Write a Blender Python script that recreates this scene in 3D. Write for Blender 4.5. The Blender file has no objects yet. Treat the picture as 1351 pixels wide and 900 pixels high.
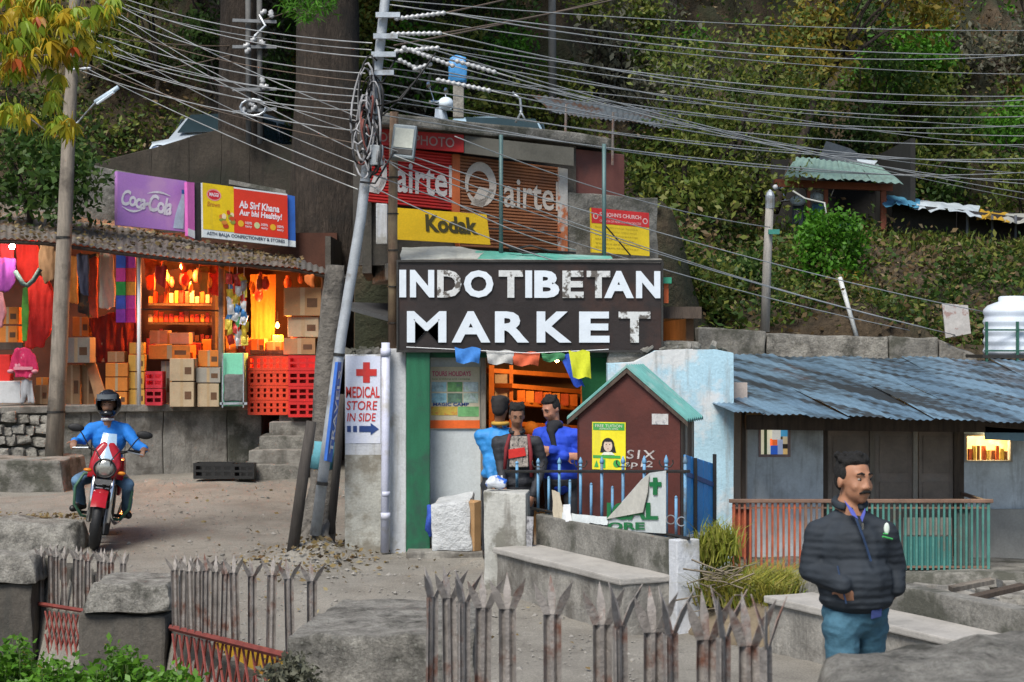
import bpy, bmesh, math, random
import numpy as np
from mathutils import Vector, Matrix
from mathutils import noise as mn

random.seed(11); np.random.seed(11)
SC = bpy.context.scene
COL = SC.collection
R = math.radians

# ------------------------------------------------------------------ camera, sky, sun, exposure
FPX, CZ = 2340.0, 2.26                      # focal length in photo pixels, eye height above the market yard
cam_d = bpy.data.cameras.new('camera'); cam = bpy.data.objects.new('camera', cam_d); COL.objects.link(cam)
cam.location = (0, 0, CZ); cam.rotation_euler = (R(90), 0, 0)
cam_d.sensor_width = 36.0; cam_d.lens = FPX / 1351.0 * 36.0
cam_d.dof.use_dof = True; cam_d.dof.focus_distance = 17.5; cam_d.dof.aperture_fstop = 8
cam_d.clip_start = 0.1; cam_d.clip_end = 900
SC.camera = cam

SUN_EL, SUN_AZ = 52, 205                    # degrees; azimuth measured clockwise from +Y
w = bpy.data.worlds.new('World'); SC.world = w; w.use_nodes = True
nt = w.node_tree; bg = nt.nodes['Background']
sky = nt.nodes.new('ShaderNodeTexSky'); sky.sky_type = 'NISHITA'; sky.sun_disc = False
sky.sun_elevation = R(SUN_EL); sky.sun_rotation = R(SUN_AZ); sky.air_density = 1.0; sky.dust_density = 1.2; sky.ozone_density = 1.0
nt.links.new(sky.outputs[0], bg.inputs[0]); bg.inputs[1].default_value = 0.10
sd = bpy.data.lights.new('sun', 'SUN'); sd.energy = 3.3; sd.angle = R(26); sd.color = (1.0, 0.95, 0.87)
so = bpy.data.objects.new('sun', sd); COL.objects.link(so)
_d = Vector((math.sin(R(SUN_AZ)) * math.cos(R(SUN_EL)), math.cos(R(SUN_AZ)) * math.cos(R(SUN_EL)), math.sin(R(SUN_EL))))
so.rotation_euler = _d.to_track_quat('Z', 'Y').to_euler(); so.location = _d * 60
vs = SC.view_settings; vs.view_transform = 'Standard'; vs.look = 'None'; vs.gamma = 1.0; vs.exposure = 0.56
SC.render.engine = 'CYCLES'
SC.cycles.max_bounces = 6; SC.cycles.diffuse_bounces = 3; SC.cycles.glossy_bounces = 2; SC.cycles.transparent_max_bounces = 6

# ------------------------------------------------------------------ helpers
def P(px, py, Y):
    """world point at depth Y that the survey of the photograph puts at (px, py)"""
    return Vector(((px - 675.5) * Y / FPX, Y, CZ + (450 - py) * Y / FPX))
def GZ(x, y):
    """height of the yard and road"""
    return 0.03 * max(0.0, y - 14.0) if y < 32 else 0.54
def V(*a): return Vector(a)
def lerp(a, b, t): return a + (b - a) * t
def rnd(a, b): return random.uniform(a, b)

def link(o, parent=None):
    COL.objects.link(o)
    if parent is not None:
        o.parent = parent
        if parent.type == 'EMPTY': o.matrix_parent_inverse = Matrix.LocRotScale(parent.location, parent.rotation_euler, parent.scale).inverted()
    return o
def tag(o, label=None, cat=None, group=None, kind=None):
    if label: o['label'] = label
    if cat: o['category'] = cat
    if group: o['group'] = group
    if kind: o['kind'] = kind
    return o
def thing(name, label, cat, loc=(0, 0, 0), group=None):
    o = bpy.data.objects.new(name, None); COL.objects.link(o); o.location = loc; o.empty_display_size = 0.1
    return tag(o, label, cat, group)

class MB:
    def __init__(s): s.v = []; s.f = []; s.m = []
    def add(s, vs_, fs, mi=0):
        n = len(s.v); s.v += [tuple(v) for v in vs_]; s.f += [tuple(i + n for i in f) for f in fs]; s.m += [mi] * len(fs); return s
    def hexa(s, p, mi=0):
        return s.add(p, [(3, 2, 1, 0), (4, 5, 6, 7), (0, 1, 5, 4), (1, 2, 6, 5), (2, 3, 7, 6), (3, 0, 4, 7)], mi)
    def box(s, c, size, rot=None, mi=0):
        hx, hy, hz = size[0] / 2, size[1] / 2, size[2] / 2; c = Vector(c)
        if rot is None: M_ = Matrix.Identity(3)
        elif isinstance(rot, (int, float)): M_ = Matrix.Rotation(rot, 3, 'Z')
        else: M_ = rot
        p = [c + M_ @ Vector(q) for q in ((-hx, -hy, -hz), (hx, -hy, -hz), (hx, hy, -hz), (-hx, hy, -hz), (-hx, -hy, hz), (hx, -hy, hz), (hx, hy, hz), (-hx, hy, hz))]
        return s.hexa(p, mi)
    def slab(s, q, th, mi=0):
        """q: tl, tr, br, bl seen from the camera; thickness goes away from the camera"""
        q = [Vector(a) for a in q]
        n = (q[1] - q[0]).cross(q[3] - q[0]).normalized()
        if n.y < 0: n = -n
        b = [a + n * th for a in q]
        return s.hexa([q[3], q[2], b[2], b[3], q[0], q[1], b[1], b[0]], mi)
    def quad(s, a, b, c, d, mi=0): return s.add([a, b, c, d], [(0, 1, 2, 3)], mi)
    def tube(s, pts, r, seg=8, mi=0, caps=True):
        pts = [Vector(p) for p in pts]; n = len(pts)
        rs = [r] * n if isinstance(r, (int, float)) else list(r)
        vv = []; ff = []; up = None
        for i in range(n):
            t = (pts[min(i + 1, n - 1)] - pts[max(i - 1, 0)])
            t = t.normalized() if t.length > 1e-9 else Vector((0, 0, 1))
            if up is None:
                up = Vector((0, 0, 1)) if abs(t.z) < 0.9 else Vector((1, 0, 0))
            a = t.cross(up).normalized(); b = a.cross(t).normalized(); up = b
            for k in range(seg):
                an = 2 * math.pi * k / seg
                vv.append(pts[i] + (a * math.cos(an) + b * math.sin(an)) * rs[i])
        for i in range(n - 1):
            for k in range(seg):
                k2 = (k + 1) % seg
                ff.append((i * seg + k, i * seg + k2, (i + 1) * seg + k2, (i + 1) * seg + k))
        if caps:
            ff.append(tuple(range(seg - 1, -1, -1))); ff.append(tuple((n - 1) * seg + k for k in range(seg)))
        return s.add(vv, ff, mi)
    def lathe(s, prof, c, seg=16, mi=0, axis=None):
        """prof: (radius, height) pairs, closed at both ends"""
        c = Vector(c); Mx = Matrix.Identity(3) if axis is None else Vector(axis).to_track_quat('Z', 'Y').to_matrix()
        vv = []; ff = []
        for (r, h) in prof:
            for k in range(seg):
                a = 2 * math.pi * k / seg
                vv.append(c + Mx @ Vector((r * math.cos(a), r * math.sin(a), h)))
        n = len(prof)
        for i in range(n - 1):
            for k in range(seg):
                k2 = (k + 1) % seg
                ff.append((i * seg + k, i * seg + k2, (i + 1) * seg + k2, (i + 1) * seg + k))
        ff.append(tuple(range(seg - 1, -1, -1))); ff.append(tuple((n - 1) * seg + k for k in range(seg)))
        return s.add(vv, ff, mi)
    def ell(s, c, r, seg=12, rings=8, mi=0, rot=None):
        c = Vector(c); r = (r, r, r) if isinstance(r, (int, float)) else r
        vv = []; ff = []
        M_ = rot or Matrix.Identity(3)
        for i in range(1, rings):
            th = math.pi * i / rings
            for k in range(seg):
                a = 2 * math.pi * k / seg
                vv.append(c + M_ @ Vector((r[0] * math.sin(th) * math.cos(a), r[1] * math.sin(th) * math.sin(a), r[2] * math.cos(th))))
        t = len(vv); vv.append(c + M_ @ Vector((0, 0, r[2]))); vv.append(c - M_ @ Vector((0, 0, r[2])))
        for i in range(rings - 2):
            for k in range(seg):
                k2 = (k + 1) % seg
                ff.append((i * seg + k, (i + 1) * seg + k, (i + 1) * seg + k2, i * seg + k2))
        for k in range(seg):
            k2 = (k + 1) % seg
            ff.append((t, k, k2)); ff.append((t + 1, (rings - 2) * seg + k2, (rings - 2) * seg + k))
        return s.add(vv, ff, mi)
    def cap(s, p0, p1, r0, r1, seg=12, mi=0):
        """tapered capsule"""
        p0 = Vector(p0); p1 = Vector(p1); d = (p1 - p0)
        t = d.normalized() if d.length > 1e-6 else Vector((0, 0, 1))
        pts = []; rs = []
        for a in (-80, -55, -30, 0): pts.append(p0 + t * r0 * math.sin(R(a))); rs.append(r0 * math.cos(R(a)))
        for a in (0, 30, 55, 80): pts.append(p1 + t * r1 * math.sin(R(a))); rs.append(r1 * math.cos(R(a)))
        return s.tube(pts, rs, seg, mi)
    def prism(s, poly, d, mi=0):
        """poly: list of points in a plane, extruded by vector d"""
        poly = [Vector(p) for p in poly]; d = Vector(d); n = len(poly)
        vv = poly + [p + d for p in poly]
        ff = [tuple(range(n)), tuple(range(2 * n - 1, n - 1, -1))] + [(i, i + n, (i + 1) % n + n, (i + 1) % n) for i in range(n)]
        return s.add(vv, ff, mi)
    def xf(s, M_): s.v = [tuple(M_ @ Vector(v)) for v in s.v]; return s
    def mesh(s, name, mats, smooth=False, bevel=0.0, fix=True, cuts=0, amp=0.0, freq=3.0):
        me = bpy.data.meshes.new(name); me.from_pydata(s.v, [], s.f)
        if not isinstance(mats, (list, tuple)): mats = [mats]
        for m in mats: me.materials.append(m)
        if len(mats) > 1: me.polygons.foreach_set('material_index', s.m)
        bm = bmesh.new(); bm.from_mesh(me)
        if fix: bmesh.ops.recalc_face_normals(bm, faces=bm.faces)
        if bevel:
            es = [e for e in bm.edges if len(e.link_faces) == 2 and e.calc_face_angle(0) > 0.6]
            bmesh.ops.bevel(bm, geom=es, offset=bevel, segments=2, affect='EDGES', profile=0.6, clamp_overlap=True)
        if cuts:
            bmesh.ops.subdivide_edges(bm, edges=bm.edges, cuts=cuts, use_grid_fill=True)
        if amp:
            for v_ in bm.verts:
                c = v_.co
                n1 = mn.noise_vector(c * freq); n2 = mn.noise_vector(c * freq * 3.1)
                v_.co = c + n1 * amp + n2 * amp * 0.4
        bm.to_mesh(me); bm.free()
        if smooth: me.polygons.foreach_set('use_smooth', [True] * len(me.polygons))
        me.update(); return me
    def build(s, name, mats, parent=None, smooth=False, bevel=0.0, fix=True, cuts=0, amp=0.0, freq=3.0, loc=None, rotz=0.0):
        me = s.mesh(name, mats, smooth, bevel, fix, cuts, amp, freq)
        o = bpy.data.objects.new(name, me)
        if loc is not None: o.location = loc
        if rotz: o.rotation_euler = (0, 0, rotz)
        return link(o, parent)

def inst(name, me, parent, loc=(0, 0, 0), rot=(0, 0, 0), scale=(1, 1, 1)):
    o = bpy.data.objects.new(name, me); o.location = loc; o.rotation_euler = rot; o.scale = scale
    return link(o, parent)

# ------------------------------------------------------------------ materials
_M = {}
def _new(name):
    m = bpy.data.materials.new(name); m.use_nodes = True; t = m.node_tree
    return m, t, t.nodes['Principled BSDF']
def c4(c): return (c[0], c[1], c[2], 1.0)
def sc(c, k): return tuple(min(1, max(0, x * k)) for x in c)
def noise_node(t, pos, scale, detail=4, rough=0.6, stretch=None):
    n = t.nodes.new('ShaderNodeTexNoise'); n.inputs['Scale'].default_value = scale; n.inputs['Detail'].default_value = detail; n.inputs['Roughness'].default_value = rough
    if stretch:
        mp = t.nodes.new('ShaderNodeVectorMath'); mp.operation = 'MULTIPLY'; mp.inputs[1].default_value = stretch
        t.links.new(pos, mp.inputs[0]); t.links.new(mp.outputs[0], n.inputs['Vector'])
    else: t.links.new(pos, n.inputs['Vector'])
    return n.outputs['Fac']
def ramp(t, fac, stops):
    r = t.nodes.new('ShaderNodeValToRGB'); e = r.color_ramp.elements
    while len(e) < len(stops): e.new(0.5)
    for i, (p, c) in enumerate(stops): e[i].position = p; e[i].color = c4(c)
    t.links.new(fac, r.inputs[0]); return r.outputs[0]
def mix(t, fac, a, b, blend='MIX'):
    m = t.nodes.new('ShaderNodeMix'); m.data_type = 'RGBA'; m.blend_type = blend
    if isinstance(fac, float): m.inputs[0].default_value = fac
    else: t.links.new(fac, m.inputs[0])
    for s_, x in ((6, a), (7, b)):
        if isinstance(x, tuple): m.inputs[s_].default_value = c4(x)
        else: t.links.new(x, m.inputs[s_])
    return m.outputs[2]

def mat(name, col, rough=0.75, var=0.22, scale=5.0, bump=0.25, bscale=30.0, metal=0.0, stain=None, sscale=1.6, slo=0.52, shi=0.66,
        stretch=None, spec=0.4, col2=None, streak=None, fine=0.15, emit=None, dist=0.02):
    """a worn surface: base colour with two scales of variation, patches of another colour, grain relief"""
    if name in _M: return _M[name]
    m, t, b = _new(name); g = t.nodes.new('ShaderNodeNewGeometry'); pos = g.outputs['Position']
    n1 = noise_node(t, pos, scale, 5, 0.62, stretch)
    c = ramp(t, n1, [(0.28, sc(col, 1 - var)), (0.72, col2 or sc(col, 1 + var))])
    if fine:
        n2 = noise_node(t, pos, bscale * 1.7, 3, 0.7)
        c = mix(t, 1.0, c, ramp(t, n2, [(0.3, (1 - fine,) * 3), (0.7, (1.0,) * 3)]), 'MULTIPLY')
    if stain:
        n3 = noise_node(t, pos, sscale, 6, 0.65)
        c = mix(t, ramp(t, n3, [(slo, (0, 0, 0)), (shi, (1, 1, 1))]), c, stain)
    if streak:
        n4 = noise_node(t, pos, 3.0, 5, 0.65, (3.2, 3.2, 0.35))
        c = mix(t, ramp(t, n4, [(0.52, (0, 0, 0)), (0.72, (0.85, 0.85, 0.85))]), c, streak)
    t.links.new(c, b.inputs['Base Color'])
    b.inputs['Roughness'].default_value = rough; b.inputs['Metallic'].default_value = metal; b.inputs['Specular IOR Level'].default_value = spec
    if bump:
        nb = noise_node(t, pos, bscale, 6, 0.7, stretch)
        bp = t.nodes.new('ShaderNodeBump'); bp.inputs['Strength'].default_value = bump; bp.inputs['Distance'].default_value = dist
        t.links.new(nb, bp.inputs['Height']); t.links.new(bp.outputs[0], b.inputs['Normal'])
    if emit: b.inputs['Emission Color'].default_value = c4(emit[0]); b.inputs['Emission Strength'].default_value = emit[1]
    _M[name] = m; return m
def paint(name, col, rough=0.5, var=0.1): return mat(name, col, rough, var, 3.0, 0.12, 24, fine=0.1, stain=sc(col, .72), sscale=4, slo=.54, shi=.72, streak=tuple(x * .7 + .03 for x in col))
def glow(name, col, k):
    if name in _M: return _M[name]
    m, t, b = _new(name); b.inputs['Base Color'].default_value = c4(col); b.inputs['Emission Color'].default_value = c4(col); b.inputs['Emission Strength'].default_value = k
    _M[name] = m; return m
def leafmat(name, cols, trans=0.35, rough=0.55):
    """foliage: each leaf picks its own tone"""
    if name in _M: return _M[name]
    m, t, b = _new(name); g = t.nodes.new('ShaderNodeNewGeometry')
    n = len(cols); c = ramp(t, g.outputs['Random Per Island'], [(i / max(1, n - 1), cols[i]) for i in range(n)])
    n1 = noise_node(t, g.outputs['Position'], 0.9, 3, 0.6)
    c = mix(t, 1.0, c, ramp(t, n1, [(0.3, (0.55, 0.55, 0.55)), (0.7, (1.0, 1.0, 1.0))]), 'MULTIPLY')
    t.links.new(c, b.inputs['Base Color']); b.inputs['Roughness'].default_value = rough; b.inputs['Specular IOR Level'].default_value = 0.3
    if trans:
        tr = t.nodes.new('ShaderNodeBsdfTranslucent'); t.links.new(c, tr.inputs[0])
        ms = t.nodes.new('ShaderNodeMixShader'); ms.inputs[0].default_value = trans
        t.links.new(b.outputs[0], ms.inputs[1]); t.links.new(tr.outputs[0], ms.inputs[2])
        t.links.new(ms.outputs[0], t.nodes['Material Output'].inputs[0])
    _M[name] = m; return m

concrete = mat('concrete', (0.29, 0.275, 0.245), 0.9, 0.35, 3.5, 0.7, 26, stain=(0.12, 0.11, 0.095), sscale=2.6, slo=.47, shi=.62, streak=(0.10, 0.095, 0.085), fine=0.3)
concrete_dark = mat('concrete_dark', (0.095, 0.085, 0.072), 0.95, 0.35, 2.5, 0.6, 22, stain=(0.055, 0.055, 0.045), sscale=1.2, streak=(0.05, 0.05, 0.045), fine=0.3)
concrete_moss = mat('concrete_moss', (0.24, 0.23, 0.205), 0.95, 0.4, 4.0, 0.9, 24, stain=(0.075, 0.075, 0.06), sscale=2.6, slo=0.48, shi=0.6, fine=0.4)
def stonemat(name, col):
    """weathered rough stone: pits, lichen spots, dark growth"""
    m, t, b = _new(name); g = t.nodes.new('ShaderNodeNewGeometry'); pos = g.outputs['Position']
    c = ramp(t, noise_node(t, pos, 6, 6, .7), [(.30, sc(col, .35)), (.5, sc(col, .85)), (.72, sc(col, 1.35))])
    c = mix(t, ramp(t, noise_node(t, pos, 2.3, 6, .7), [(.54, (0, 0, 0)), (.66, (.8, .8, .8))]), c, (.06, .06, .048))
    v = t.nodes.new('ShaderNodeTexVoronoi'); v.inputs['Scale'].default_value = 26; t.links.new(pos, v.inputs['Vector'])
    c = mix(t, ramp(t, v.outputs['Distance'], [(.10, (.7, .7, .7)), (.22, (0, 0, 0))]), c, (.42, .42, .37))
    n3 = noise_node(t, pos, 55, 4, .75); c = mix(t, 1.0, c, ramp(t, n3, [(.32, (.6, .6, .6)), (.58, (1, 1, 1))]), 'MULTIPLY')
    t.links.new(c, b.inputs['Base Color']); b.inputs['Roughness'].default_value = .95; b.inputs['Specular IOR Level'].default_value = .2
    nb = noise_node(t, pos, 16, 9, .78); bp = t.nodes.new('ShaderNodeBump'); bp.inputs['Strength'].default_value = 1.0; bp.inputs['Distance'].default_value = .06
    t.links.new(nb, bp.inputs['Height']); t.links.new(bp.outputs[0], b.inputs['Normal']); return m
stone = stonemat('stone', (.42, .40, .355))
whitewash = mat('whitewash', (0.54, 0.56, 0.59), 0.85, 0.14, 3.0, 0.5, 24, stain=(0.27, 0.255, 0.21), sscale=2.8, slo=0.54, shi=0.70, streak=(0.30, 0.29, 0.26), fine=0.14)
paleblue = mat('pale_blue_plaster', (0.40, 0.60, 0.70), 0.85, 0.14, 2.2, 0.4, 24, stain=(0.56, 0.58, 0.58), sscale=1.5, slo=0.50, shi=0.6, streak=(0.26, 0.27, 0.26), fine=0.2)
darkmetal = mat('dark_metal', (0.05, 0.048, 0.045), 0.5, 0.3, 8, 0.2, 60, metal=0.6)
rustmetal = mat('rusty_metal', (0.19, 0.165, 0.15), 0.6, 0.35, 9, 0.4, 50, metal=0.25, stain=(0.16, 0.065, 0.035), sscale=5, slo=0.52, shi=0.65)
galv = mat('galvanised', (0.42, 0.46, 0.50), 0.45, 0.25, 6, 0.15, 40, metal=0.55, stain=(0.2, 0.19, 0.17), sscale=4)
polepaint = mat('pole_grey_paint', (0.40, 0.43, 0.46), 0.55, 0.2, 7, 0.2, 40, metal=0.2, stain=(0.2, 0.19, 0.18), sscale=5, slo=.56, shi=.7)
woodgrey = mat('weathered_wood', (0.22, 0.19, 0.155), 0.85, 0.35, 4, 0.5, 14, stretch=(6, 6, 0.7), stain=(0.09, 0.075, 0.06), sscale=3)
wooddark = mat('dark_wood', (0.075, 0.055, 0.042), 0.8, 0.4, 4, 0.5, 14, stretch=(6, 6, 0.7))
bark = mat('bark', (0.066, 0.050, 0.038), 0.95, 0.5, 3.0, 1.0, 9, stretch=(4, 4, 0.8), dist=0.08, stain=(0.03, 0.026, 0.022), sscale=1.4, fine=0.4)
black = mat('black_rubber', (0.012, 0.012, 0.013), 0.6, 0.2, 10, 0.2, 60)
blackgloss = mat('black_gloss', (0.012, 0.012, 0.014), 0.12, 0.1, 5, 0)
chrome = mat('chrome', (0.65, 0.66, 0.68), 0.18, 0.05, 5, 0, metal=1.0, fine=0)
white = paint('white_paint', (0.78, 0.79, 0.80), 0.5, 0.06)

# ------------------------------------------------------------------ lettering
_T = {}
def text_mesh(body, bold=0.0, shear=0.0, spacing=1.0):
    k = (body, bold, shear, spacing)
    if k in _T: return _T[k]
    cu = bpy.data.curves.new('lettering', 'FONT'); cu.body = body; cu.offset = bold; cu.shear = shear; cu.space_character = spacing
    cu.resolution_u = 3; cu.fill_mode = 'FRONT'
    ob = bpy.data.objects.new('lettering', cu); COL.objects.link(ob)
    me = bpy.data.meshes.new_from_object(ob)
    vv = np.array([v.co[:] for v in me.vertices]) if len(me.vertices) else np.zeros((0, 3)); ff = [tuple(p.vertices) for p in me.polygons]
    bpy.data.objects.remove(ob); bpy.data.curves.remove(cu); bpy.data.meshes.remove(me)
    if len(vv):
        lo = vv.min(0); hi = vv.max(0); vv = (vv - lo) / np.maximum(hi - lo, 1e-6); asp = (hi - lo)[0] / max(1e-6, (hi - lo)[1])
    else: asp = 1
    _T[k] = (vv, ff, asp); return _T[k]
def bil(q, u, v):
    """q: tl, tr, br, bl ; u to the right, v upwards"""
    a = q[3].lerp(q[2], u); b = q[0].lerp(q[1], u); return a.lerp(b, v)
def qnorm(q):
    n = (q[1] - q[0]).cross(q[3] - q[0]).normalized()
    return n if n.y < 0 else -n
def write(body, q, rect, m, parent, off=0.006, bold=0.0, shear=0.0, spacing=1.0, name='lettering', depth=0.0, curve=None):
    vv, ff, asp = text_mesh(body, bold, shear, spacing)
    u0, v0, u1, v1 = rect; n = qnorm(q) * off; mb = MB(); pts = []
    for p in vv:
        u = lerp(u0, u1, p[0]); v = lerp(v0, v1, p[1])
        if curve: v += curve(p[0], p[1])
        pts.append(bil(q, u, v) + n)
    mb.add(pts, ff)
    if depth:
        k = len(pts); d = qnorm(q) * depth
        mb = MB(); from collections import Counter
        ec = Counter()
        for f in ff:
            for i in range(len(f)):
                e = (f[i], f[(i + 1) % len(f)]); ec[e] += 1
        bnd = [e for e in ec if (e[1], e[0]) not in ec]
        mb.add([p + d for p in pts] + pts, ff + [(a, b, b + k, a + k) for (a, b) in bnd])
    return mb.build(name, m, parent, fix=False)
def patch(q, rect, m, parent, off=0.003, name='panel', th=0.0015):
    """a flat printed area or sheet laid on a board"""
    u0, v0, u1, v1 = rect; n = qnorm(q) * off
    c = [bil(q, u0, v1) + n, bil(q, u1, v1) + n, bil(q, u1, v0) + n, bil(q, u0, v0) + n]
    return MB().slab(c, th).build(name, m, parent)
def shape(q, pts, m, parent, off=0.005, name='emblem'):
    """a flat printed shape; pts in board coordinates"""
    n = qnorm(q) * off
    mb = MB(); vv = [bil(q, u, v) + n for (u, v) in pts]; mb.add(vv, [tuple(range(len(vv)))])
    return mb.build(name, m, parent)
def ringpts(cu, cv, ru, rv, a0=0, a1=360, k=20): return [(cu + ru * math.cos(R(lerp(a0, a1, i / k))), cv + rv * math.sin(R(lerp(a0, a1, i / k)))) for i in range(k + (0 if a1 - a0 >= 360 else 1))]

# ------------------------------------------------------------------ foliage
def leaf_cloud(name, centers, n_per, spread, size, m, parent=None, flat=0.0, aspect=0.5, droop=0.0, up=None):
    """many small folded leaves scattered round twig ends; numpy, one mesh"""
    centers = np.asarray(centers, float); k = len(centers); N = k * n_per
    C = np.repeat(centers, n_per, 0) + np.random.normal(0, 1, (N, 3)) * np.asarray(spread)
    d = np.random.normal(0, 1, (N, 3)); d[:, 2] = d[:, 2] * (1 - flat) - droop
    d /= np.linalg.norm(d, axis=1)[:, None]
    r = np.random.normal(0, 1, (N, 3))
    if up is not None: r = r * 0.5 + np.asarray(up)
    s_ = np.cross(d, r); s_ /= np.maximum(np.linalg.norm(s_, axis=1)[:, None], 1e-6)
    nn = np.cross(s_, d)
    L = size * np.random.uniform(0.55, 1.35, N)[:, None]; W = L * aspect * 0.5
    a = C; b = C + d * L * 0.5 + s_ * W + nn * W * 0.35; c = C + d * L; e = C + d * L * 0.5 - s_ * W + nn * W * 0.35
    vv = np.stack([a, b, c, e], 1).reshape(-1, 3)
    return raw_quads(name, vv, N, m, parent)
def raw_quads(name, vv, N, m, parent=None):
    me = bpy.data.meshes.new(name); me.vertices.add(N * 4); me.vertices.foreach_set('co', vv.astype(np.float32).ravel())
    me.loops.add(N * 4); me.loops.foreach_set('vertex_index', np.arange(N * 4, dtype=np.int32))
    me.polygons.add(N); me.polygons.foreach_set('loop_start', np.arange(0, N * 4, 4, dtype=np.int32))
    me.update(calc_edges=True); me.materials.append(m)
    o = bpy.data.objects.new(name, me); return link(o, parent)
def blades(name, base, n, hmin, hmax, lean, m, parent=None, w=0.012):
    """grass blades growing from base points; two quads each"""
    base = np.asarray(base, float); idx = np.random.randint(0, len(base), n)
    b = base[idx] + np.random.normal(0, 0.05, (n, 3)) * np.array([1, 1, 0.1]); h = np.random.uniform(hmin, hmax, n)[:, None]
    a = np.random.uniform(0, 2 * np.pi, n); dirv = np.stack([np.cos(a), np.sin(a), np.zeros(n)], 1)
    side = np.stack([-np.sin(a + .6), np.cos(a + .6), np.zeros(n)], 1) * w
    mid = b + dirv * h * lean * 0.3 + np.array([0, 0, 1]) * h * 0.6; tip = b + dirv * h * lean + np.array([0, 0, 1]) * h * np.random.uniform(0.55, 1.0, n)[:, None]
    vv = np.concatenate([np.stack([b - side, b + side, mid + side * .7, mid - side * .7], 1), np.stack([mid - side * .7, mid + side * .7, tip + side * .12, tip - side * .12], 1)], 0).reshape(-1, 3)
    return raw_quads(name, vv, n * 2, m, parent)

def blob(name, mb, m, parent, voxel=.012, smooth=3, wrinkle=0.0, ws=(9, 9, 22)):
    """fuse overlapping closed shapes into one continuous skin"""
    me0 = mb.mesh('tmp', m); ob = bpy.data.objects.new('tmp', me0); COL.objects.link(ob)
    md = ob.modifiers.new('r', 'REMESH'); md.mode = 'VOXEL'; md.voxel_size = voxel; md.use_smooth_shade = True
    vl = bpy.context.view_layer; vl.update(); dg = bpy.context.evaluated_depsgraph_get()
    me = bpy.data.meshes.new_from_object(ob.evaluated_get(dg)); bpy.data.objects.remove(ob); bpy.data.meshes.remove(me0)
    bm = bmesh.new(); bm.from_mesh(me)
    if wrinkle:
        bm.normal_update()
        for v_ in bm.verts:
            c = v_.co; q_ = Vector((c.x * ws[0], c.y * ws[1], c.z * ws[2])); v_.co = c + v_.normal * wrinkle * (mn.noise(q_) + .6 * mn.noise(q_ * 2.3))
    for _ in range(smooth): bmesh.ops.smooth_vert(bm, verts=bm.verts, factor=.5, use_axis_x=True, use_axis_y=True, use_axis_z=True)
    bm.to_mesh(me); bm.free(); me.name = name
    if not me.materials: me.materials.append(m)
    me.polygons.foreach_set('use_smooth', [True] * len(me.polygons))
    return link(bpy.data.objects.new(name, me), parent)
# ------------------------------------------------------------------ the land
def roadmat():
    m, t, b = _new('road_dust'); g = t.nodes.new('ShaderNodeNewGeometry'); pos = g.outputs['Position']
    c = ramp(t, noise_node(t, pos, .9, 6, .68), [(.34, (.20, .182, .152)), (.5, (.265, .245, .208)), (.68, (.32, .298, .255))])
    c = mix(t, ramp(t, noise_node(t, pos, 1.0, 6, .7, (2.6, .7, 1)), [(.52, (0, 0, 0)), (.70, (.6, .6, .6))]), c, (.165, .15, .127))
    v = t.nodes.new('ShaderNodeTexVoronoi'); v.feature = 'DISTANCE_TO_EDGE'; v.inputs['Scale'].default_value = .8; n0 = t.nodes.new('ShaderNodeTexNoise'); n0.inputs['Scale'].default_value = 2.2; n0.inputs['Detail'].default_value = 5
    t.links.new(pos, n0.inputs['Vector']); vm = t.nodes.new('ShaderNodeVectorMath'); vm.operation = 'MULTIPLY_ADD'; vm.inputs[1].default_value = (.5, .5, .5); t.links.new(n0.outputs['Color'], vm.inputs[0]); t.links.new(pos, vm.inputs[2]); t.links.new(vm.outputs[0], v.inputs['Vector'])
    c = mix(t, ramp(t, v.outputs['Distance'], [(.002, (.35, .35, .35)), (.010, (0, 0, 0))]), c, (.10, .09, .075))
    c = mix(t, 1.0, c, ramp(t, noise_node(t, pos, 70, 4, .75), [(.34, (.55, .55, .55)), (.6, (1, 1, 1))]), 'MULTIPLY')
    t.links.new(c, b.inputs['Base Color']); b.inputs['Roughness'].default_value = .95
    nb = noise_node(t, pos, 38, 8, .75); bp = t.nodes.new('ShaderNodeBump'); bp.inputs['Strength'].default_value = .8; bp.inputs['Distance'].default_value = .02; t.links.new(nb, bp.inputs['Height']); t.links.new(bp.outputs[0], b.inputs['Normal']); return m
road_mat = roadmat()
soil = mat('soil', (0.10, 0.072, 0.044), 1.0, 0.45, 1.2, 1.0, 8, stain=(0.035, 0.038, 0.02), sscale=0.7, slo=.45, shi=.6, fine=0.5, dist=0.1)
gravel_mat = mat('gravel', (0.26, 0.245, 0.22), 0.95, 0.4, 9, 0.3, 50)
def FX(y):          # fence line: x at depth y
    return float(np.interp(y, [5.45, 8.25, 10.2, 13.6, 15.9, 17.5, 19], [.86, -.26, -.98, -2.40, -3.38, -4.45, -5.6]))
def fbm(x, y, z=0.0): return mn.fractal(Vector((x, y, z)), 0.8, 2.0, 4)

# large ground sheet
n = 40; mb = MB(); ax = [math.copysign(abs(t) ** 2.2, t) * 400 for t in np.linspace(-1, 1, n)]
mb.add([(x, y + 12, -0.95 + 0.05 * fbm(x * .1, y * .1)) for y in ax for x in ax], [(j * n + i, j * n + i + 1, (j + 1) * n + i + 1, (j + 1) * n + i) for j in range(n - 1) for i in range(n - 1)])
tag(mb.build('ground', soil, smooth=True), kind='structure')

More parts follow.
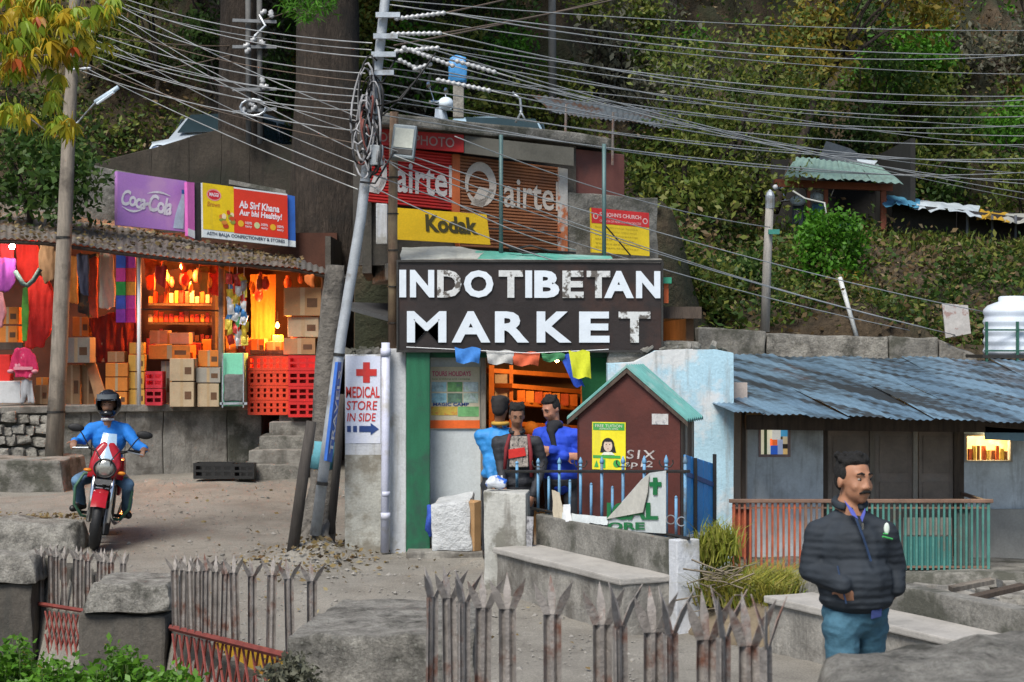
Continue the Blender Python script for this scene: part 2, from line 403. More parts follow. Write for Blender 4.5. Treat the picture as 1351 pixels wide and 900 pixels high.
# the road and yard, falling away beyond the fence
nx, ny = 150, 240; mb = MB(); X0, X1, Y0, Y1 = -12.0, 9.0, 3.0, 31.0; vv = []
for j in range(ny):
    y = lerp(Y0, Y1, j / (ny - 1))
    for i in range(nx):
        x = lerp(X0, X1, i / (nx - 1)); z = GZ(x, y)
        z += 0.02 * fbm(x * 1.3, y * 1.3) + 0.007 * fbm(x * 7, y * 7)
        d = FX(y) - 0.02 - x
        if y < 19 and d > 0: z -= min(1.15, d * 4)
        # dirt mound by the pillar
        m_ = math.exp(-(((x + 1.95) / 0.38) ** 2 + ((y - 17.55) / 0.55) ** 2)); z += 0.15 * m_ * (1 + 0.6 * fbm(x * 5, y * 5))
        # the yard drops behind the benches on the right
        if x > 1.9 and y > 13.2 and y < 20: z -= min(0.35, (y - 13.2) * 0.3)
        vv.append((x, y, z))
mb.add(vv, [(j * nx + i, j * nx + i + 1, (j + 1) * nx + i + 1, (j + 1) * nx + i) for j in range(ny - 1) for i in range(nx - 1)])
tag(mb.build('road', road_mat, smooth=True), kind='structure')

# hillside with the upper road cut into it
PL = [(28.7, .2), (28.85, 4.2), (29.3, 4.35), (31.0, 4.5), (32.0, 6.4), (37, 11.0), (62, 34)]
PC = [(22.2, .2), (22.35, 4.1), (25, 4.15), (30.5, 4.4), (32, 6.4), (38, 10.8), (62, 32)]
PR = [(22.75, .0), (23.0, 2.5), (27.9, 4.12), (31.6, 4.25), (32.8, 5.2), (39, 10.0), (62, 30)]
def hill_profile(x, t):
    def ev(p):
        i = min(int(t), 5); f = t - i; return (lerp(p[i][0], p[i + 1][0], f), lerp(p[i][1], p[i + 1][1], f))
    a, b, c = ev(PL), ev(PC), ev(PR)
    sm = lambda e0, e1, v: (lambda q: q * q * (3 - 2 * q))(min(1, max(0, (v - e0) / (e1 - e0))))
    k1 = sm(-2.5, -1.95, x); k2 = sm(1.9, 2.7, x)
    y = lerp(lerp(a[0], b[0], k1), c[0], k2); z = lerp(lerp(a[1], b[1], k1), c[1], k2) - 0.05 * x * (1 if t >= 1 else 0)
    return y, z
def hill_pt(x, t):
    y, z = hill_profile(x, t)
    k = 0.02 if t < 0.9 else (0.22 if t < 2 else (0.04 if t < 2.9 else min(1.0, 0.12 + (t - 3) * 0.5)))
    if x < 1.9 and t < 3.2: k *= 0.15
    y += k * 1.2 * fbm(x * .5, t * 3, 3.3); z += k * 1.5 * fbm(x * .45, y * .45, 7.7) + k * 0.5 * fbm(x * 1.9, y * 1.9, 1.7)
    return Vector((x, y, z))
ts = list(np.linspace(0, 1, 5)[:-1]) + list(np.linspace(1, 3, 30)[:-1]) + list(np.linspace(3, 5, 36)[:-1]) + list(np.linspace(5, 6, 16))
xs = list(np.linspace(-40, -10, 16)[:-1]) + list(np.linspace(-10, 13, 150)) + list(np.linspace(13, 45, 16)[1:])
mb = MB(); vv = [hill_pt(x, t) for t in ts for x in xs]; nx = len(xs)
mb.add(vv, [(j * nx + i, j * nx + i + 1, (j + 1) * nx + i + 1, (j + 1) * nx + i) for j in range(len(ts) - 1) for i in range(nx - 1)])
tag(mb.build('hillside', soil, smooth=True), kind='structure')
asph = mat('worn_asphalt', (0.07, 0.068, 0.063), 0.9, 0.3, 2, 0.3, 50)

# loose stones and gravel in the yard
gv = MB(); vi = []
def pebble(mb, c, r):
    M_ = Matrix.Rotation(rnd(0, 6.28), 3, 'Z') @ Matrix.Rotation(rnd(-.5, .5), 3, 'X')
    p = [Vector(q) for q in ((1, 0, 0), (-.9, .1, 0), (0, .8, 0), (.1, -.8, 0), (0, 0, .55), (.05, 0, -.5))]
    mb.add([c + M_ @ (q * r * rnd(.7, 1.2)) for q in p], [(0, 2, 4), (2, 1, 4), (1, 3, 4), (3, 0, 4), (2, 0, 5), (1, 2, 5), (3, 1, 5), (0, 3, 5)])
for _ in range(5200):
    y = rnd(9.5, 25); x = rnd(-0.24 * y, 0.08 * y)
    if y < 19 and x < FX(y) + .1: continue
    pebble(gv, Vector((x, y, GZ(x, y) + 0.005)), rnd(.006, .017) * (1 + (rnd(0, 1) < .04) * 1.3))
for _ in range(120):
    x = random.gauss(-1.95, .38); y = random.gauss(17.2, .5); pebble(gv, Vector((x, y, GZ(x, y) + 0.15 * math.exp(-(((x + 1.95) / 0.38) ** 2 + ((y - 17.55) / 0.55) ** 2)) + .012)), rnd(.01, .035))
tag(gv.build('gravel', gravel_mat), 'loose gravel and pebbles strewn over the dusty yard', 'gravel', kind='stuff')

# fallen leaves: by the pillar, by the ledge on the left
litter = leafmat('leaf_litter', [(0.20, 0.13, 0.05), (0.30, 0.22, 0.09), (0.11, 0.07, 0.035), (0.36, 0.30, 0.16), (0.16, 0.09, 0.04)], 0.1, 0.8)
cs = []
for _ in range(300):
    x = random.gauss(-1.95, .40); y = random.gauss(17.2, .5); cs.append((x, y, GZ(x, y) + 0.17 * math.exp(-(((x + 1.95) / 0.38) ** 2 + ((y - 17.55) / 0.55) ** 2)) + .03))
for _ in range(420):
    y = rnd(19.6, 20.9); x = (rnd(-30, 110) - 675.5) * y / FPX; cs.append((x, y, GZ(x, y) + .025))
for _ in range(160):
    y = rnd(12, 24); x = rnd(-.2 * y, .06 * y); cs.append((x, y, GZ(x, y) + .02))
tag(leaf_cloud('fallen_leaves', cs, 1, (.03, .03, .008), 0.06, litter, flat=0.75, aspect=.6), 'dry brown leaves fallen on the roadside dirt', 'leaves', kind='stuff')

# ------------------------------------------------------------------ growth on the hillside
G_dark = leafmat('leaf_dark_green', [(0.03, 0.075, 0.014), (0.06, 0.125, 0.022), (0.095, 0.155, 0.035)])
G_olive = leafmat('leaf_olive', [(0.05, 0.095, 0.016), (0.13, 0.19, 0.03), (0.26, 0.27, 0.055), (0.09, 0.15, 0.022)])
G_ochre = leafmat('leaf_ochre', [(0.17, 0.14, 0.015), (0.32, 0.22, 0.025), (0.11, 0.14, 0.02), (0.38, 0.28, 0.05)])
G_bright = leafmat('leaf_bright_green', [(0.05, 0.17, 0.010), (0.085, 0.27, 0.014), (0.12, 0.31, 0.025), (0.035, 0.12, 0.010)])
G_dry = leafmat('leaf_dry', [(0.12, 0.075, 0.032), (0.20, 0.135, 0.06), (0.07, 0.046, 0.022), (0.27, 0.21, 0.12)], 0.1, .8)
G_grey = leafmat('leaf_grey', [(0.11, 0.115, 0.075), (0.18, 0.18, 0.13), (0.07, 0.075, 0.045)], 0.2)
def hill_scatter(name, mt, n, keep, sizes, label, nper=10, spread=.18, flat=.2, x0=-9.5, x1=12.5, t0=1.0, t1=5.4, droop=.1):
    cs = []
    while len(cs) < n:
        x = rnd(x0, x1); t = rnd(t0, t1)
        if 2.0 < t < 3.1 and x > 1.9: continue
        if t < 3.1 and x <= 2.1: continue
        if fbm(x * .5 + sizes * 31, t * 2.2 + keep * 9) < keep: continue
        cs.append(hill_pt(x, t) + Vector((0, 0, .05)))
    return tag(leaf_cloud(name, cs, nper, (spread, spread, spread * .8), sizes, mt, flat=flat, droop=droop), label, 'undergrowth', kind='stuff')
hill_scatter('dry_undergrowth', G_dry, 2700, -0.15, 0.105, 'dry brown undergrowth and litter over the wooded hillside', 11, .24, .3)
hill_scatter('green_undergrowth', G_dark, 3600, 0.02, 0.11, 'dark green undergrowth in patches over the hillside', 12, .24)
hill_scatter('olive_undergrowth', G_olive, 3600, 0.0, 0.11, 'olive scrub in patches over the hillside', 12, .26)
hill_scatter('grassy_scrub', G_olive, 1100, -0.2, 0.085, 'olive tufts on the steep bank above the tin roof', 12, .14, x0=2.2, x1=9.5, t0=1.02, t1=1.98)
hill_scatter('green_tufts', G_dark, 800, -0.2, 0.085, 'green tufts on the steep bank above the tin roof', 12, .14, x0=2.2, x1=9.5, t0=1.02, t1=1.98)
hill_scatter('dry_tufts', G_dry, 700, -0.4, 0.09, 'dry brown tufts on the steep bank above the tin roof', 10, .15, x0=2.2, x1=9.5, t0=1.02, t1=1.98)
# grassy verge along the upper road
cs = [hill_pt(rnd(2.6, 9), rnd(1.9, 2.05)) for _ in range(240)]
tag(blades('verge_grass', cs, 3000, .1, .32, .5, G_olive, w=.014), 'olive grass along the edge of the upper road', 'grass', kind='stuff')
cs = [hill_pt(rnd(4.5, 10), rnd(3.0, 3.35)) for _ in range(240)]
tag(leaf_cloud('roadside_scrub', cs, 16, (.25, .25, .15), .12, G_olive, droop=.0), 'olive scrub on the cutting behind the tarpaulin shelter', 'undergrowth', kind='stuff')

def limb(mb, a, b, r0, r1, wob=.12, k=6, seg=7):
    a = Vector(a); b = Vector(b); L = (b - a).length; s_ = rnd(0, 100); pts = []; rs = []
    for i in range(k + 1):
        t = i / k; p = a.lerp(b, t) + mn.noise_vector(Vector((s_, t * 2.3, 0))) * wob * L * math.sin(math.pi * min(1, t * 1.0)) ; pts.append(p); rs.append(lerp(r0, r1, t))
    mb.tube(pts, rs, seg); return pts
def broadleaf(label, base, height, crown_c, crown_r, mt, group, nclump=90, nleaf=34, size=.13, spread=.24, tr=.12, name='broadleaf_tree', limbs=9):
    base = Vector(base); cc = Vector(crown_c); t = thing(name, label, 'tree', base, group)
    mb = MB(); fork = base.lerp(cc, .45); pts = limb(mb, base - Vector((0, 0, .4)), fork, tr, tr * .7, .06); ends = []
    cl = []
    subs = []
    for i in range(max(4, nclump // 9)):
        a_ = rnd(0, 6.28); r__ = rnd(.25, .95) ** .7; subs.append((Vector((r__ * math.cos(a_), rnd(-.8, .8), r__ * math.sin(a_))), rnd(.22, .46)))
    for i in range(nclump):
        sb, sr = subs[i % len(subs)]
        while True:
            q = Vector((rnd(-1, 1), rnd(-1, 1), rnd(-1, 1)))
            if .25 < q.length < 1: break
        q = sb + q * sr
        cl.append(cc + Vector((q.x * crown_r[0], q.y * crown_r[1], q.z * crown_r[2])))
    for i in range(limbs):
        e = cl[i * len(cl) // limbs]; limb(mb, fork.lerp(cc, rnd(0, .4)), e, tr * .42, .012, .12, 6, 5)
    mb.build('trunk', bark, t, smooth=True)
    leaf_cloud('crown', cl, nleaf, (spread, spread, spread * .8), size, mt, t, droop=.25)
    return t
GH = 'trees on the wooded hillside'
broadleaf('olive leaved tree hanging over the bank, left of the red-beamed kiosk', P(925, 330, 27.3), 4, P(965, 130, 27.3), (1.2, .8, 1.5), G_olive, GH, 130, 44, .095)
broadleaf('small yellow-green tree beside the olive one, above the bank near the grey-white placard wall', P(905, 300, 26.3), 3, P(905, 215, 26.5), (.75, .5, .7), G_olive, GH, 60, 34, .11, tr=.07)
broadleaf('tree with ochre autumn leaves at the top edge, right of centre', P(1020, 250, 31), 5, P(1140, -10, 31), (1.4, .7, .8), G_ochre, GH, 60, 34, .14, tr=.1)
broadleaf('ochre and olive tree at the top, behind the power lines right of the far pole', P(960, 200, 32), 4, P(1035, 20, 31), (1.2, .7, 1.0), G_ochre, GH, 46, 30, .13, tr=.09)
broadleaf('bright green young tree on the dark hillside above the kiosk', P(1190, 160, 34), 3, P(1190, 80, 33.5), (.75, .5, .85), G_bright, GH, 60, 36, .13, tr=.06)
broadleaf('grey leaved tree at the upper right edge of the hill', P(1290, 160, 37), 4, P(1285, 50, 36), (1.3, .7, .9), G_grey, GH, 60, 30, .15, tr=.09)
broadleaf('grey-olive tree at the top behind the thin far pole', P(790, 150, 33), 4, P(840, 55, 32.5), (1.4, .8, 1.0), G_grey, GH, 70, 30, .14, tr=.1)
broadleaf('olive tree high on the hill between thin far pole and leaning power pole', P(640, 120, 35), 4, P(650, 20, 35), (1.3, .8, 1.0), G_dark, GH, 60, 30, .15, tr=.1)
broadleaf('small fresh green sapling left of the thin far pole', P(695, 120, 31), 2, P(692, 80, 31), (.35, .3, .5), G_bright, GH, 22, 26, .1, tr=.03)
broadleaf('small green tree at the right edge above the road shelter', P(1335, 230, 34), 2, P(1338, 180, 33.5), (.4, .3, .35), G_bright, GH, 22, 26, .11, tr=.04)
broadleaf('dark green bushy tree behind the left leaning pole', P(45, 300, 26), 2, P(30, 235, 25.5), (.75, .4, .5), G_dark, GH, 60, 36, .13, tr=.06)
broadleaf('low green shrub on the hillside left of the bright green sapling tree', P(1215, 215, 34), 1.2, P(1215, 195, 33.3), (.5, .4, .3), G_olive, GH, 26, 28, .11, tr=.04)
broadleaf('yellow-green shrub among litter at the upper right corner', P(1305, 40, 40), 1.4, P(1300, 25, 39.5), (.5, .4, .35), G_bright, GH, 20, 22, .13, tr=.04)

kinds = [('olive', G_olive), ('dark green', G_dark), ('grey-leaved', G_grey), ('ochre-tinged', G_ochre), ('mid green', G_bright)]
LM = ['the yellow leaves at top left', 'the pale blue-white car', 'the transformer poles', 'the massive conifer trunk', 'the steel power pole', 'the blue wrapped roof post', 'the thin far pole', 'the brown sheet cabin', 'the olive tree over the bank', 'the red-beamed kiosk', 'the bright green young tree', 'the tarpaulin shelter']
seen = set()
for i in range(140):
    x, tt = rnd(-8.2, 11.5), rnd(3.35, 4.7)
    b_ = hill_pt(x, tt); h_ = rnd(1.0, 2.3); kd = kinds[random.choices(range(5), (5, 4, 2.5, .8, 1))[0]]; px = 675.5 + b_.x * FPX / b_.y
    lab = '%s young tree %s on the slope, above %s' % (kd[0], 'low' if tt < 3.75 else ('halfway up' if tt < 4.2 else 'high'), LM[max(0, min(11, int(px / 113)))])
    if lab in seen: continue
    seen.add(lab); broadleaf(lab, b_, h_, b_ + Vector((rnd(-.3, .3), -.2, h_ * .8)), (rnd(.6, 1.1), .6, rnd(.6, 1.2)), kd[1], 'young trees on the slope', 44, 26, .12, .17, .05)
    if len(seen) >= 54: break
def bush(label, pts, mt, nleaf, spread, size, group=None, name='shrub', stems=10, cat='shrub'):
    pts = [Vector(p) for p in pts]; base = sum(pts, Vector()) / len(pts); base.z = min(p.z for p in pts) - .15
    t = thing(name, label, cat, base, group); mb = MB()
    for i in range(stems):
        limb(mb, base + Vector((rnd(-.1, .1), rnd(-.1, .1), 0)), pts[i * len(pts) // stems], .014, .004, .15, 4, 5)
    mb.build('stem', wooddark, t); leaf_cloud('foliage', pts, nleaf, spread, size, mt, t, droop=.1); return t
bush('bright green creeper mound on the bank below the red-beamed kiosk', [P(rnd(1060, 1135), rnd(290, 362), rnd(25.2, 25.9)) for _ in range(60)], G_bright, 60, (.1, .1, .1), .085)
bush('green shrub hanging from bank beside hillside pole', [P(rnd(950, 1008), rnd(345, 385), rnd(24.2, 24.8)) for _ in range(30)], G_dark, 40, (.12, .1, .1), .09)
bush('olive shrub at the foot of the bank left of hillside pole', [P(rnd(890, 960), rnd(362, 412), rnd(23.4, 24)) for _ in range(36)], G_olive, 44, (.12, .1, .1), .085)
bush('rust-olive scrub at the foot of the bank behind the leaning white pipe', [P(rnd(1112, 1150), rnd(372, 430), rnd(23.6, 24.4)) for _ in range(20)], G_ochre, 26, (.1, .1, .1), .08)

# tall conifers: trunks in view, crowns above the frame shade the hill
needle = leafmat('conifer_needles', [(0.018, 0.042, 0.014), (0.03, 0.06, 0.02), (0.045, 0.08, 0.022)], .15)
def conifer(label, base, r, h, z0, lean=(0, 0), visible=True, crown=True, seg=18):
    base = Vector(base); t = thing('conifer_tree', label, 'tree', base, 'tall conifers behind the market')
    k = 26; mb = MB(); vv = []; top = base + Vector((lean[0] * h, lean[1] * h, h))
    for i in range(k + 1):
        f = i / k; c = base.lerp(top, f) - Vector((0, 0, .5 if i == 0 else 0)); rr = r * (1 - .75 * f) * (1 + .35 * math.exp(-f * h / 1.5))
        for s_ in range(seg):
            a = 2 * math.pi * s_ / seg; q = 1 + .13 * mn.noise(Vector((math.cos(a) * 2.4, math.sin(a) * 2.4, f * h * .5 + base.x))) + .07 * math.sin(a * 5 + base.x * 7)
            vv.append(c + Vector((math.cos(a) * rr * q, math.sin(a) * rr * q, 0)))
    mb.add(vv, [(i * seg + s_, i * seg + (s_ + 1) % seg, (i + 1) * seg + (s_ + 1) % seg, (i + 1) * seg + s_) for i in range(k) for s_ in range(seg)])
    if crown:
        cs = []
        for i in range(60):
            z = lerp(z0, base.z + h, (i / 60) ** .9); f = (z - base.z) / h; L = (1 - f) * 4.2 + .5; a = rnd(0, 6.28); c = base.lerp(top, f)
            e = c + Vector((math.cos(a) * L, math.sin(a) * L, -.12 * L)); mb.tube([c, c.lerp(e, .5) + Vector((0, 0, .1)), e], [.06, .04, .012], 5)
            for q in np.linspace(.25, 1, 7): cs.append(c.lerp(e, q))
        mb.build('trunk', bark, t, smooth=True)
        leaf_cloud('crown', cs, 9, (.3, .3, .12), .75, needle, t, flat=.6, aspect=.45, droop=.1)
    else: mb.build('trunk', bark, t, smooth=True)
    return t
conifer('massive brown conifer trunk rising behind the leaning power pole', P(432, 352, 28.3) - Vector((0, 0, 2.6)), .60, 24, 10.5, (.002, 0))
conifer('dark trunk standing close to the massive conifer, behind the white-blue car', P(318, 330, 28.9), .36, 22, 9.5, (-.006, 0))
conifer('dark trunk deep in the shade left of the massive conifer, behind the transformer fittings', P(300, 150, 32), .33, 22, 10.5)
conifer('shaded trunk on the far hillside near the top left power wires', P(200, 120, 35), .3, 22, 11.5)
conifer('dark trunk on the hill between the olive trees at right of centre', P(872, 110, 36), .3, 20, 15.5)
conifer('slim trunk in the dark hollow left of bright green tree', P(1120, 120, 38), .28, 20, 16.5)
conifer('slim trunk in the dark hollow near the far right of the hill', P(1258, 100, 41), .28, 20, 13.5)
conifer('slim trunk high on the hill above the upper shop roof', P(560, 60, 38), .3, 20, 13.0)
conifer('shaded trunk among litter, far left behind yellow leaves', P(40, 120, 37), .3, 20, 12.5)
# a drooping conifer branch reaching into the top of the view
t = thing('conifer_branch', 'green conifer branch drooping into the top of the view before the massive trunk', 'branch', P(400, -60, 23.2)); mb = MB()
a = P(440, -70, 24.2); cs = []
for k in range(7):
    b = P(380 + 9 * k, rnd(0, 22), 23.3 + rnd(-.2, .2)); pts = limb(mb, a, b, .014, .004, .05, 6, 5); cs += pts[2:]
mb.build('twig', wooddark, t); leaf_cloud('needles', cs, 40, (.07, .07, .05), .13, G_bright, t, aspect=.16, droop=.5)

# ------------------------------------------------------------------ wall that holds the road edge under the fence
t = thing('kerb_wall', 'dark rough wall holding the road edge below the spiked fence', 'wall', V(FX(12), 12, -.95)); ys = [5.45, 8.25, 10.2, 12, 13.6, 15.9, 17.5, 18.8]
for y0, y1 in zip(ys, ys[1:]):
    a, b = V(FX(y0) - .05, y0, 0), V(FX(y1) - .05, y1, 0); n_ = V(-(b - a).y, (b - a).x, 0).normalized(); n_ = n_ if n_.x > 0 else -n_
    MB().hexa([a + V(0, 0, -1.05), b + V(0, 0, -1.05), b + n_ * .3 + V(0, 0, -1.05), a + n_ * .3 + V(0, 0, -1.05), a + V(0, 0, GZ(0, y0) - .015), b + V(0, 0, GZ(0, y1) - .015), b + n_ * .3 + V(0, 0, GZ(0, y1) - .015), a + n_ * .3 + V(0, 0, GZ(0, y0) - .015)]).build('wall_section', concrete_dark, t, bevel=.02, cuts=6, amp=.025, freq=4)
# ------------------------------------------------------------------ the market gate
def pq(x0, y0, x1, y1, Ya, Yb=None, y0b=None, y1b=None):
    Yb = Ya if Yb is None else Yb
    return [P(x0, y0, Ya), P(x1, y0 if y0b is None else y0b, Yb), P(x1, y1 if y1b is None else y1b, Yb), P(x0, y1, Ya)]
def ground_quad(x0, y0, x1, Ya, Yb=None, y0b=None, sink=.06):
    """an upright board whose foot goes into the yard"""
    q = pq(x0, y0, x1, 700, Ya, Yb, y0b); q[2].z = GZ(q[2].x, q[2].y) - sink; q[3].z = GZ(q[3].x, q[3].y) - sink; return q

green_post = mat('green_paint', (0.012, 0.115, 0.055), 0.6, 0.2, 4, 0.2, 40, stain=(0.02, 0.07, 0.045), sscale=3, stretch=(3, 3, .5))
red_paint = paint('red_lettering', (0.52, 0.03, 0.025)); blue_paint = paint('navy_lettering', (0.02, 0.055, 0.20))
t = thing('market_gate', 'whitewashed gateway of the market with a green door post and drainpipe', 'gateway', P(600, 740, 18.2))
# the pillar with the painted notice
q = ground_quad(455, 468, 503, 17.9)
pil = MB().slab(q, .55).build('pillar', whitewash, t, bevel=.012, cuts=4, amp=.006, freq=6)
pil['label'] = 'whitewashed pillar with hand-painted red cross and medical store notice'
ph = q[0].z - q[3].z
def pv(y): return 1 - (y - 468) / (730.0 - 468) * ((730 - 468) * 17.9 / FPX) / ph
def pu(x): return (x - 455) / 48.0
lav = mat('lavender_wash', (0.60, 0.64, 0.76), 0.8, 0.1, 3, .2, 26, stain=(.58, .60, .64), sscale=2.5)
patch(q, (.02, pv(585), .98, pv(470)), lav, pil, .004, 'painted_ground')
dirty = mat('peeled_plaster', (.40, .40, .36), .9, .25, 5, .5, 26, stain=(.20, .185, .15), sscale=3.4, slo=.46, shi=.6, fine=.25)
patch(q, (.0, .0, 1, pv(600)), dirty, pil, .003, 'bare_plaster')
for r_ in ((pu(479), pv(505), pu(488), pv(478)), (pu(470), pv(496), pu(497), pv(487))): patch(q, r_, red_paint, pil, .0085 + .001 * (r_[0] < .4), 'red_cross')
write('MEDICAL', q, (pu(456.5), pv(525), pu(501), pv(510)), red_paint, pil, .009, .02)
write('STORE', q, (pu(457), pv(541), pu(498), pv(529)), red_paint, pil, .009, .01, .12)
write('IN SIDE', q, (pu(458), pv(556), pu(496), pv(545)), red_paint, pil, .009, .01, .12)
for a, b in ((458, 463), (466, 471), (474, 490)): patch(q, (pu(a), pv(570), pu(b), pv(562)), blue_paint, pil, .009, 'arrow')
shape(q, [(pu(489), pv(574)), (pu(500), pv(566)), (pu(489), pv(558))], blue_paint, pil, .0095, 'arrow')
# crumbling top
mb = MB()
for k in range(14): mb.box(P(rnd(457, 503), rnd(463, 470), rnd(18.0, 18.3)), (rnd(.05, .12), rnd(.06, .14), rnd(.03, .07)), Matrix.Rotation(rnd(0, 3), 3, 'X') @ Matrix.Rotation(rnd(0, 3), 3, 'Z'))
mb.build('broken_coping', concrete_moss, t, bevel=.008, cuts=1, amp=.012, freq=12)
# second pillar, pipe
MB().slab(ground_quad(513, 460, 536, 17.95), .5).build('pillar', whitewash, t, bevel=.01, cuts=4, amp=.005, freq=6)
pipe_m = mat('lilac_pipe', (0.56, 0.58, 0.70), .5, .1, 5, .1, 40, stain=(.40, .39, .38), sscale=4)
mb = MB(); x = P(509, 0, 17.85).x; zb = GZ(x, 17.85)
mb.tube([(x - .01, 17.83, zb + .02), (x, 17.83, 1.2), (x, 17.83, P(0, 452, 17.83).z)], .043, 14)
mb.lathe([(.05, 0), (.05, .07)], (x, 17.83, zb + .35), 14).lathe([(.052, 0), (.052, .08)], (x, 17.83, P(0, 470, 17.83).z), 14)
mb.lathe([(.046, 0), (.046, .05)], (x, 17.83, P(0, 655, 17.83).z), 14)
mb.build('drainpipe', pipe_m, t, smooth=True)
# green posts and lintel
MB().slab(ground_quad(536, 463, 567, 17.85), .12).build('post', green_post, t, bevel=.006)
MB().slab(ground_quad(786, 463, 802, 18.05), .12).build('post', green_post, t, bevel=.006)
MB().slab(pq(536, 455, 805, 472, 17.98), .25).build('lintel', green_post, t, bevel=.006)
# fixed white panel beside the opening
panel_m = mat('white_panel', (0.50, 0.54, 0.55), .6, .12, 2.2, .15, 30, stain=(.30, .33, .31), sscale=3, slo=.6, shi=.75)
qp = ground_quad(567, 472, 634, 18.15)
MB().slab(qp, .05).build('panel', panel_m, t)
MB().slab(ground_quad(634, 470, 641, 18.05), .12).build('door_frame', woodgrey, t, bevel=.004)
# threshold
mb = MB(); a = P(536, 735, 17.6); b = P(641, 735, 17.6); zt = GZ(0, 17.7) + .06
mb.hexa([V(a.x, 17.55, -.1), V(b.x, 17.55, -.1), V(b.x, 18.4, -.1), V(a.x, 18.4, -.1), V(a.x, 17.55, zt), V(b.x, 17.55, zt), V(b.x, 18.4, zt), V(a.x, 18.4, zt)])
mb.build('threshold', concrete, t, bevel=.015, cuts=3, amp=.008, freq=5)
# inside: floor, walls, ceiling of the passage
inner = mat('inner_wall', (0.16, 0.09, 0.05), .9, .3, 3, .2, 20)
x0 = P(636, 0, 18.2).x; x1 = P(905, 0, 18.2).x
mb = MB(); mb.box(((x0 + x1) / 2, 21.95, 1.2), (x1 - x0, .1, 2.6)); mb.box((x0 - .05, 20.1, 1.2), (.08, 3.6, 2.6)); mb.box((x1 + .05, 20.1, 1.2), (.08, 3.6, 2.6))
mb.build('inner_wall', inner, t)
MB().box(((x0 + x1) / 2, 20.05, 2.55), (x1 - x0 + .3, 3.9, .12)).build('ceiling', wooddark, t)

# tour poster
pt = thing('tour_poster', 'weathered tour poster with landscape pictures and an orange foot on the white panel', 'poster', P(600, 565, 18.12))
qq = pq(567.5, 484, 633, 566, 18.13)
MB().slab(qq, .008).build('sheet', mat('poster_paper', (.52, .46, .33), .6, .15, 6, .1, 30), pt)
pc = [(.30, .42, .44), (.12, .28, .10), (.42, .5, .5), (.22, .42, .5), (.10, .18, .13), (.34, .44, .36)]
for i in range(6):
    u = .03 + .32 * (i % 3); v = .60 - .18 * (i // 3)
    patch(qq, (u, v, u + .3, v + .155), mat('poster_picture_%d' % i, pc[i], .6, .5, 16, 0, 30, stain=pc[(i + 3) % 6], sscale=20), pt, .003, 'picture')
patch(qq, (0.02, .22, .55, .36), mat('poster_yellow', (.55, .40, .06), .6, .3, 14, 0, stain=(.45, .12, .03), sscale=14), pt, .003, 'picture')
patch(qq, (0.56, .2, .98, .36), mat('poster_green', (.16, .40, .15), .6, .3, 14, 0), pt, .003, 'picture')
patch(qq, (0, 0.01, 1, .14), mat('poster_orange', (.72, .12, .015), .6, .15, 8, 0), pt, .004, 'foot_band')
write('TOURS HOLIDAYS', qq, (.04, .85, .82, .93), paint('magenta', (.45, .04, .12)), pt, .005, .02)
write('best trekking and camping', qq, (.04, .785, .80, .82), paint('leaf_green', (.06, .2, .04)), pt, .005)
write('MAGIC CAMP', qq, (.06, .37, .78, .425), blue_paint, pt, .006, .03)

# wrapped bale by the post
t = thing('wrapped_bale', 'carton wrapped in white plastic sheet standing in the doorway beside the green post', 'package', P(600, 735, 17.75))
x0, x1 = P(571, 0, 17.8).x, P(627, 0, 17.8).x; zb = GZ(0, 17.7) + .062
mb = MB(); mb.hexa([V(x0, 17.62, zb), V(x1 - .03, 17.6, zb), V(x1, 18.0, zb), V(x0, 18.0, zb), V(x0 - .02, 17.64, zb + .46), V(x1 - .05, 17.63, zb + .5), V(x1 - .02, 18, zb + .57), V(x0 + .05, 18, zb + .5)])
mb.build('wrapping', mat('white_plastic', (.52, .54, .55), .35, .12, 6, .9, 7, dist=.05), t, bevel=.03, cuts=5, amp=.018, freq=5, smooth=True)
MB().slab([V(x1 - .005, 17.6, zb + .48), V(x1 + .06, 17.66, zb + .5), V(x1 + .06, 17.66, zb), V(x1 - .005, 17.6, zb)], .3).build('carton_side', mat('cardboard', (.36, .215, .10), .85, .15, 5, .1, 30), t, bevel=.004)
t = tag(MB().tube([P(567, 668, 17.74), P(568, 685, 17.72), P(566, 698, 17.74), P(569, 706, 17.76)], [.03, .05, .045, .02], 8).build('rag', mat('blue_cloth', (.03, .08, .40), .8, .3, 9, .5, 12), smooth=True, cuts=2, amp=.02, freq=9), 'small blue rag hanging between green post and wrapped bale', 'cloth')

# big name board
t = thing('market_signboard', 'wide dark signboard with white letters over the market entrance', 'sign', P(699, 463, 17.85))
qs = pq(525, 345, 873, 463, 17.82, 17.82, 347, 463)
MB().slab(qs, .07).build('board', mat('sign_board_black', (.022, .016, .015), .45, .4, 2.2, .15, 20, stain=(.045, .022, .016), sscale=1.2), t)
letter_m = mat('letter_white', (.62, .68, .74), .5, .07, 8, .1, 40, fine=.05)
letter_w = mat('letter_worn', (.58, .60, .60), .7, .15, 10, .3, 30, stain=(.10, .09, .08), sscale=9, slo=.53, shi=.58)
def board_rect(x0, y0, x1, y1): return ((x0 - 525) / 348.0, 1 - (y1 - 346) / 117.0, (x1 - 525) / 348.0, 1 - (y0 - 346) / 117.0)
for ch, a, b, wn in (('I', 527, 536, 0), ('N', 541, 573, 0), ('D', 577, 609, 1), ('O', 612, 651, 0), ('T', 658, 690, 1), ('I', 693, 702, 0), ('B', 705, 738, 0), ('E', 742, 770, 1), ('T', 774, 805, 1), ('A', 797, 836, 0), ('N', 839, 871, 0)):
    write(ch, qs, board_rect(a, 357, b, 393), letter_w if wn else letter_m, t, .002, .045, name='letter', depth=.018)
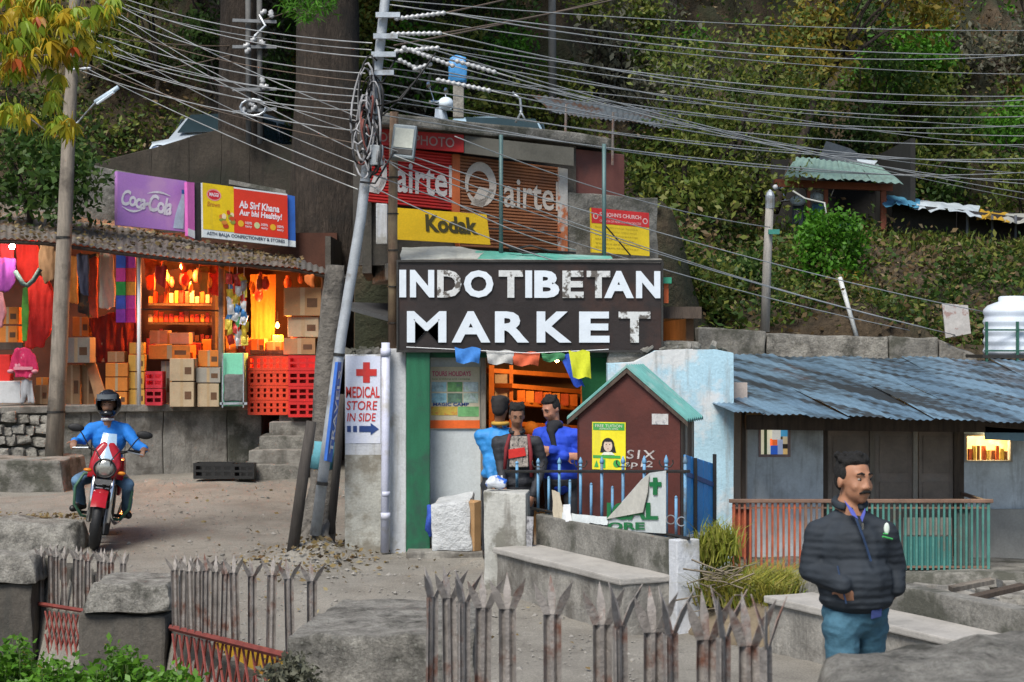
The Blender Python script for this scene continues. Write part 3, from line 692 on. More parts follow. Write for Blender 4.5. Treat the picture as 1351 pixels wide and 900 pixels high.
for ch, a, b, wn in (('M', 537, 589, 0), ('A', 596, 647, 0), ('R', 653, 698, 0), ('K', 708, 754, 0), ('E', 764, 804, 0), ('T', 816, 858, 1)):
    write(ch, qs, board_rect(a, 411, b, 452), letter_w if wn else letter_m, t, .002, .02 if ch == 'M' else .04, name='letter', depth=.018)
fr = MB()
for (a, b, c, d) in ((523, 343, 875, 346), (523, 462, 875, 465), (523, 346, 525.5, 462), (872.5, 346, 875, 462)): fr.slab(pq(a, b, c, d, 17.80), .09)
fr.build('frame', darkmetal, t)
t = tag(MB().slab(pq(874, 366, 886, 374, 17.9), .15).slab(pq(876, 374, 882, 400, 17.95), .05, 1).build('tin_flap', [mat('green_tin', (.03, .25, .15), .5), mat('orange_tin', (.6, .12, .03), .5)]), 'small green and orange tin flap at the right edge of the big signboard', 'flap')

# ------------------------------------------------------------------ upper shop
t = thing('upper_shop', 'concrete upper shop with roller shutters above the market signboard', 'shop', P(650, 340, 19.4))
# walls, ledge
Yl, Yr = 19.2, 20.3
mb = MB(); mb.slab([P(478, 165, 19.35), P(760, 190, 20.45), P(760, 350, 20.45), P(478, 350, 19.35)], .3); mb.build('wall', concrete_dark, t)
mb = MB(); mb.slab([P(742, 252, 20.2), P(868, 262, 20.6), P(868, 350, 20.6), P(742, 350, 20.2)], .25); mb.build('parapet_wall', concrete_moss, t, bevel=.01, cuts=5, amp=.02, freq=4)
a = [P(520, 330, 18.05), P(872, 336, 18.05), P(872, 336, 20.6), P(478, 330, 19.6)]
mb = MB(); z0 = P(0, 342, 18.0).z
mb.hexa([V(P(529, 0, 18.0).x, 18.0, z0 - .16), V(P(874, 0, 18.0).x, 18.0, z0 - .16), V(P(874, 0, 20.9).x, 20.9, z0 - .16), V(P(478, 0, 19.6).x, 20.9, z0 - .16), V(P(529, 0, 18.0).x, 18.0, z0), V(P(874, 0, 18.0).x, 18.0, z0), V(P(874, 0, 20.9).x, 20.9, z0 + .05), V(P(478, 0, 19.6).x, 20.9, z0 + .05)])
mb.build('floor_slab', concrete, t, bevel=.02, cuts=4, amp=.02, freq=4)
# roof slab
mb = MB(); f0, f1, f2, f3 = P(490, 146, 18.75), P(808, 181, 20.6), P(808, 195, 20.6), P(490, 162, 18.75); bk = V(-.05, 2.6, .05)
mb.hexa([f3, f2, f2 + bk, f3 + bk, f0, f1, f1 + bk, f0 + bk]); mb.build('roof_slab', concrete_moss, t, bevel=.02, cuts=6, amp=.025, freq=4)
# side wall (left, towards the power pole)
mb = MB(); a = P(478, 165, 19.35); mb.slab([a + V(0, 0, 0), a + V(-.15, 2.5, 0), V(a.x - .15, a.y + 2.5, 3.0), V(a.x, a.y, 3.0)], .1); mb.build('side_wall', concrete_dark, t)
# shutters: real slats
def shutter(q, nsl, m, label):
    mb = MB(); n = qnorm(q)
    prof = [(0, .0), (.25, .022), (.7, .022), (.93, .0)]
    vv = []; rows = []
    for i in range(nsl):
        for (f, d) in prof: rows.append(((i + f) / nsl, d))
    for (v, d) in rows: vv += [bil(q, 0, v) + n * d, bil(q, 1, v) + n * d]
    mb.add(vv, [(2 * i, 2 * i + 1, 2 * i + 3, 2 * i + 2) for i in range(len(rows) - 1)])
    o = mb.build('shutter', m, t); o['label'] = label; return o
sh_red = mat('shutter_red', (.52, .025, .022), .55, .14, 3, .1, 40, stain=(.36, .03, .025), sscale=2)
sh_brown = mat('shutter_brown', (.27, .105, .045), .55, .25, 2.4, .15, 30, stain=(.17, .075, .045), sscale=1.8)
wpaint = mat('shutter_white_lettering', (.60, .57, .56), .6, .12, 10, .1, 40)
wpaint2 = mat('shutter_faded_lettering', (.50, .45, .40), .6, .15, 10, .1, 40)
q1 = [P(480, 190, 19.2), P(598, 203, 19.65), P(598, 278, 19.65), P(480, 266, 19.2)]
q2 = [P(606, 204, 19.68), P(738, 221, 20.2), P(738, 331, 20.2), P(606, 326, 19.68)]
s1 = shutter(q1, 19, sh_red, 'red roller shutter with white telecom lettering'); s2 = shutter(q2, 28, sh_brown, 'brown roller shutter with faded telecom lettering')
def swoosh(q, cu, cv, ru, rv, m, par):
    """hooked swirl of the telecom emblem"""
    pts_o = []; pts_i = []
    for k in range(29):
        a = R(lerp(-150, 205, k / 28.0)); wd = .16 + .30 * math.sin(math.pi * k / 28.0)
        pts_o.append((cu + ru * math.cos(a), cv + rv * math.sin(a))); pts_i.append((cu + ru * (1 - wd) * math.cos(a), cv + rv * (1 - wd) * math.sin(a)))
    n = qnorm(q) * .027; mb = MB(); vv = [bil(q, *p) + n for p in pts_o] + [bil(q, *p) + n for p in pts_i]; k = 29
    mb.add(vv, [(i, i + 1, i + 1 + k, i + k) for i in range(k - 1)])
    for a, b in (((cu - ru * .45, cv - rv * .95), (cu + ru * .1, cv - rv * .2)),):
        u0, v0 = a; u1, v1 = b; mb.add([bil(q, u0 - .03, v0) + n, bil(q, u0 + .09, v0 - .02) + n, bil(q, u1 + .12, v1) + n, bil(q, u1 - .03, v1 + .02) + n], [(0, 1, 2, 3)])
    mb.build('emblem', m, par, fix=False)
write('airtel', q1, (.34, .22, .98, .78), wpaint, s1, .027, .018); swoosh(q1, .12, .52, .125, .36, wpaint, s1)
write('airtel', q2, (.43, .47, .985, .82), wpaint2, s2, .027, .012); swoosh(q2, .20, .70, .155, .245, wpaint2, s2)
orange_p = mat('orange_post', (.50, .12, .035), .6, .2, 4, .1, 40)
MB().slab([P(597, 203, 19.6), P(607, 204, 19.64), P(607, 327, 19.64), P(597, 300, 19.6)], .1).build('frame_post', orange_p, t)
MB().slab([P(737, 221, 20.15), P(749, 223, 20.2), P(749, 333, 20.2), P(737, 332, 20.15)], .12).build('frame_post', mat('peeling_white', (.48, .46, .43), .8, .2, 5, .3, 30, stain=(.42, .13, .05), sscale=2.4, slo=.5, shi=.56), t)
# lines of shutter bottom rail
MB().slab([P(606, 298, 19.6), P(740, 306, 20.1), P(740, 308, 20.1), P(606, 300, 19.6)], .03).build('bar', darkmetal, t)
# fascia boards
qf = [P(480, 168, 19.05), P(612, 178, 19.5), P(612, 201, 19.5), P(480, 189, 19.05)]
fa = MB().slab(qf, .06).build('fascia', mat('fascia_red', (.42, .02, .02), .6, .2, 3, .1, 40), t); fa['label'] = 'red fascia board with faded photo shop lettering'
write('COLOR PHOTO', qf, (.06, .2, .9, .78), mat('faded_lettering', (.35, .22, .2), .7), fa, .006, .01)
MB().slab([P(613, 179, 19.5), P(757, 195, 20.05), P(757, 219, 20.05), P(613, 202, 19.5)], .05).build('fascia', mat('grey_fascia', (.13, .125, .105), .8, .25, 3, .2, 30), t)
# painted column at left under the red shutter
MB().slab([P(496, 268, 19.1), P(511, 269, 19.1), P(511, 322, 19.1), P(496, 322, 19.1)], .12).build('column', whitewash, t, bevel=.01)
rb = mat('brown_sheet', (.15, .055, .045), .7, .25, 3, .1, 30, stain=(.10, .05, .045), sscale=2)
mb = MB().slab([P(757, 196, 20.5), P(824, 204, 20.8), P(824, 264, 20.8), P(757, 256, 20.5)], .5)
tag(mb.build('sheet_cabin', rb, bevel=.01), 'reddish brown sheet metal cabin beside the upper shop, above the parapet wall', 'cabin')
# bottle-green posts in front of the ledge
teal = mat('teal_post', (.10, .17, .17), .55, .2, 6, .1, 40, metal=.3)
for (px, y0, y1, Y) in ((661, 178, 338, 18.5), (797, 190, 338, 18.7)):
    a = P(px, y0, Y); b = P(px, y1, Y); b.z = z0 - .01; MB().tube([b, a], .022, 8).build('post', teal, t, smooth=True)

t = thing('film_signboard', 'yellow film brand signboard under the red shutter', 'sign', P(585, 320, 19.1))
q = [P(523, 274, 18.9), P(642, 283, 19.25), P(647, 323, 19.25), P(524, 316, 18.9)]
MB().slab(q, .05).build('board', mat('sign_yellow', (.80, .50, .01), .5, .08, 3, .05, 30, stain=(.62, .38, .02), sscale=2.5, slo=.6, shi=.8), t)
write('Kodak', q, (.31, .30, .88, .86), mat('sign_ink', (.06, .05, .012), .6), t, .005, .04)
t = thing('church_signboard', 'red and yellow church notice board on the mossy parapet wall', 'sign', P(818, 338, 20.0))
q = [P(780, 274, 19.95), P(856, 281, 20.2), P(857, 338, 20.2), P(781, 333, 19.95)]
MB().slab(q, .04).build('board', mat('notice_yellow', (.76, .55, .02), .5, .1, 4, .05, 30), t)
patch(q, (0, .66, 1, 1), mat('notice_red', (.60, .03, .03), .5, .1, 4, .05), t, .003, 'heading')
wl = paint('pale_pink_lettering', (.75, .50, .48)); dl = paint('olive_lettering', (.36, .26, .02))
write("ST. JOHN'S CHURCH", q, (.14, .80, .86, .92), wl, t, .006, .02); write('CHURCH OF NORTH INDIA DIOCESE', q, (.14, .70, .86, .75), wl, t, .006)
for i in range(6): write(('Sunday Worship Service', 'Holy Communion every week', 'Prayer Meeting', 'Bible Study', 'Visitors are welcome', 'Contact the Vicar')[i], q, (.06, .56 - .09 * i, rnd(.7, .95), .60 - .09 * i), dl, t, .005)
for cu in (.07, .93):
    shape(q, ringpts(cu, .82 - (cu > .5) * .02, .045, .07), wl, t, .005); shape(q, ringpts(cu, .82 - (cu > .5) * .02, .028, .044), mat('notice_red', (.6, .03, .03)), t, .007)
MB().tube([P(799, 298, 19.6), P(832, 337, 20.0)], .009, 5).build('prop', darkmetal, t)

# plastic sheet and rubble along the ledge above the board
rng = random.Random(3)
def drape(name, label, pts_top, pts_bot, m, nu=24, nv=6, amp=.03, cat='tarpaulin', parent=None, th=.004):
    """a sagging sheet between two edges"""
    mb = MB(); vv = []; sd_ = rnd(0, 50)
    def ev(p, u):
        k = min(int(u * (len(p) - 1)), len(p) - 2); return p[k].lerp(p[k + 1], u * (len(p) - 1) - k)
    for j in range(nv + 1):
        for i in range(nu + 1):
            u = i / nu; v = j / nv; p = ev(pts_top, u).lerp(ev(pts_bot, u), v)
            w_ = mn.noise_vector(Vector((u * 7 + sd_, v * 2.5, 0))) * amp + mn.noise_vector(Vector((u * 21 + sd_, v * 5, 3))) * amp * .35
            vv.append(p + w_ * (0.3 + .7 * v))
    k = nu + 1
    mb.add(vv, [(j * k + i, j * k + i + 1, (j + 1) * k + i + 1, (j + 1) * k + i) for j in range(nv) for i in range(nu)])
    o = mb.build(name, m, parent, smooth=True)
    if label: tag(o, label, cat)
    return o
mint = mat('mint_plastic', (.10, .38, .30), .45, .2, 3, .3, 14, stain=(.25, .45, .40), sscale=2)
drape('green_sheet', 'crumpled mint green plastic sheet along the ledge above the signboard', [P(628, 331, 18.6), P(700, 334, 18.5), P(760, 336, 18.6), P(806, 338, 18.7)], [P(615, 349, 17.93), P(700, 350, 17.93), P(760, 350, 17.93), P(815, 350, 17.93)], mint)
drape('pale_sheet', 'pale cement coloured sheet on the ledge left of the mint green plastic', [P(530, 326, 18.7), P(600, 325, 18.8), P(640, 331, 18.6)], [P(528, 348, 17.95), P(600, 348, 17.95), P(625, 349, 17.95)], mat('pale_sheet', (.40, .41, .37), .7, .25, 4, .3, 16))
mb = MB(); mb.tube([P(672, 330, 18.4), P(700, 324, 18.3), P(725, 331, 18.3), P(760, 334, 18.3)], .012, 6); mb.tube([P(668, 324, 18.4), P(690, 334, 18.35), P(710, 333, 18.3)], .012, 6)
tag(mb.build('loose_cable', black, smooth=True), 'black cable lying in loops on the ledge over the signboard', 'cable')

# prayer flags across the entrance
def flag(label, top, w_, h_, m, skew=0, rotz=0.0):
    top = Vector(top); mb = MB(); vv = []; nu, nv = 6, 7
    for j in range(nv + 1):
        for i in range(nu + 1):
            u = i / nu - .5; v = j / nv
            vv.append(top + V(u * w_ * (1 - .12 * v) + skew * v, .03 * math.sin(u * 9 + v * 4) * v + rotz * u, -v * h_ + .012 * math.sin(u * 8)))
    k = nu + 1; mb.add(vv, [(j * k + i, j * k + i + 1, (j + 1) * k + i + 1, (j + 1) * k + i) for j in range(nv) for i in range(nu)])
    return tag(mb.build('prayer_flag', m, smooth=True), label, 'flag', 'prayer flags over the market entrance')
fl = lambda n_, c: mat('flag_' + n_, c, .8, .15, 8, .2, 30)
flag('blue prayer flag above the tour poster', P(617, 459, 17.75), .26, .15, fl('blue', (.05, .22, .62)))
flag('white prayer flag at the left of the open doorway', P(660, 463, 17.78), .28, .13, fl('white', (.50, .50, .48)))
flag('orange prayer flag above the door opening', P(694, 465, 17.78), .28, .13, fl('orange', (.62, .12, .05)))
flag('green prayer flag between the orange and the dangling blue one', P(730, 466, 17.78), .24, .08, fl('green', (.06, .24, .10)))
flag('dangling blue prayer flag left of the yellow one', P(746, 468, 17.8), .13, .32, fl('deep_blue', (.03, .10, .58)), .14)
flag('yellow prayer flag hanging below the signboard', P(764, 463, 17.7), .21, .27, fl('yellow', (.62, .66, .03)), .03)
tag(drape('green_curtain', None, [P(768, 464, 18.0), P(803, 464, 18.0)], [P(766, 600, 18.0), P(800, 600, 18.0)], mat('curtain_green', (.015, .13, .045), .85, .2, 5, .3, 20), 8, 10, .02), 'dark green curtain gathered at the right of the doorway behind the kiosk', 'curtain')
tag(MB().tube([P(536, 458, 17.76), P(620, 462, 17.76), P(700, 466, 17.77), P(765, 463, 17.72), P(803, 461, 17.76)], .004, 5).build('flag_string', white), 'thin string carrying the prayer flags under the signboard', 'string')

# lit stall inside
orange_w = mat('orange_board', (.55, .17, .03), .6, .25, 5, .1, 20)
t = thing('inner_stall', 'orange lit stall of shelves seen through the market doorway', 'stall', V(P(700, 0, 20.6).x, 20.8, .18))
for i, (a, b, y0, y1) in enumerate(((652, 768, 488, 494), (676, 768, 508, 514), (676, 770, 530, 536), (650, 770, 556, 562), (650, 775, 590, 596))):
    MB().slab([P(a, y0 - 2, 20.2), P(b, y0 + 6, 21.2), P(b, y1 + 6, 21.2), P(a, y1 - 2, 20.2)], .35).build('shelf', orange_w, t, bevel=.004)
for (a, b) in ((645, 652), (672, 677), (766, 772)): MB().slab(pq(a, 482, b, 735, 20.15 + (a - 645) * .008), .08).build('upright', orange_w, t)
for i in range(7): 
    x = 682 + 11.5 * i; q = pq(x, 515 + .9 * i, x + 11, 531 + .9 * i, 20.3 + i * .12); MB().slab(q, .2).build('folded_cloth', mat('folded_cloth_%d' % (i % 3), ((.62, .16, .02), (.66, .25, .04), (.5, .09, .03))[i % 3], .8, .2, 9, .3, 14), t, bevel=.01)
MB().slab(pq(653, 493, 677, 532, 20.4), .03).build('back_panel', mat('pale_panel', (.42, .36, .30), .7), t)
for i in range(9):
    x = rnd(652, 758); MB().ell(P(x, rnd(565, 585), 20.6), (.1, .08, .09), 8, 6).build('goods', mat('goods_%d' % (i % 3), ((.35, .06, .03), (.12, .07, .05), (.5, .22, .05))[i % 3], .8), t, smooth=True)
bl = bpy.data.lights.new('doorway_bulb', 'POINT'); bl.energy = 42; bl.color = (1.0, .55, .22); bl.shadow_soft_size = .05
bo = bpy.data.objects.new('doorway_bulb', bl); bo.location = P(735, 482, 19.6); COL.objects.link(bo)
t = thing('hanging_bulb', 'lit bulb hanging inside the market doorway', 'lamp', P(735, 478, 19.6)); MB().tube([P(735, 462, 19.6), P(735, 475, 19.6)], .004, 5).build('flex', black, t)
MB().lathe([(.008, .05), (.028, .02), (.03, 0), (.02, -.025), (.005, -.033)], P(735, 480, 19.6) + V(0, 0, .05), 10).build('bulb_glass', glow('warm_bulb', (1, .62, .25), 9), t, smooth=True)
# ------------------------------------------------------------------ bench wall, blue railing, kiosk, pale blue wall
BD = V(.431, -.902, 0).normalized(); BN = V(.902, .431, 0).normalized()      # along the bench, and towards its back
def bench(name, label, F0, L, zs, zb, dep=.45, endpost=True, th=.16):
    t = thing(name, label, 'bench', F0)
    def pr(s0, s1, d0, d1, z0, z1):
        q = [F0 + BD * s0 + BN * d0, F0 + BD * s1 + BN * d0, F0 + BD * s1 + BN * d1, F0 + BD * s0 + BN * d1]
        return [V(p.x, p.y, z0) for p in q] + [V(p.x, p.y, z1) for p in q]
    MB().hexa(pr(0, L, 0.02, dep, -.45, zs - .05)).build('base', concrete, t, bevel=.01, cuts=5, amp=.012, freq=4)
    MB().hexa(pr(-.02, L + .015, -.015, dep, zs - .052, zs)).build('seat', mat('worn_cement', (.38, .36, .33), .9, .2, 4, .4, 30, stain=(.25, .24, .22), sscale=2), t, bevel=.012, cuts=5, amp=.006, freq=5)
    MB().hexa(pr(-.1, L + (.0 if endpost else .1), dep + .003, dep + th, -.4, zb)).build('back', concrete_moss, t, bevel=.012, cuts=5, amp=.012, freq=4)
    if endpost:
        o = MB().hexa(pr(L + .003, L + .13, dep - .03, dep + th + .02, -.4, zb + .012)).build('end_post', whitewash, t, bevel=.01, cuts=3, amp=.006); o['label'] = 'whitewashed end post'
    return t
F0 = V(-.15, 15.66, 0)
bench('cement_bench', 'long grey cement bench with high back in front of the red kiosk', F0, 2.28, .44, .71)
G0 = V(1.86, 12.95, 0)
bench('cement_bench', 'grey cement bench running to the right edge, behind the man in the dark jacket', G0, 3.9, .40, .57, .42, False)
# block at the head of the bench
mb = MB(); a = P(639, 647, 15.95); b = P(694, 647, 15.85); zt = a.z
mb.hexa([V(a.x, 15.8, -.1), V(b.x, 15.72, -.1), V(b.x + .04, 16.15, -.1), V(a.x + .02, 16.2, -.1), V(a.x, 15.8, zt), V(b.x, 15.72, zt - .01), V(b.x + .04, 16.15, zt - .01), V(a.x + .02, 16.2, zt)])
tag(mb.build('gate_stub', mat('stub_plaster', (.42, .42, .39), .9, .25, 4, .5, 24, stain=(.17, .165, .14), sscale=3, slo=.5, shi=.6, streak=(.16, .15, .13)), bevel=.015, cuts=5, amp=.014, freq=5), 'squat plastered block at the left end of the cement bench', 'block')
# patterned cloth strip by the block
tag(drape('cloth_strip', None, [P(695, 681, 15.75), P(704, 682, 15.72)], [P(694, 721, 15.7), P(702, 722, 15.68)], mat('patterned_cloth', (.25, .25, .26), .8, .6, 30, .2, 20, stain=(.03, .03, .04), sscale=24), 5, 8, .008), 'narrow black and white patterned cloth beside the plastered block', 'cloth')
# plastic bag on the block
mb = MB(); mb.ell(P(655, 637, 15.9), (.10, .07, .06), 10, 8); o = mb.build('plastic_bag', mat('bag_white', (.62, .66, .72), .35, .15, 14, .6, 16, stain=(.03, .14, .60), sscale=8, slo=.52, shi=.56), smooth=True, cuts=1, amp=.022, freq=14)
tag(o, 'crumpled white and blue plastic bag on the plastered block', 'bag')

# blue railing on the bench back
rail_blue = mat('railing_blue', (.13, .30, .48), .5, .2, 7, .15, 40, stain=(.10, .12, .14), sscale=5)
t = thing('blue_railing', 'light blue spiked railing along the bench back, before the red kiosk', 'railing', F0 + BN * .53 + BD * 1.0)
def on_back(px, d=.53):
    """point on the back wall's centre line that appears at column px"""
    o = F0 + BN * d; k = (px - 675.5) / FPX; s_ = (k * o.y - o.x) / (BD.x - k * BD.y); return o + BD * s_
pk = MB(); pk.tube([V(0, 0, 0), V(0, 0, .50)], .013, 8); pk.lathe([(.013, 0), (.02, .012), (.016, .03), (.003, .06)], V(0, 0, .5), 8); pk_me = pk.mesh('picket', rail_blue, True)
ps = MB(); ps.tube([V(0, 0, 0), V(0, 0, .32)], .012, 8); ps.lathe([(.012, 0), (.012, .01), (.002, .02)], V(0, 0, .32), 8); ps_me = ps.mesh('short_picket', rail_blue, True)
for px in (682, 710, 738, 766, 794, 822, 850, 879, 904):
    p = on_back(px); p.z = .71 if px > 700 else .9; inst('picket', pk_me, t, p, scale=(1, 1, (P(0, 612, p.y).z - p.z) / .5))
for px in (724, 752, 780, 808, 836, 864, 892):
    p = on_back(px); p.z = .71; inst('short_picket', ps_me, t, p)
a = on_back(668, .52); b = on_back(909, .52)
for zf, nm in ((622, 'top_rail'), (683, 'bottom_rail')):
    a2 = P(0, zf, a.y); b2 = P(0, zf, b.y); 
    if nm == 'bottom_rail': a = on_back(700, .52); a2.z = b2.z = .735
    MB().tube([V(a.x, a.y, a2.z), V(b.x, b.y, b2.z)], .014, 6).build(nm, darkmetal, t)
for px in (710, 766, 822, 879):       # curled ornaments
    p = on_back(px, .515)
    for s_ in (-1, 1):
        c = V(p.x, p.y, P(0, 616, p.y).z); MB().tube([c, c + V(.035 * s_, 0, .0), c + V(.055 * s_, 0, .03), c + V(.05 * s_, 0, .055)], .006, 5).build('curl', darkmetal, t)
for px in (885, 899):
    p = on_back(px, .50); c = V(p.x, p.y, .86); MB().tube([c + V(.035 * math.cos(a_), 0, .035 * math.sin(a_)) for a_ in np.linspace(0, 6.28, 13)], .005, 5).build('ring', galv, t)
# torn banner on the railing
ban = mat('banner_white', (.56, .60, .60), .55, .1, 4, .2, 20); gre = paint('banner_green', (.01, .16, .05))
t = thing('torn_banner', 'torn white banner with green lettering tied to the blue railing', 'banner', on_back(850, .50))
def bp(px, py, d=.495): p = on_back(px, d); return P(px, py, p.y)
qb = [bp(799, 622), bp(878, 622), bp(878, 704), bp(799, 704)]
pts = [bp(799, 686), bp(826, 656), bp(846, 633), bp(857, 624), bp(878, 621), bp(878, 704), bp(860, 703), bp(799, 699)]
MB().prism(pts, BN * .006).build('cloth', ban, t)
def bu(x): return (x - 799) / 79.0
def bv(y): return 1 - (y - 622) / 82.0
for r_ in ((859, 636, 874, 642), (863.5, 630, 869, 653)): patch(qb, (bu(r_[0]), bv(r_[3]), bu(r_[2]), bv(r_[1])), gre, t, .009 + .001 * (r_[0] > 860), 'cross')
write('ICAL', qb, (bu(802), bv(686), bu(870), bv(663)), gre, t, .009, .04); write('ORE', qb, (bu(803), bv(699), bu(853), bv(689)), gre, t, .009, .04)
n = 10; fold = [bp(826, 657, .48), bp(846, 634, .48), bp(856, 626, .48), bp(854, 650, .47), bp(848, 676, .47), bp(800, 685, .48)]
MB().prism(fold, BN * .004).build('folded_corner', mat('banner_back', (.50, .49, .44), .6, .15, 6, .2, 20), t)
drape('loose_strip', None, [bp(742, 676, .49), bp(770, 679, .49), bp(801, 682, .49)], [bp(742, 688, .47), bp(770, 691, .46), bp(801, 692, .47)], ban, 14, 3, .02, parent=t)
o = drape('paper_scrap', 'torn cream paper scrap sticking up from the bench back', [bp(728, 646, .5), bp(738, 650, .5)], [bp(732, 690, .48), bp(748, 690, .48)], mat('cream_paper', (.55, .48, .36), .7), 5, 8, .02, 'paper'); 
o = drape('paper_scrap', 'small white paper scrap on the bench back beside the cream one', [bp(743, 666, .48), bp(752, 665, .48)], [bp(742, 688, .46), bp(754, 688, .46)], white, 4, 4, .012, 'paper')

# ---- red-brown notice kiosk
th = R(-21); KB = V(1.44, 15.2, 0); W_, D_ = .93, .46
kx = V(math.cos(th), math.sin(th), 0); ky = V(-math.sin(th), math.cos(th), 0); KA = KB - kx * W_
kiosk_red = mat('kiosk_maroon', (.085, .020, .014), .6, .3, 3, .15, 20, stain=(.07, .02, .016), sscale=2.4)
t = thing('notice_kiosk', 'maroon wooden kiosk with a mint green pitched roof behind the blue railing', 'kiosk', KA + kx * W_ * .5)
z0, ze = .1, 1.64; zr = 2.03; mid = KA.lerp(KB, .5)
def up(p, z): return V(p.x, p.y, z)
MB().prism([up(KA, z0), up(KB, z0), up(KB, ze), up(mid, zr - .02), up(KA, ze)], ky * .03).build('front_board', kiosk_red, t)
npl = 6
for i in range(npl):
    a = KB + ky * (.032 + (D_ - .03) * i / npl); b = KB + ky * (.032 + (D_ - .03) * (i + .94) / npl)
    MB().hexa([up(a, z0), up(b, z0), up(b - kx * .02, z0), up(a - kx * .02, z0), up(a, ze - rnd(0, .02)), up(b, ze), up(b - kx * .02, ze), up(a - kx * .02, ze)]).build('side_plank', mat('side_plank_%d' % (i % 3), ((.17, .12, .085), (.12, .085, .06), (.30, .27, .22))[i % 3], .8, .3, 4, .3, 18, stretch=(5, 5, .7)), t, bevel=.003)
MB().hexa([up(KA, z0), up(KA + kx * .02, z0), up(KA + ky * D_ + kx * .02, z0), up(KA + ky * D_, z0), up(KA, ze), up(KA + kx * .02, ze), up(KA + ky * D_ + kx * .02, ze), up(KA + ky * D_, ze)]).build('side_board', kiosk_red, t)
MB().prism([up(KA + ky * D_, z0), up(KB + ky * D_, z0), up(KB + ky * D_, ze), up(mid + ky * D_, zr), up(KA + ky * D_, ze)], -ky * .02).build('back_board', kiosk_red, t)
roof_mint = mat('mint_roof', (.13, .34, .31), .5, .2, 5, .15, 30, stain=(.24, .36, .34), sscale=4)
for s_, e in ((-1, KA), (1, KB)):
    e0 = e + kx * .08 * s_; slope = (zr - ze) / (W_ / 2); ze2 = ze - slope * .08
    mb = MB(); vv = []; nn = 30
    for i in range(nn + 1):
        f = i / nn; base = lerp(-.045, D_ + .01, f)
        dz = .012 * math.sin(f * nn * 1.6)
        a = mid + ky * base; b = e0 + ky * base
        vv += [up(a, zr + .02 + dz), up(b, ze2 + .02 + dz), up(b, ze2 + .0 + dz), up(a, zr + dz)]
    mb.add(vv, [(4 * i + k, 4 * i + (k + 1) % 4, 4 * i + 4 + (k + 1) % 4, 4 * i + 4 + k) for i in range(nn) for k in range(4)] + [(0, 1, 2, 3), (4 * nn + 3, 4 * nn + 2, 4 * nn + 1, 4 * nn)])
    rf = mb.build('roof_sheet', roof_mint, t)
    MB().prism([up(mid - ky * .04, zr - .005), up(e0 - ky * .04, ze2 - .005), up(e0 - ky * .04, ze2 - .045), up(mid - ky * .04, zr - .045)], ky * .025).build('barge_board', wooddark, rf)
qk = [up(KA, ze), up(KB, ze), up(KB, .6), up(KA, .6)]
def ku(px): return (px - 763) / 134.0
def kv(py): return 1 - (py - 545) / ((ze - .6) * FPX / 15.35)
pt = thing('yellow_poster', 'yellow and green notice with a portrait pinned to the maroon kiosk', 'poster', bil(qk, ku(805), kv(620)))
q = [bil(qk, ku(783), kv(558)) + qnorm(qk) * .006, bil(qk, ku(827), kv(558)) + qnorm(qk) * .006, bil(qk, ku(827), kv(621)) + qnorm(qk) * .006, bil(qk, ku(783), kv(621)) + qnorm(qk) * .006]
MB().slab(q, .004).build('sheet', paint('poster_bright_yellow', (.78, .68, .02)), pt)
pg = paint('poster_leaf_green', (.05, .34, .06)); pw = paint('poster_white', (.7, .72, .6))
patch(q, (.03, .83, .97, .98), pg, pt, .002, 'heading'); write('FREE TUITION', q, (.1, .89, .9, .95), pw, pt, .005); write('ADMISSION OPEN', q, (.22, .84, .78, .875), pw, pt, .005)
shape(q, ringpts(.48, .52, .19, .15), black, pt, .003, 'portrait'); shape(q, [(.28, .5), (.68, .5), (.72, .36), (.24, .36)], black, pt, .0028, 'portrait')
shape(q, ringpts(.48, .50, .13, .125), mat('portrait_skin', (.62, .48, .38), .7), pt, .0045, 'portrait'); shape(q, [(.36, .37), (.6, .37), (.68, .31), (.28, .31)], pw, pt, .005, 'portrait')
[shape(q, ringpts(.48 + dx_, .53, .018, .010, k=8), black, pt, .0055, 'portrait') for dx_ in (-.05, .05)]; shape(q, ringpts(.48, .44, .03, .006, k=8), mat('portrait_lip', (.35, .12, .1), .7), pt, .0055, 'portrait'); shape(q, ringpts(.48, .585, .14, .05, 0, 180), black, pt, .0052, 'portrait')
patch(q, (.03, .24, .85, .30), pg, pt, .003, 'band'); shape(q, ringpts(.74, .13, .11, .08), pg, pt, .003); shape(q, [(.06, .05), (.14, .2), (.2, .05)], pg, pt, .003)
patch(q, (.34, .03, .4, .22), pg, pt, .003, 'band')
o = patch(qk, (ku(861), kv(560), ku(882), kv(546)), mat('torn_label', (.50, .49, .48), .7, .2, 14, .1, stain=(.2, .2, .22), sscale=25), None, .004, 'paper_label', .002); tag(o, 'small torn white label near the top right of the maroon kiosk', 'label')
wh = mat('chalk_white', (.45, .42, .40), .9, .4, 20, 0, stain=(.10, .03, .02), sscale=30)
o = write('S1X', qk, (ku(828), kv(606), ku(866), kv(594)), wh, t, .004, .01, .1, name='scrawl'); o = write('sp12', qk, (ku(826), kv(619), ku(862), kv(608)), wh, t, .004, .01, .1, name='scrawl')

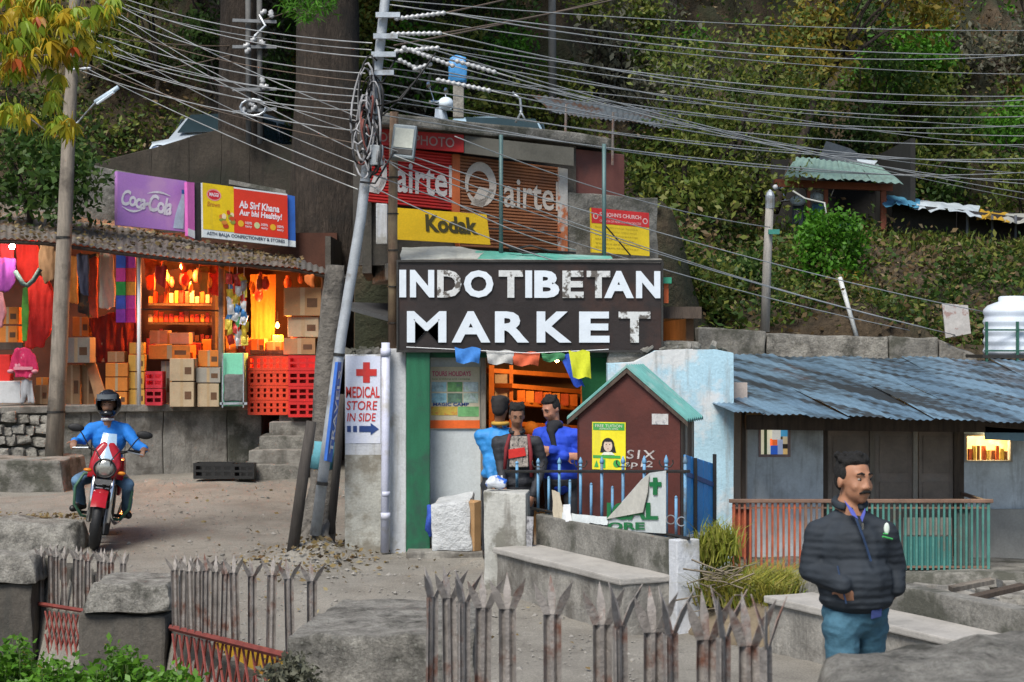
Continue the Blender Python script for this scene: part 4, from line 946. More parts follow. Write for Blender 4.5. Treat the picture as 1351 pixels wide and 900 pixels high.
# ---- blue board gate at the right of the kiosk
t = thing('blue_gate', 'bright blue board gate with a white band at the end of the blue railing', 'gate', V(1.45, 14.5, 0))
ga = P(905, 600, 14.35); gb = P(943, 612, 15.1); gd = (V(gb.x, gb.y, 0) - V(ga.x, ga.y, 0)); blue_b = mat('gate_blue', (.03, .24, .60), .5, .2, 4, .2, 30, stain=(.06, .30, .55), sscale=3); nb = 5
for i in range(nb):
    a = V(ga.x, ga.y, 0) + gd * (i / nb); b = V(ga.x, ga.y, 0) + gd * ((i + .93) / nb); q = [up(a, lerp(ga.z, gb.z, i / nb)), up(b, lerp(ga.z, gb.z, (i + 1) / nb)), up(b, .45), up(a, .45)]
    o = MB().slab(q, .02).build('board', blue_b, t, bevel=.003)
    patch(q, (0, .20, 1, .27), white, o, .002, 'white_band')
for k, f in enumerate((.3, .98)):
    a = V(ga.x, ga.y - .03, 0) + gd * f; MB().box((a.x, a.y, .75), (.03, .03, 1.1)).build('post', black, t)
MB().slab([up(V(ga.x, ga.y, 0) - V(0, .02, 0), ga.z - .13), up(V(gb.x, gb.y, 0) - V(0, .02, 0), gb.z - .16), up(V(gb.x, gb.y, 0) - V(0, .02, 0), gb.z - .2), up(V(ga.x, ga.y, 0) - V(0, .02, 0), ga.z - .17)], .015).build('cross_bar', mat('gate_navy', (.02, .08, .25), .5), t)

# ---- pale blue plaster wall
t = thing('plaster_wall', 'pale blue flaking plaster wall between the market gate and the tin roofed house', 'wall', P(900, 720, 17.5))
mb = MB(); pts = [P(802, 480, 17.5), P(838, 478, 17.5), P(866, 463, 17.5), P(900, 461, 17.5), P(945, 461, 17.5), P(968, 466, 17.5)]
vv = pts + [V(P(968, 0, 17.5).x, 17.5, -.2), V(P(802, 0, 17.5).x, 17.5, -.2)]
# as strips so that the face can be roughened
for i in range(len(pts) - 1):
    a, b = pts[i], pts[i + 1]; mb.hexa([V(a.x, 17.5, -.3), V(b.x, 17.5, -.3), V(b.x, 17.8, -.3), V(a.x, 17.8, -.3), a, b, b + V(0, .3, 0), a + V(0, .3, 0)])
mb.build('plaster', paleblue, t, cuts=3, amp=.008, freq=5)
mb = MB(); mb.slab(pq(804, 452, 925, 482, 17.85), .4); mb.build('rough_coping', concrete_moss, t, bevel=.02, cuts=5, amp=.04, freq=4)
rp = MB()
for k in range(16): rp.box(P(rnd(850, 965), rnd(456, 466), rnd(17.65, 17.9)), (rnd(.04, .10), rnd(.05, .1), rnd(.02, .05)), Matrix.Rotation(rnd(0, 3), 3, 'Y') @ Matrix.Rotation(rnd(0, 3), 3, 'Z'))
rp.build('coping_rubble', concrete_moss, t, bevel=.008, cuts=1, amp=.01, freq=12)
MB().slab(pq(967, 505, 986, 720, 17.9), .1).build('jamb', mat('peach_plaster', (.52, .43, .37), .85, .15, 3, .3, 30, stain=(.36, .30, .26), sscale=3), t)
# grass and twigs at its foot
grass_m = leafmat('yellow_grass', [(.30, .29, .04), (.44, .38, .07), (.18, .27, .03), (.50, .42, .14)], .3)
t = thing('grass_tuft', 'clump of yellow-green grass at the foot of the pale blue wall', 'grass', P(965, 760, 14.0))
cs = [P(rnd(925, 1045), rnd(740, 790), rnd(13.6, 14.6)) for _ in range(50)]
for c in cs: c.z = max(-.02, min(c.z, .22))
blades('blades', cs, 3000, .12, .32, .8, grass_m, t, .006)
cs2 = [P(rnd(925, 965), rnd(715, 750), rnd(14, 14.4)) for _ in range(24)]; blades('green_blades', cs2, 700, .12, .26, .6, leafmat('green_grass', [(.22, .28, .03), (.34, .36, .05), (.40, .38, .10)], .3), t, .006)
MB().ell(V(1.95, 13.95, -.06), (.62, .85, .34), 18, 10).build('soil_mound', mat('earth', (.17, .135, .09), 1, .4, 4, .8, 16), t, smooth=True, cuts=1, amp=.05)
mb = MB()
for k in range(60):
    a = P(rnd(908, 985), rnd(750, 805), rnd(13.5, 14)); d = V(rnd(-1, 1), rnd(-.6, .6), rnd(-.5, .35)).normalized() * rnd(.12, .42); mb.tube([a - d * .5, a + V(0, 0, rnd(-.02, .03)), a + d * .5], [.007, .006, .003], 4)
tag(mb.build('brushwood', mat('grey_twigs', (.20, .165, .12), .9, .4, 8, .2, 30)), 'heap of dry grey twigs and cut brush right of the cement bench', 'brushwood', kind='stuff')
# ------------------------------------------------------------------ tin roofed house at the right
def wavy(q, m, name, parent, pitch=.076, amp=.012, nv=8, th=.004, wob=.0):
    """corrugated sheet; ridges run from top edge to bottom edge of quad q"""
    L = (q[1] - q[0]).length; nu = max(8, int(L / pitch * 4)); n = (q[1] - q[0]).cross(q[3] - q[0]).normalized()
    if n.z < 0: n = -n
    mb = MB(); vv = []; s_ = rnd(0, 60)
    for j in range(nv + 1):
        for i in range(nu + 1):
            u = i / nu; v = j / nv; p = bil(q, u, 1 - v)
            vv.append(p + n * (amp * math.sin(u * L / pitch * 2 * math.pi) + wob * mn.noise(V(u * L * 1.3 + s_, v * 2, s_))))
    k = nu + 1; mb.add(vv, [(j * k + i, j * k + i + 1, (j + 1) * k + i + 1, (j + 1) * k + i) for j in range(nv) for i in range(nu)])
    return mb.build(name, m, parent, smooth=True)
tin = mat('blue_grey_tin', (.24, .34, .43), .38, .28, 1.6, .1, 30, metal=.35, stain=(.075, .065, .055), sscale=1.1, slo=.50, shi=.62, stretch=(.6, 2.2, 1))
tin2 = mat('faded_tin', (.30, .42, .52), .36, .2, 1.8, .1, 30, metal=.35, stain=(.13, .075, .05), sscale=1.0, slo=.56, shi=.66)
tin3 = mat('dark_tin', (.13, .155, .175), .45, .35, 1.8, .1, 30, metal=.3, stain=(.10, .055, .035), sscale=1.6, slo=.5, shi=.6)
HY = 17.95
t = thing('tin_roofed_house', 'low grey house with a blue-grey corrugated tin roof at the right', 'house', P(1160, 760, HY))
ct0, ct1, cb0, cb1 = P(962, 470, 21.4), P(1420, 476, 21.4), P(966, 545, 17.0), P(1420, 558, 16.7)
def ridge_tin(name, col, dark, rust):
    """sheet metal with wear drawn out along the ridges"""
    m, t_, b_ = _new(name); g = t_.nodes.new('ShaderNodeNewGeometry'); r_ = t_.nodes.new('ShaderNodeVectorRotate'); r_.rotation_type = 'Z_AXIS'; r_.inputs['Angle'].default_value = R(-24)
    t_.links.new(g.outputs['Position'], r_.inputs['Vector']); pos = r_.outputs[0]
    n1 = noise_node(t_, pos, 1.0, 5, .65, (5.0, .35, 1.0)); c = ramp(t_, n1, [(.42, dark), (.54, col), (.75, sc(col, 1.35))])
    n2 = noise_node(t_, pos, 1.0, 5, .6, (2.2, .8, 1.0)); c = mix(t_, ramp(t_, n2, [(.58, (0, 0, 0)), (.68, (.8, .8, .8))]), c, rust)
    n3 = noise_node(t_, g.outputs['Position'], 30, 4, .7); c = mix(t_, 1.0, c, ramp(t_, n3, [(.3, (.72, .72, .72)), (.7, (1, 1, 1))]), 'MULTIPLY')
    t_.links.new(c, b_.inputs['Base Color']); b_.inputs['Roughness'].default_value = .42; b_.inputs['Metallic'].default_value = .3
    return m
rt = [ridge_tin('roof_tin_a', (.16, .26, .36), (.05, .058, .066), (.09, .06, .045)), ridge_tin('roof_tin_b', (.20, .32, .43), (.065, .075, .085), (.11, .06, .04))]
ncol = 11
for i in range(ncol):
    for j, (v0, v1) in enumerate(((.0, 1.02),)):
        u0, u1 = i / 8 - .04, (i + 1.08) / 8 - .04
        def rp_(u, v): uu = u - .34 * (1 - v) ; return ct0.lerp(ct1, uu).lerp(cb0.lerp(cb1, uu), v) + V(0, 0, -.012 * (1 - j) + .006 * (i % 2) + .02)
        q = [rp_(u0, v0), rp_(u1, v0), rp_(u1, v1 + rnd(-.012, .012)), rp_(u0, v1)]
        if q[3].x < P(960, 0, 17).x: q[3] = rp_(.0, v1)
        wavy(q, rt[(i + j) % 2], 'roof_sheet', t, .085, .007, 10, wob=.035)
# batten strips of darker tin lying over the roof
for (a, b, c, d) in ((1205, 520, 1351, 545),):
    q = [P(a, b, 19.6) + V(0, 0, .04), P(c, d, 18.7) + V(0, 0, .04), P(c, d + 3, 18.65) + V(0, 0, .04), P(a, b + 3, 19.5) + V(0, 0, .04)]
    MB().slab(q, .02).build('roof_strip', tin3, t)
# walls
blue_grey = mat('blue_grey_plaster', (.58, .63, .66), .9, .2, 2.4, .3, 24, stain=(.34, .355, .36), sscale=1.6, streak=(.22, .23, .23))
MB().slab(pq(985, 552, 1003.5, 760, HY), .1).slab(pq(1041, 552, 1086, 760, HY), .1).slab(pq(1003.5, 601.5, 1041, 760, HY), .1).slab(pq(1003.5, 552, 1041, 562.5, HY), .1).build('wall', blue_grey, t)
MB().slab(pq(1272, 552, 1275, 760, HY), .1).slab(pq(1333, 552, 1420, 760, HY), .1).slab(pq(1275, 608.5, 1333, 760, HY), .1).slab(pq(1275, 552, 1333, 574.5, HY), .1).build('wall', blue_grey, t)
lowp = mat('pale_plinth', (.36, .35, .32), .9, .2, 2.4, .3, 24, stain=(.2, .19, .17), sscale=1.6)
MB().slab(pq(1273, 672, 1420, 765, HY - .06), .05).build('plinth', lowp, t)
brown_door = mat('brown_door', (.26, .21, .175), .7, .35, 2.5, .2, 20, stain=(.22, .20, .18), sscale=1.4)
for a, b in ((1092, 1148), (1154, 1204), (1212, 1258)): 
    d = MB().slab(pq(a, 566, b, 760, HY + .05), .04).build('door_panel', brown_door, t, bevel=.004)
    for (c0, c1, r0, r1) in ((.12, .88, .70, .95), (.12, .88, .38, .64)): patch(pq(a, 566, b, 760, HY + .05), (c0, r0, c1, r1), mat('door_inset', (.21, .17, .14), .7, .35, 2.5, .2, 20), d, .012, 'inset', .01)
for a, b, mm in ((1148, 1154, woodgrey), (1205, 1211, mat('pale_wood', (.30, .27, .23), .8, .2, 4)), (1086, 1092, wooddark), (1259, 1272, wooddark)): MB().slab(pq(a, 558, b, 760, HY), .12).build('door_post', mm, t)
MB().slab(pq(985, 548, 1420, 567, HY - .35, None, 553, 572), .12).build('beam', wooddark, t)
MB().slab(pq(978, 540, 984, 760, HY - .2), .05).build('corner_post', wooddark, t)
# interior back so that the windows look into a room
MB().box((P(1180, 0, 20).x, 20.2, .5), (3.9, .1, 2.2)).build('inner_wall', mat('house_inner', (.42, .34, .24), .9), t)
# window 1: coloured things seen through an opening
fr = MB()
for r_ in ((1001, 560.5, 1043, 563.5), (1001, 600, 1043, 603), (1001, 563.5, 1004, 600), (1040.5, 563.5, 1043, 600)): fr.slab(pq(*r_, HY - .015), .06)
w1 = fr.build('window', mat('window_pinkwood', (.36, .25, .24), .7), t)
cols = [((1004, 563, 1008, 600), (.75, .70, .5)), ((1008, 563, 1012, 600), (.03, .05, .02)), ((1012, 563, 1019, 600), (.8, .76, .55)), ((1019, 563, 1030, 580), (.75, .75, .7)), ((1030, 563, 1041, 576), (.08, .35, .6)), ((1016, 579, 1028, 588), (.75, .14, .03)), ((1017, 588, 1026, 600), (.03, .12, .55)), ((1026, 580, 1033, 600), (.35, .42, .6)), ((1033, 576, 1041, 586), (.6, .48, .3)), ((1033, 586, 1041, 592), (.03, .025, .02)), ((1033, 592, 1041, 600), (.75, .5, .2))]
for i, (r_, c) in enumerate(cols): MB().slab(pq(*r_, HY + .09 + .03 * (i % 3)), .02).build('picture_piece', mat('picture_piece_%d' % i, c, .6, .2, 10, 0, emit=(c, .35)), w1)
# window 2: brightly lit room
fr = MB()
for r_ in ((1273, 572.5, 1336, 575.5), (1273, 607.5, 1336, 610), (1273, 575.5, 1276, 607.5), (1333, 575.5, 1336, 607.5)): fr.slab(pq(*r_, HY - .015), .06)
w2 = fr.build('window', mat('window_palewood', (.40, .36, .30), .7), t)
MB().slab(pq(1270, 565, 1340, 615, HY + .5), .02).build('lit_back', mat('lit_wall', (.85, .55, .22), .8, .35, 9, 0, stain=(.8, .75, .5), sscale=7, emit=((1, .55, .16), .75)), w2)
for i in range(9): 
    x = 1278 + 6 * i; MB().slab(pq(x, rnd(588, 597), x + rnd(3, 5), 608, HY + .2 + .03 * (i % 2)), .05).build('jar', mat('jar_%d' % (i % 3), ((.5, .10, .03), (.75, .5, .1), (.2, .08, .03))[i % 3], .5), w2)
bl = bpy.data.lights.new('room_bulb', 'POINT'); bl.energy = 10; bl.color = (1, .72, .35); bl.shadow_soft_size = .04; bo = bpy.data.objects.new('room_bulb', bl); bo.location = P(1302, 580, HY + .25); COL.objects.link(bo)
MB().ell(P(1303, 574, HY - .08), .03, 10, 8).build('porch_bulb', glow('porch_bulb', (1, .85, .5), 8), t, smooth=True)
MB().slab(pq(1300, 563, 1351, 580, 17.6, None, 567, 582), .03).build('blue_eave_board', mat('blue_eave', (.18, .33, .45), .5, .2, 4), t)

# ---- railing in front of the house
t = thing('balcony_railing', 'iron railing, rusty orange at left and teal at right, before the tin roofed house', 'railing', P(1135, 752, 17.0))
rust_o = mat('rust_orange', (.40, .10, .045), .65, .35, 5, .2, 40, stain=(.17, .06, .04), sscale=4); teal_r = mat('teal_rail', (.07, .21, .18), .6, .3, 5, .2, 40, stain=(.13, .10, .075), sscale=4, slo=.56, shi=.7)
mixed = mat('rail_mix', (.20, .12, .085), .65, .35, 5, .2, 40)
h = P(0, 663, 17.0).z - P(0, 752, 17.0).z
bars = [MB().box((0, 0, h / 2), (.02, .02, h)).mesh('bar', m_) for m_ in (rust_o, mixed, teal_r)]
nbar = 47
for i in range(nbar):
    px = 968 + (1304 - 968) * i / (nbar - 1); p = P(px, 752, 17.0); inst('bar', bars[0 if i < 13 else (1 if i < 17 else 2)], t, p, scale=(1.35 if i in (0, 13, 46) else 1, 1, 1))
MB().box(P(1136, 661, 17.0), ((1310 - 962) * 17 / FPX, .05, .035)).build('hand_rail', mixed, t, bevel=.006)
MB().box(P(1136, 670, 17.01), ((1306 - 965) * 17 / FPX, .02, .016)).build('rail', mixed, t); MB().box(P(1136, 748, 17.01), ((1306 - 965) * 17 / FPX, .025, .02)).build('rail', mixed, t)
for (a, b, y0, y1, m_) in ((966, 985, 672, 735, rust_o), (985, 992, 672, 750, mat('rail_dark_sheet', (.10, .03, .02), .7)), (1192, 1256, 708, 748, mat('teal_sheet', (.06, .23, .22), .55, .25, 3, .1, 30)), (1192, 1256, 683, 706, mat('grey_sheet', (.27, .26, .23), .7)), (1262, 1280, 672, 750, mat('slate_sheet', (.10, .13, .12), .7))):
    MB().slab(pq(a, y0, b, y1, 17.04), .008).build('infill_sheet', m_, t)
a = P(1304, 663, 17); MB().box((a.x, 17.8, a.z), (.04, 1.6, .03)).build('hand_rail', mixed, t)
# floor under the railing and rubble in front of it
mb = MB(); a = P(962, 754, 16.9); b = P(1420, 754, 16.9)
mb.hexa([V(a.x, 16.4, -.6), V(b.x, 16.2, -.6), V(b.x, 19, -.6), V(a.x, 19, -.6), V(a.x, 16.85, a.z + .0), V(b.x, 16.75, a.z), V(b.x, 19, a.z + .02), V(a.x, 19, a.z + .02)])
tag(mb.build('veranda_floor', concrete_moss, bevel=.02, cuts=6, amp=.03, freq=4), 'crumbling cement floor edge under the iron railing', 'ledge')
mb = MB()
for k in range(70):
    c = P(rnd(1190, 1360), rnd(755, 795), rnd(14.2, 16.3)); c.z = min(c.z, -.02 + rnd(0, .06)); mb.box(c, (rnd(.06, .4), rnd(.06, .2), rnd(.03, .1)), Matrix.Rotation(rnd(-.3, .3), 3, 'X') @ Matrix.Rotation(rnd(0, 3), 3, 'Z'))
tag(mb.build('rubble', concrete, bevel=.006), 'broken cement rubble between the railing and the right bench', 'rubble', kind='stuff')
for i, (a, b, Y, lab) in enumerate((((1255, 776), (1310, 765), 14.6, 'grey plank lying on rubble behind the right bench'), ((1275, 790), (1351, 772), 14.2, 'long dark plank lying on rubble at the right edge'))):
    pa, pb = P(*a, Y), P(*b, Y + .5); mb = MB(); mb.hexa([pa + V(0, -.05, -.03), pb + V(0, -.05, -.03), pb + V(0, .1, -.03), pa + V(0, .1, -.03), pa + V(0, -.05, .01), pb + V(0, -.05, .01), pb + V(0, .1, .01), pa + V(0, .1, .01)])
    tag(mb.build('plank', (woodgrey, wooddark)[i], bevel=.004), lab, 'plank')

# ---- wall behind the roof, with placard, tank
t = thing('roadside_wall', 'low mossy cement wall running behind the tin roof at the foot of the bank', 'wall', P(1100, 480, 22.4))
for i, (a, b, ya, yb) in enumerate(((921, 1010, 433, 437), (1012, 1172, 440, 446), (1174, 1238, 444, 447), (1240, 1290, 449, 468))):
    MB().slab([P(a, ya, 22.3), P(b, yb, 22.3), P(b, 560, 22.3), P(a, 560, 22.3)], .35).build('wall_section', (concrete_moss, stone, concrete_moss, concrete)[i], t, bevel=.02, cuts=5, amp=.03, freq=4)
MB().slab(pq(925, 468, 1180, 474, 21.9, None, 476, 482), .35).build('coping', concrete, t, bevel=.01, cuts=4, amp=.015, freq=5)
tag(MB().slab([P(1243, 400, 22.2), P(1277, 403, 22.2), P(1281, 440, 22.2), P(1248, 446, 22.2)], .03).build('placard', mat('placard_white', (.46, .44, .42), .7, .2, 8, .1, stain=(.30, .20, .18), sscale=9, slo=.55, shi=.62)), 'worn white placard leaning on the wall behind the tin roof', 'sign')
t = thing('water_tank', 'white ribbed plastic water tank on a green stand at the right edge', 'tank', P(1335, 468, 21.6))
c = P(1336, 468, 21.7); prof = [(.01, 0), (.34, 0), (.355, .03)]
for k in range(4): prof += [(.355, .05 + .12 * k), (.338, .09 + .12 * k), (.338, .12 + .12 * k), (.355, .15 + .12 * k)]
prof += [(.35, .55), (.30, .60), (.2, .64), (.17, .65), (.17, .70), (.15, .715), (.01, .72)]
MB().lathe(prof, c, 32).build('barrel', mat('tank_white', (.62, .68, .76), .4, .08, 4, .05, 30), t, smooth=True)
MB().box(c + V(0, 0, -.02), (.95, .8, .04)).build('platform', darkmetal, t)
grn = mat('stand_green', (.02, .09, .06), .6, .2)
for dx in (-.42, -.05, .42):
    MB().box(c + V(dx, -.38, -.35), (.03, .03, 1.5)).build('leg', grn, t)
for dz in (.3, .05): MB().box(c + V(0, -.39, dz), (.9, .02, .02)).build('guard_bar', grn, t)
# ------------------------------------------------------------------ the left shop on its platform
def SY(px): return 24.6 + 1.5 * px / 345.0          # depth of the platform front at column px
ZP = 1.34                                           # platform level
def fz(px, Y): return V((px - 675.5) * Y / FPX, Y, ZP)
t = thing('shop_platform', 'grey cement platform wall with rubble stone at the left, carrying the open shop', 'wall', fz(180, 25.3) * 1.0)
a, b = fz(-90, SY(-90)), fz(345, SY(345))
seg_m = [concrete_moss, concrete_moss, concrete, concrete, concrete, concrete_moss]; ed = [-90, 62, 120, 165, 215, 300, 345]
for i in range(6):
    a, b = fz(ed[i], SY(ed[i])), fz(ed[i + 1] - .6, SY(ed[i + 1])); off = (0.06, 0, .02, 0, 0.01, 0)[i]
    MB().hexa([V(a.x, a.y + off, -.1), V(b.x, b.y + off, -.1), V(b.x, b.y + 3.2, -.1), V(a.x, a.y + 3.2, -.1), V(a.x, a.y + off, ZP), V(b.x, b.y + off, ZP), V(b.x, b.y + 3.2, ZP), V(a.x, a.y + 3.2, ZP)]).build('wall_block', seg_m[i], t, bevel=.02, cuts=6, amp=.02, freq=3)
# rubble stones set in the left stretch
for r_ in range(5):
    px = -20 + rnd(0, 8)
    while px < 62:
        w_ = rnd(12, 22); Y = SY(px) + .03; c = P(px + w_ / 2, 552 + r_ * 15 + rnd(-2, 2), Y); hh = rnd(.06, .085)
        MB().box(c, (w_ * Y / FPX * .97, .16, hh * 1.85), Matrix.Rotation(rnd(-.12, .12), 3, 'Y')).build('stone', stone, t, bevel=.025, cuts=1, amp=.025, freq=8); px += w_ + .8
# coping edge
a, b = fz(-90, SY(-90)), fz(345, SY(345)); MB().hexa([a + V(0, -.04, -.09), b + V(0, -.04, -.09), b + V(0, .3, -.09), a + V(0, .3, -.09), a + V(0, -.04, .012), b + V(0, -.04, .012), b + V(0, .3, .012), a + V(0, .3, .012)]).build('coping', concrete, t, bevel=.012, cuts=5, amp=.012, freq=4)
# steps at the right end
t = thing('stone_steps', 'worn cement steps climbing to the shop platform beside the red crates', 'steps', P(375, 620, 25.6))
for i in range(5):
    z1 = .34 + (ZP - .34) * (i + 1) / 5.3; x0 = P(322 + 10 * i, 0, 25.3).x; x1 = P(408 + 2 * i, 0, 25.3).x; y0 = 24.75 + .27 * i
    MB().hexa([V(x0, y0, -.1), V(x1, y0 + .1, -.1), V(x1, 27.2, -.1), V(x0, 27.2, -.1), V(x0, y0, z1), V(x1, y0 + .1, z1), V(x1, 27.2, z1), V(x0, 27.2, z1)]).build('step', (concrete_moss, concrete)[i % 2], t, bevel=.015, cuts=4, amp=.012, freq=4)
# low ledge in front, at the left
mb = MB(); z1 = .70; x0 = P(-60, 0, 23.4).x; x1 = P(96, 0, 23.4).x
mb.hexa([V(x0, 23.3, .0), V(x1 - .05, 23.3, .0), V(x1, 24.3, .0), V(x0, 24.3, .0), V(x0, 23.25, z1), V(x1 - .12, 23.25, z1), V(x1 - .05, 24.3, z1), V(x0, 24.3, z1)])
tag(mb.build('low_ledge', concrete_moss, bevel=.03, cuts=6, amp=.035, freq=3), 'low cement ledge at the left edge, at the foot of the shop platform', 'ledge')

t = thing('open_shop', 'open fronted shop stall under a leaf-strewn tin canopy, glowing orange inside', 'shop', V(P(220, 0, 26).x, 26, ZP))
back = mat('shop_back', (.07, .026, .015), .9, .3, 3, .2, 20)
x0, x1 = P(-60, 0, 27.4).x, P(442, 0, 27.4).x
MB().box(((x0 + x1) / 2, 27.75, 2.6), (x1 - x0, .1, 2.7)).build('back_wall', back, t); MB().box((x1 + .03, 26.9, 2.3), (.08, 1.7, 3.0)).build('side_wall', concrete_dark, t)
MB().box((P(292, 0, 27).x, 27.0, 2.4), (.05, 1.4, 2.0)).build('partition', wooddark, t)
# canopy
tops = [(-70, 282), (60, 288), (150, 298), (240, 314), (330, 328), (392, 338), (452, 362)]; bots = [(-70, 312), (60, 318), (150, 330), (240, 341), (330, 348), (392, 354), (455, 367)]
rusty_tin = mat('rusty_tin', (.17, .15, .13), .7, .4, 3, .3, 20, metal=.2, stain=(.15, .085, .05), sscale=2, slo=.52, shi=.66)
cl = []
for i in range(6):
    (ax, ay), (bx, by) = tops[i], tops[i + 1]; (cx_, cy), (dx, dy) = bots[i], bots[i + 1]
    q = [P(ax, ay, SY(ax) + 1.9), P(bx + 3, by, SY(bx) + 1.9), P(dx + 3, dy, SY(dx) - .75), P(cx_, cy, SY(cx_) - .75)]
    wavy(q, rusty_tin if i < 5 else mat('grey_tin', (.16, .155, .145), .6, .3, 3, .2, 20, metal=.3), 'canopy_sheet', t, .1, .014, 8, wob=.03)
    if i < 5:
        for k in range(80): cl.append(bil(q, rnd(0, 1), rnd(0, 1)) + V(0, 0, .03))
    MB().tube([q[3] + V(0, .05, -.035), q[2] + V(0, .05, -.035)], .03, 6).build('eave_pole', wooddark, t)
tag(leaf_cloud('canopy_leaves', cl, 2, (.05, .05, .008), .075, litter, flat=.7, aspect=.6), 'fallen orange-brown leaves lying on the shop canopy', 'leaves', kind='stuff')
for px, Y, r_, m_, top in ((183.5, 25.0, .028, white, 338), (292, 25.7, .045, woodgrey, 345), (428, 25.9, .05, wooddark, 364)):
    a = fz(px, Y); a.z = ZP + .012; MB().tube([a, P(px, top, Y)], r_, 10).build('post', m_, t, smooth=True)
MB().tube([P(184, 408, 25.2), P(290, 410, 25.7)], .012, 6).build('cross_bar', darkmetal, t)
for yy in (400, 425, 450): MB().slab(pq(195, yy, 288, yy + 3, 26.6, None, yy + 1, yy + 4), .3).build('shelf', wooddark, t)
MB().slab(pq(330, 462, 418, 467, 26.2), .5).build('counter', wooddark, t)
# ceiling cloths inside, lit orange
for i in range(5): drape('ceiling_cloth', None, [P(190 + 24 * i, 338 + 2 * i, 26.2), P(214 + 24 * i, 339 + 2 * i, 26.2)], [P(192 + 24 * i, rnd(352, 366), 25.6), P(212 + 24 * i, rnd(352, 366), 25.6)], mat('ceiling_cloth_%d' % (i % 3), ((.6, .10, .02), (.55, .2, .03), (.35, .05, .02))[i % 3], .8, .3, 8, .3, 14), 8, 5, .04, parent=t)
# bare lamps
def lamp(label, p, e, col, soft=.04, glowk=25, r_=.032):
    tt = thing('bare_bulb', label, 'lamp', p, 'bulbs in the shop'); p = Vector(p)
    MB().tube([p + V(0, 0, .05), p + V(0, .02, .22)], .005, 5).build('flex', black, tt)
    MB().lathe([(.008, .06), (r_ * .9, .02), (r_, 0), (r_ * .7, -.022), (.005, -.034)], p, 12).build('bulb_glass', glow('bulb_%g' % glowk, col, glowk), tt, smooth=True)
    l_ = bpy.data.lights.new('bulb', 'POINT'); l_.energy = e; l_.color = col; l_.shadow_soft_size = soft; ob = bpy.data.objects.new('bulb', l_); ob.location = p + V(0, -.05, -.06); COL.objects.link(ob)
lamp('white-hot bare bulb among red garments at the left of the shop', P(16, 326, 24.85), 18, (1, .86, .66), glowk=70, r_=.045)
lamp('yellow bulb low behind the glowing curtain at the right of the shop', P(366, 430, 26.35), 120, (1, .36, .08), glowk=14)
lamp('warm bulb high over the shelves in the middle of the shop', P(240, 352, 26.3), 190, (1, .34, .08), glowk=14)
lamp('dim warm bulb near the hanging white cloth', P(118, 360, 26.6), 12, (1, .5, .2), glowk=8)
drape('lit_curtain', 'pleated yellow curtain glowing beside the cartons in the shop', [P(330, 362, 26.95), P(364, 362, 26.95)], [P(332, 462, 26.95), P(362, 462, 26.95)], mat('yellow_curtain', (.62, .26, .04), .8, .15, 5, .2, 20), 30, 6, .03, 'curtain')

# cartons and crates
card = [mat('cardboard_a', (.36, .21, .10), .85, .15, 4, .1, 30), mat('cardboard_b', (.30, .19, .10), .85, .2, 4, .1, 30), mat('cardboard_pale', (.44, .34, .22), .85, .15, 4, .1, 30), mat('carton_orange', (.62, .20, .03), .75, .15, 4, .1, 30), mat('carton_yellow', (.60, .34, .06), .75, .15, 4, .1, 30), mat('carton_grey', (.30, .28, .24), .85, .15, 4, .1, 30)]
tape = mat('parcel_tape', (.42, .30, .17), .4, .1, 4, 0); ink = mat('carton_ink', (.12, .06, .03), .8)
def carton(label, x0, y0, x1, y1, Y, m, print_=True, rot=0.0, dep=None, group='cartons in the open shop'):
    q = pq(x0, y0, x1, y1, Y); tt = thing('carton', label, 'carton', q[3].lerp(q[2], .5), group)
    w_ = q[1].x - q[0].x; h_ = q[0].z - q[3].z; d_ = dep or max(.22, w_ * .8); c = V(q[0].x + w_ / 2, Y + d_ / 2, q[3].z + h_ / 2)
    Mz = Matrix.Rotation(rot, 3, 'Z')
    MB().box(c, (w_, d_, h_ * .985), Mz).build('box', card[m], tt, bevel=.006)
    f = [c + Mz @ V(sx * w_ / 2, -d_ / 2, sz * h_ / 2 * .985) for sx, sz in ((-1, 1), (1, 1), (1, -1), (-1, -1))]
    patch(f, (.44, .02, .56, 1.0), tape, tt, .0012, 'tape', .001)
    if print_ and h_ > .2: patch(f, (.62, .3, .9, .62), ink, tt, .0015, 'print', .001)
    return tt
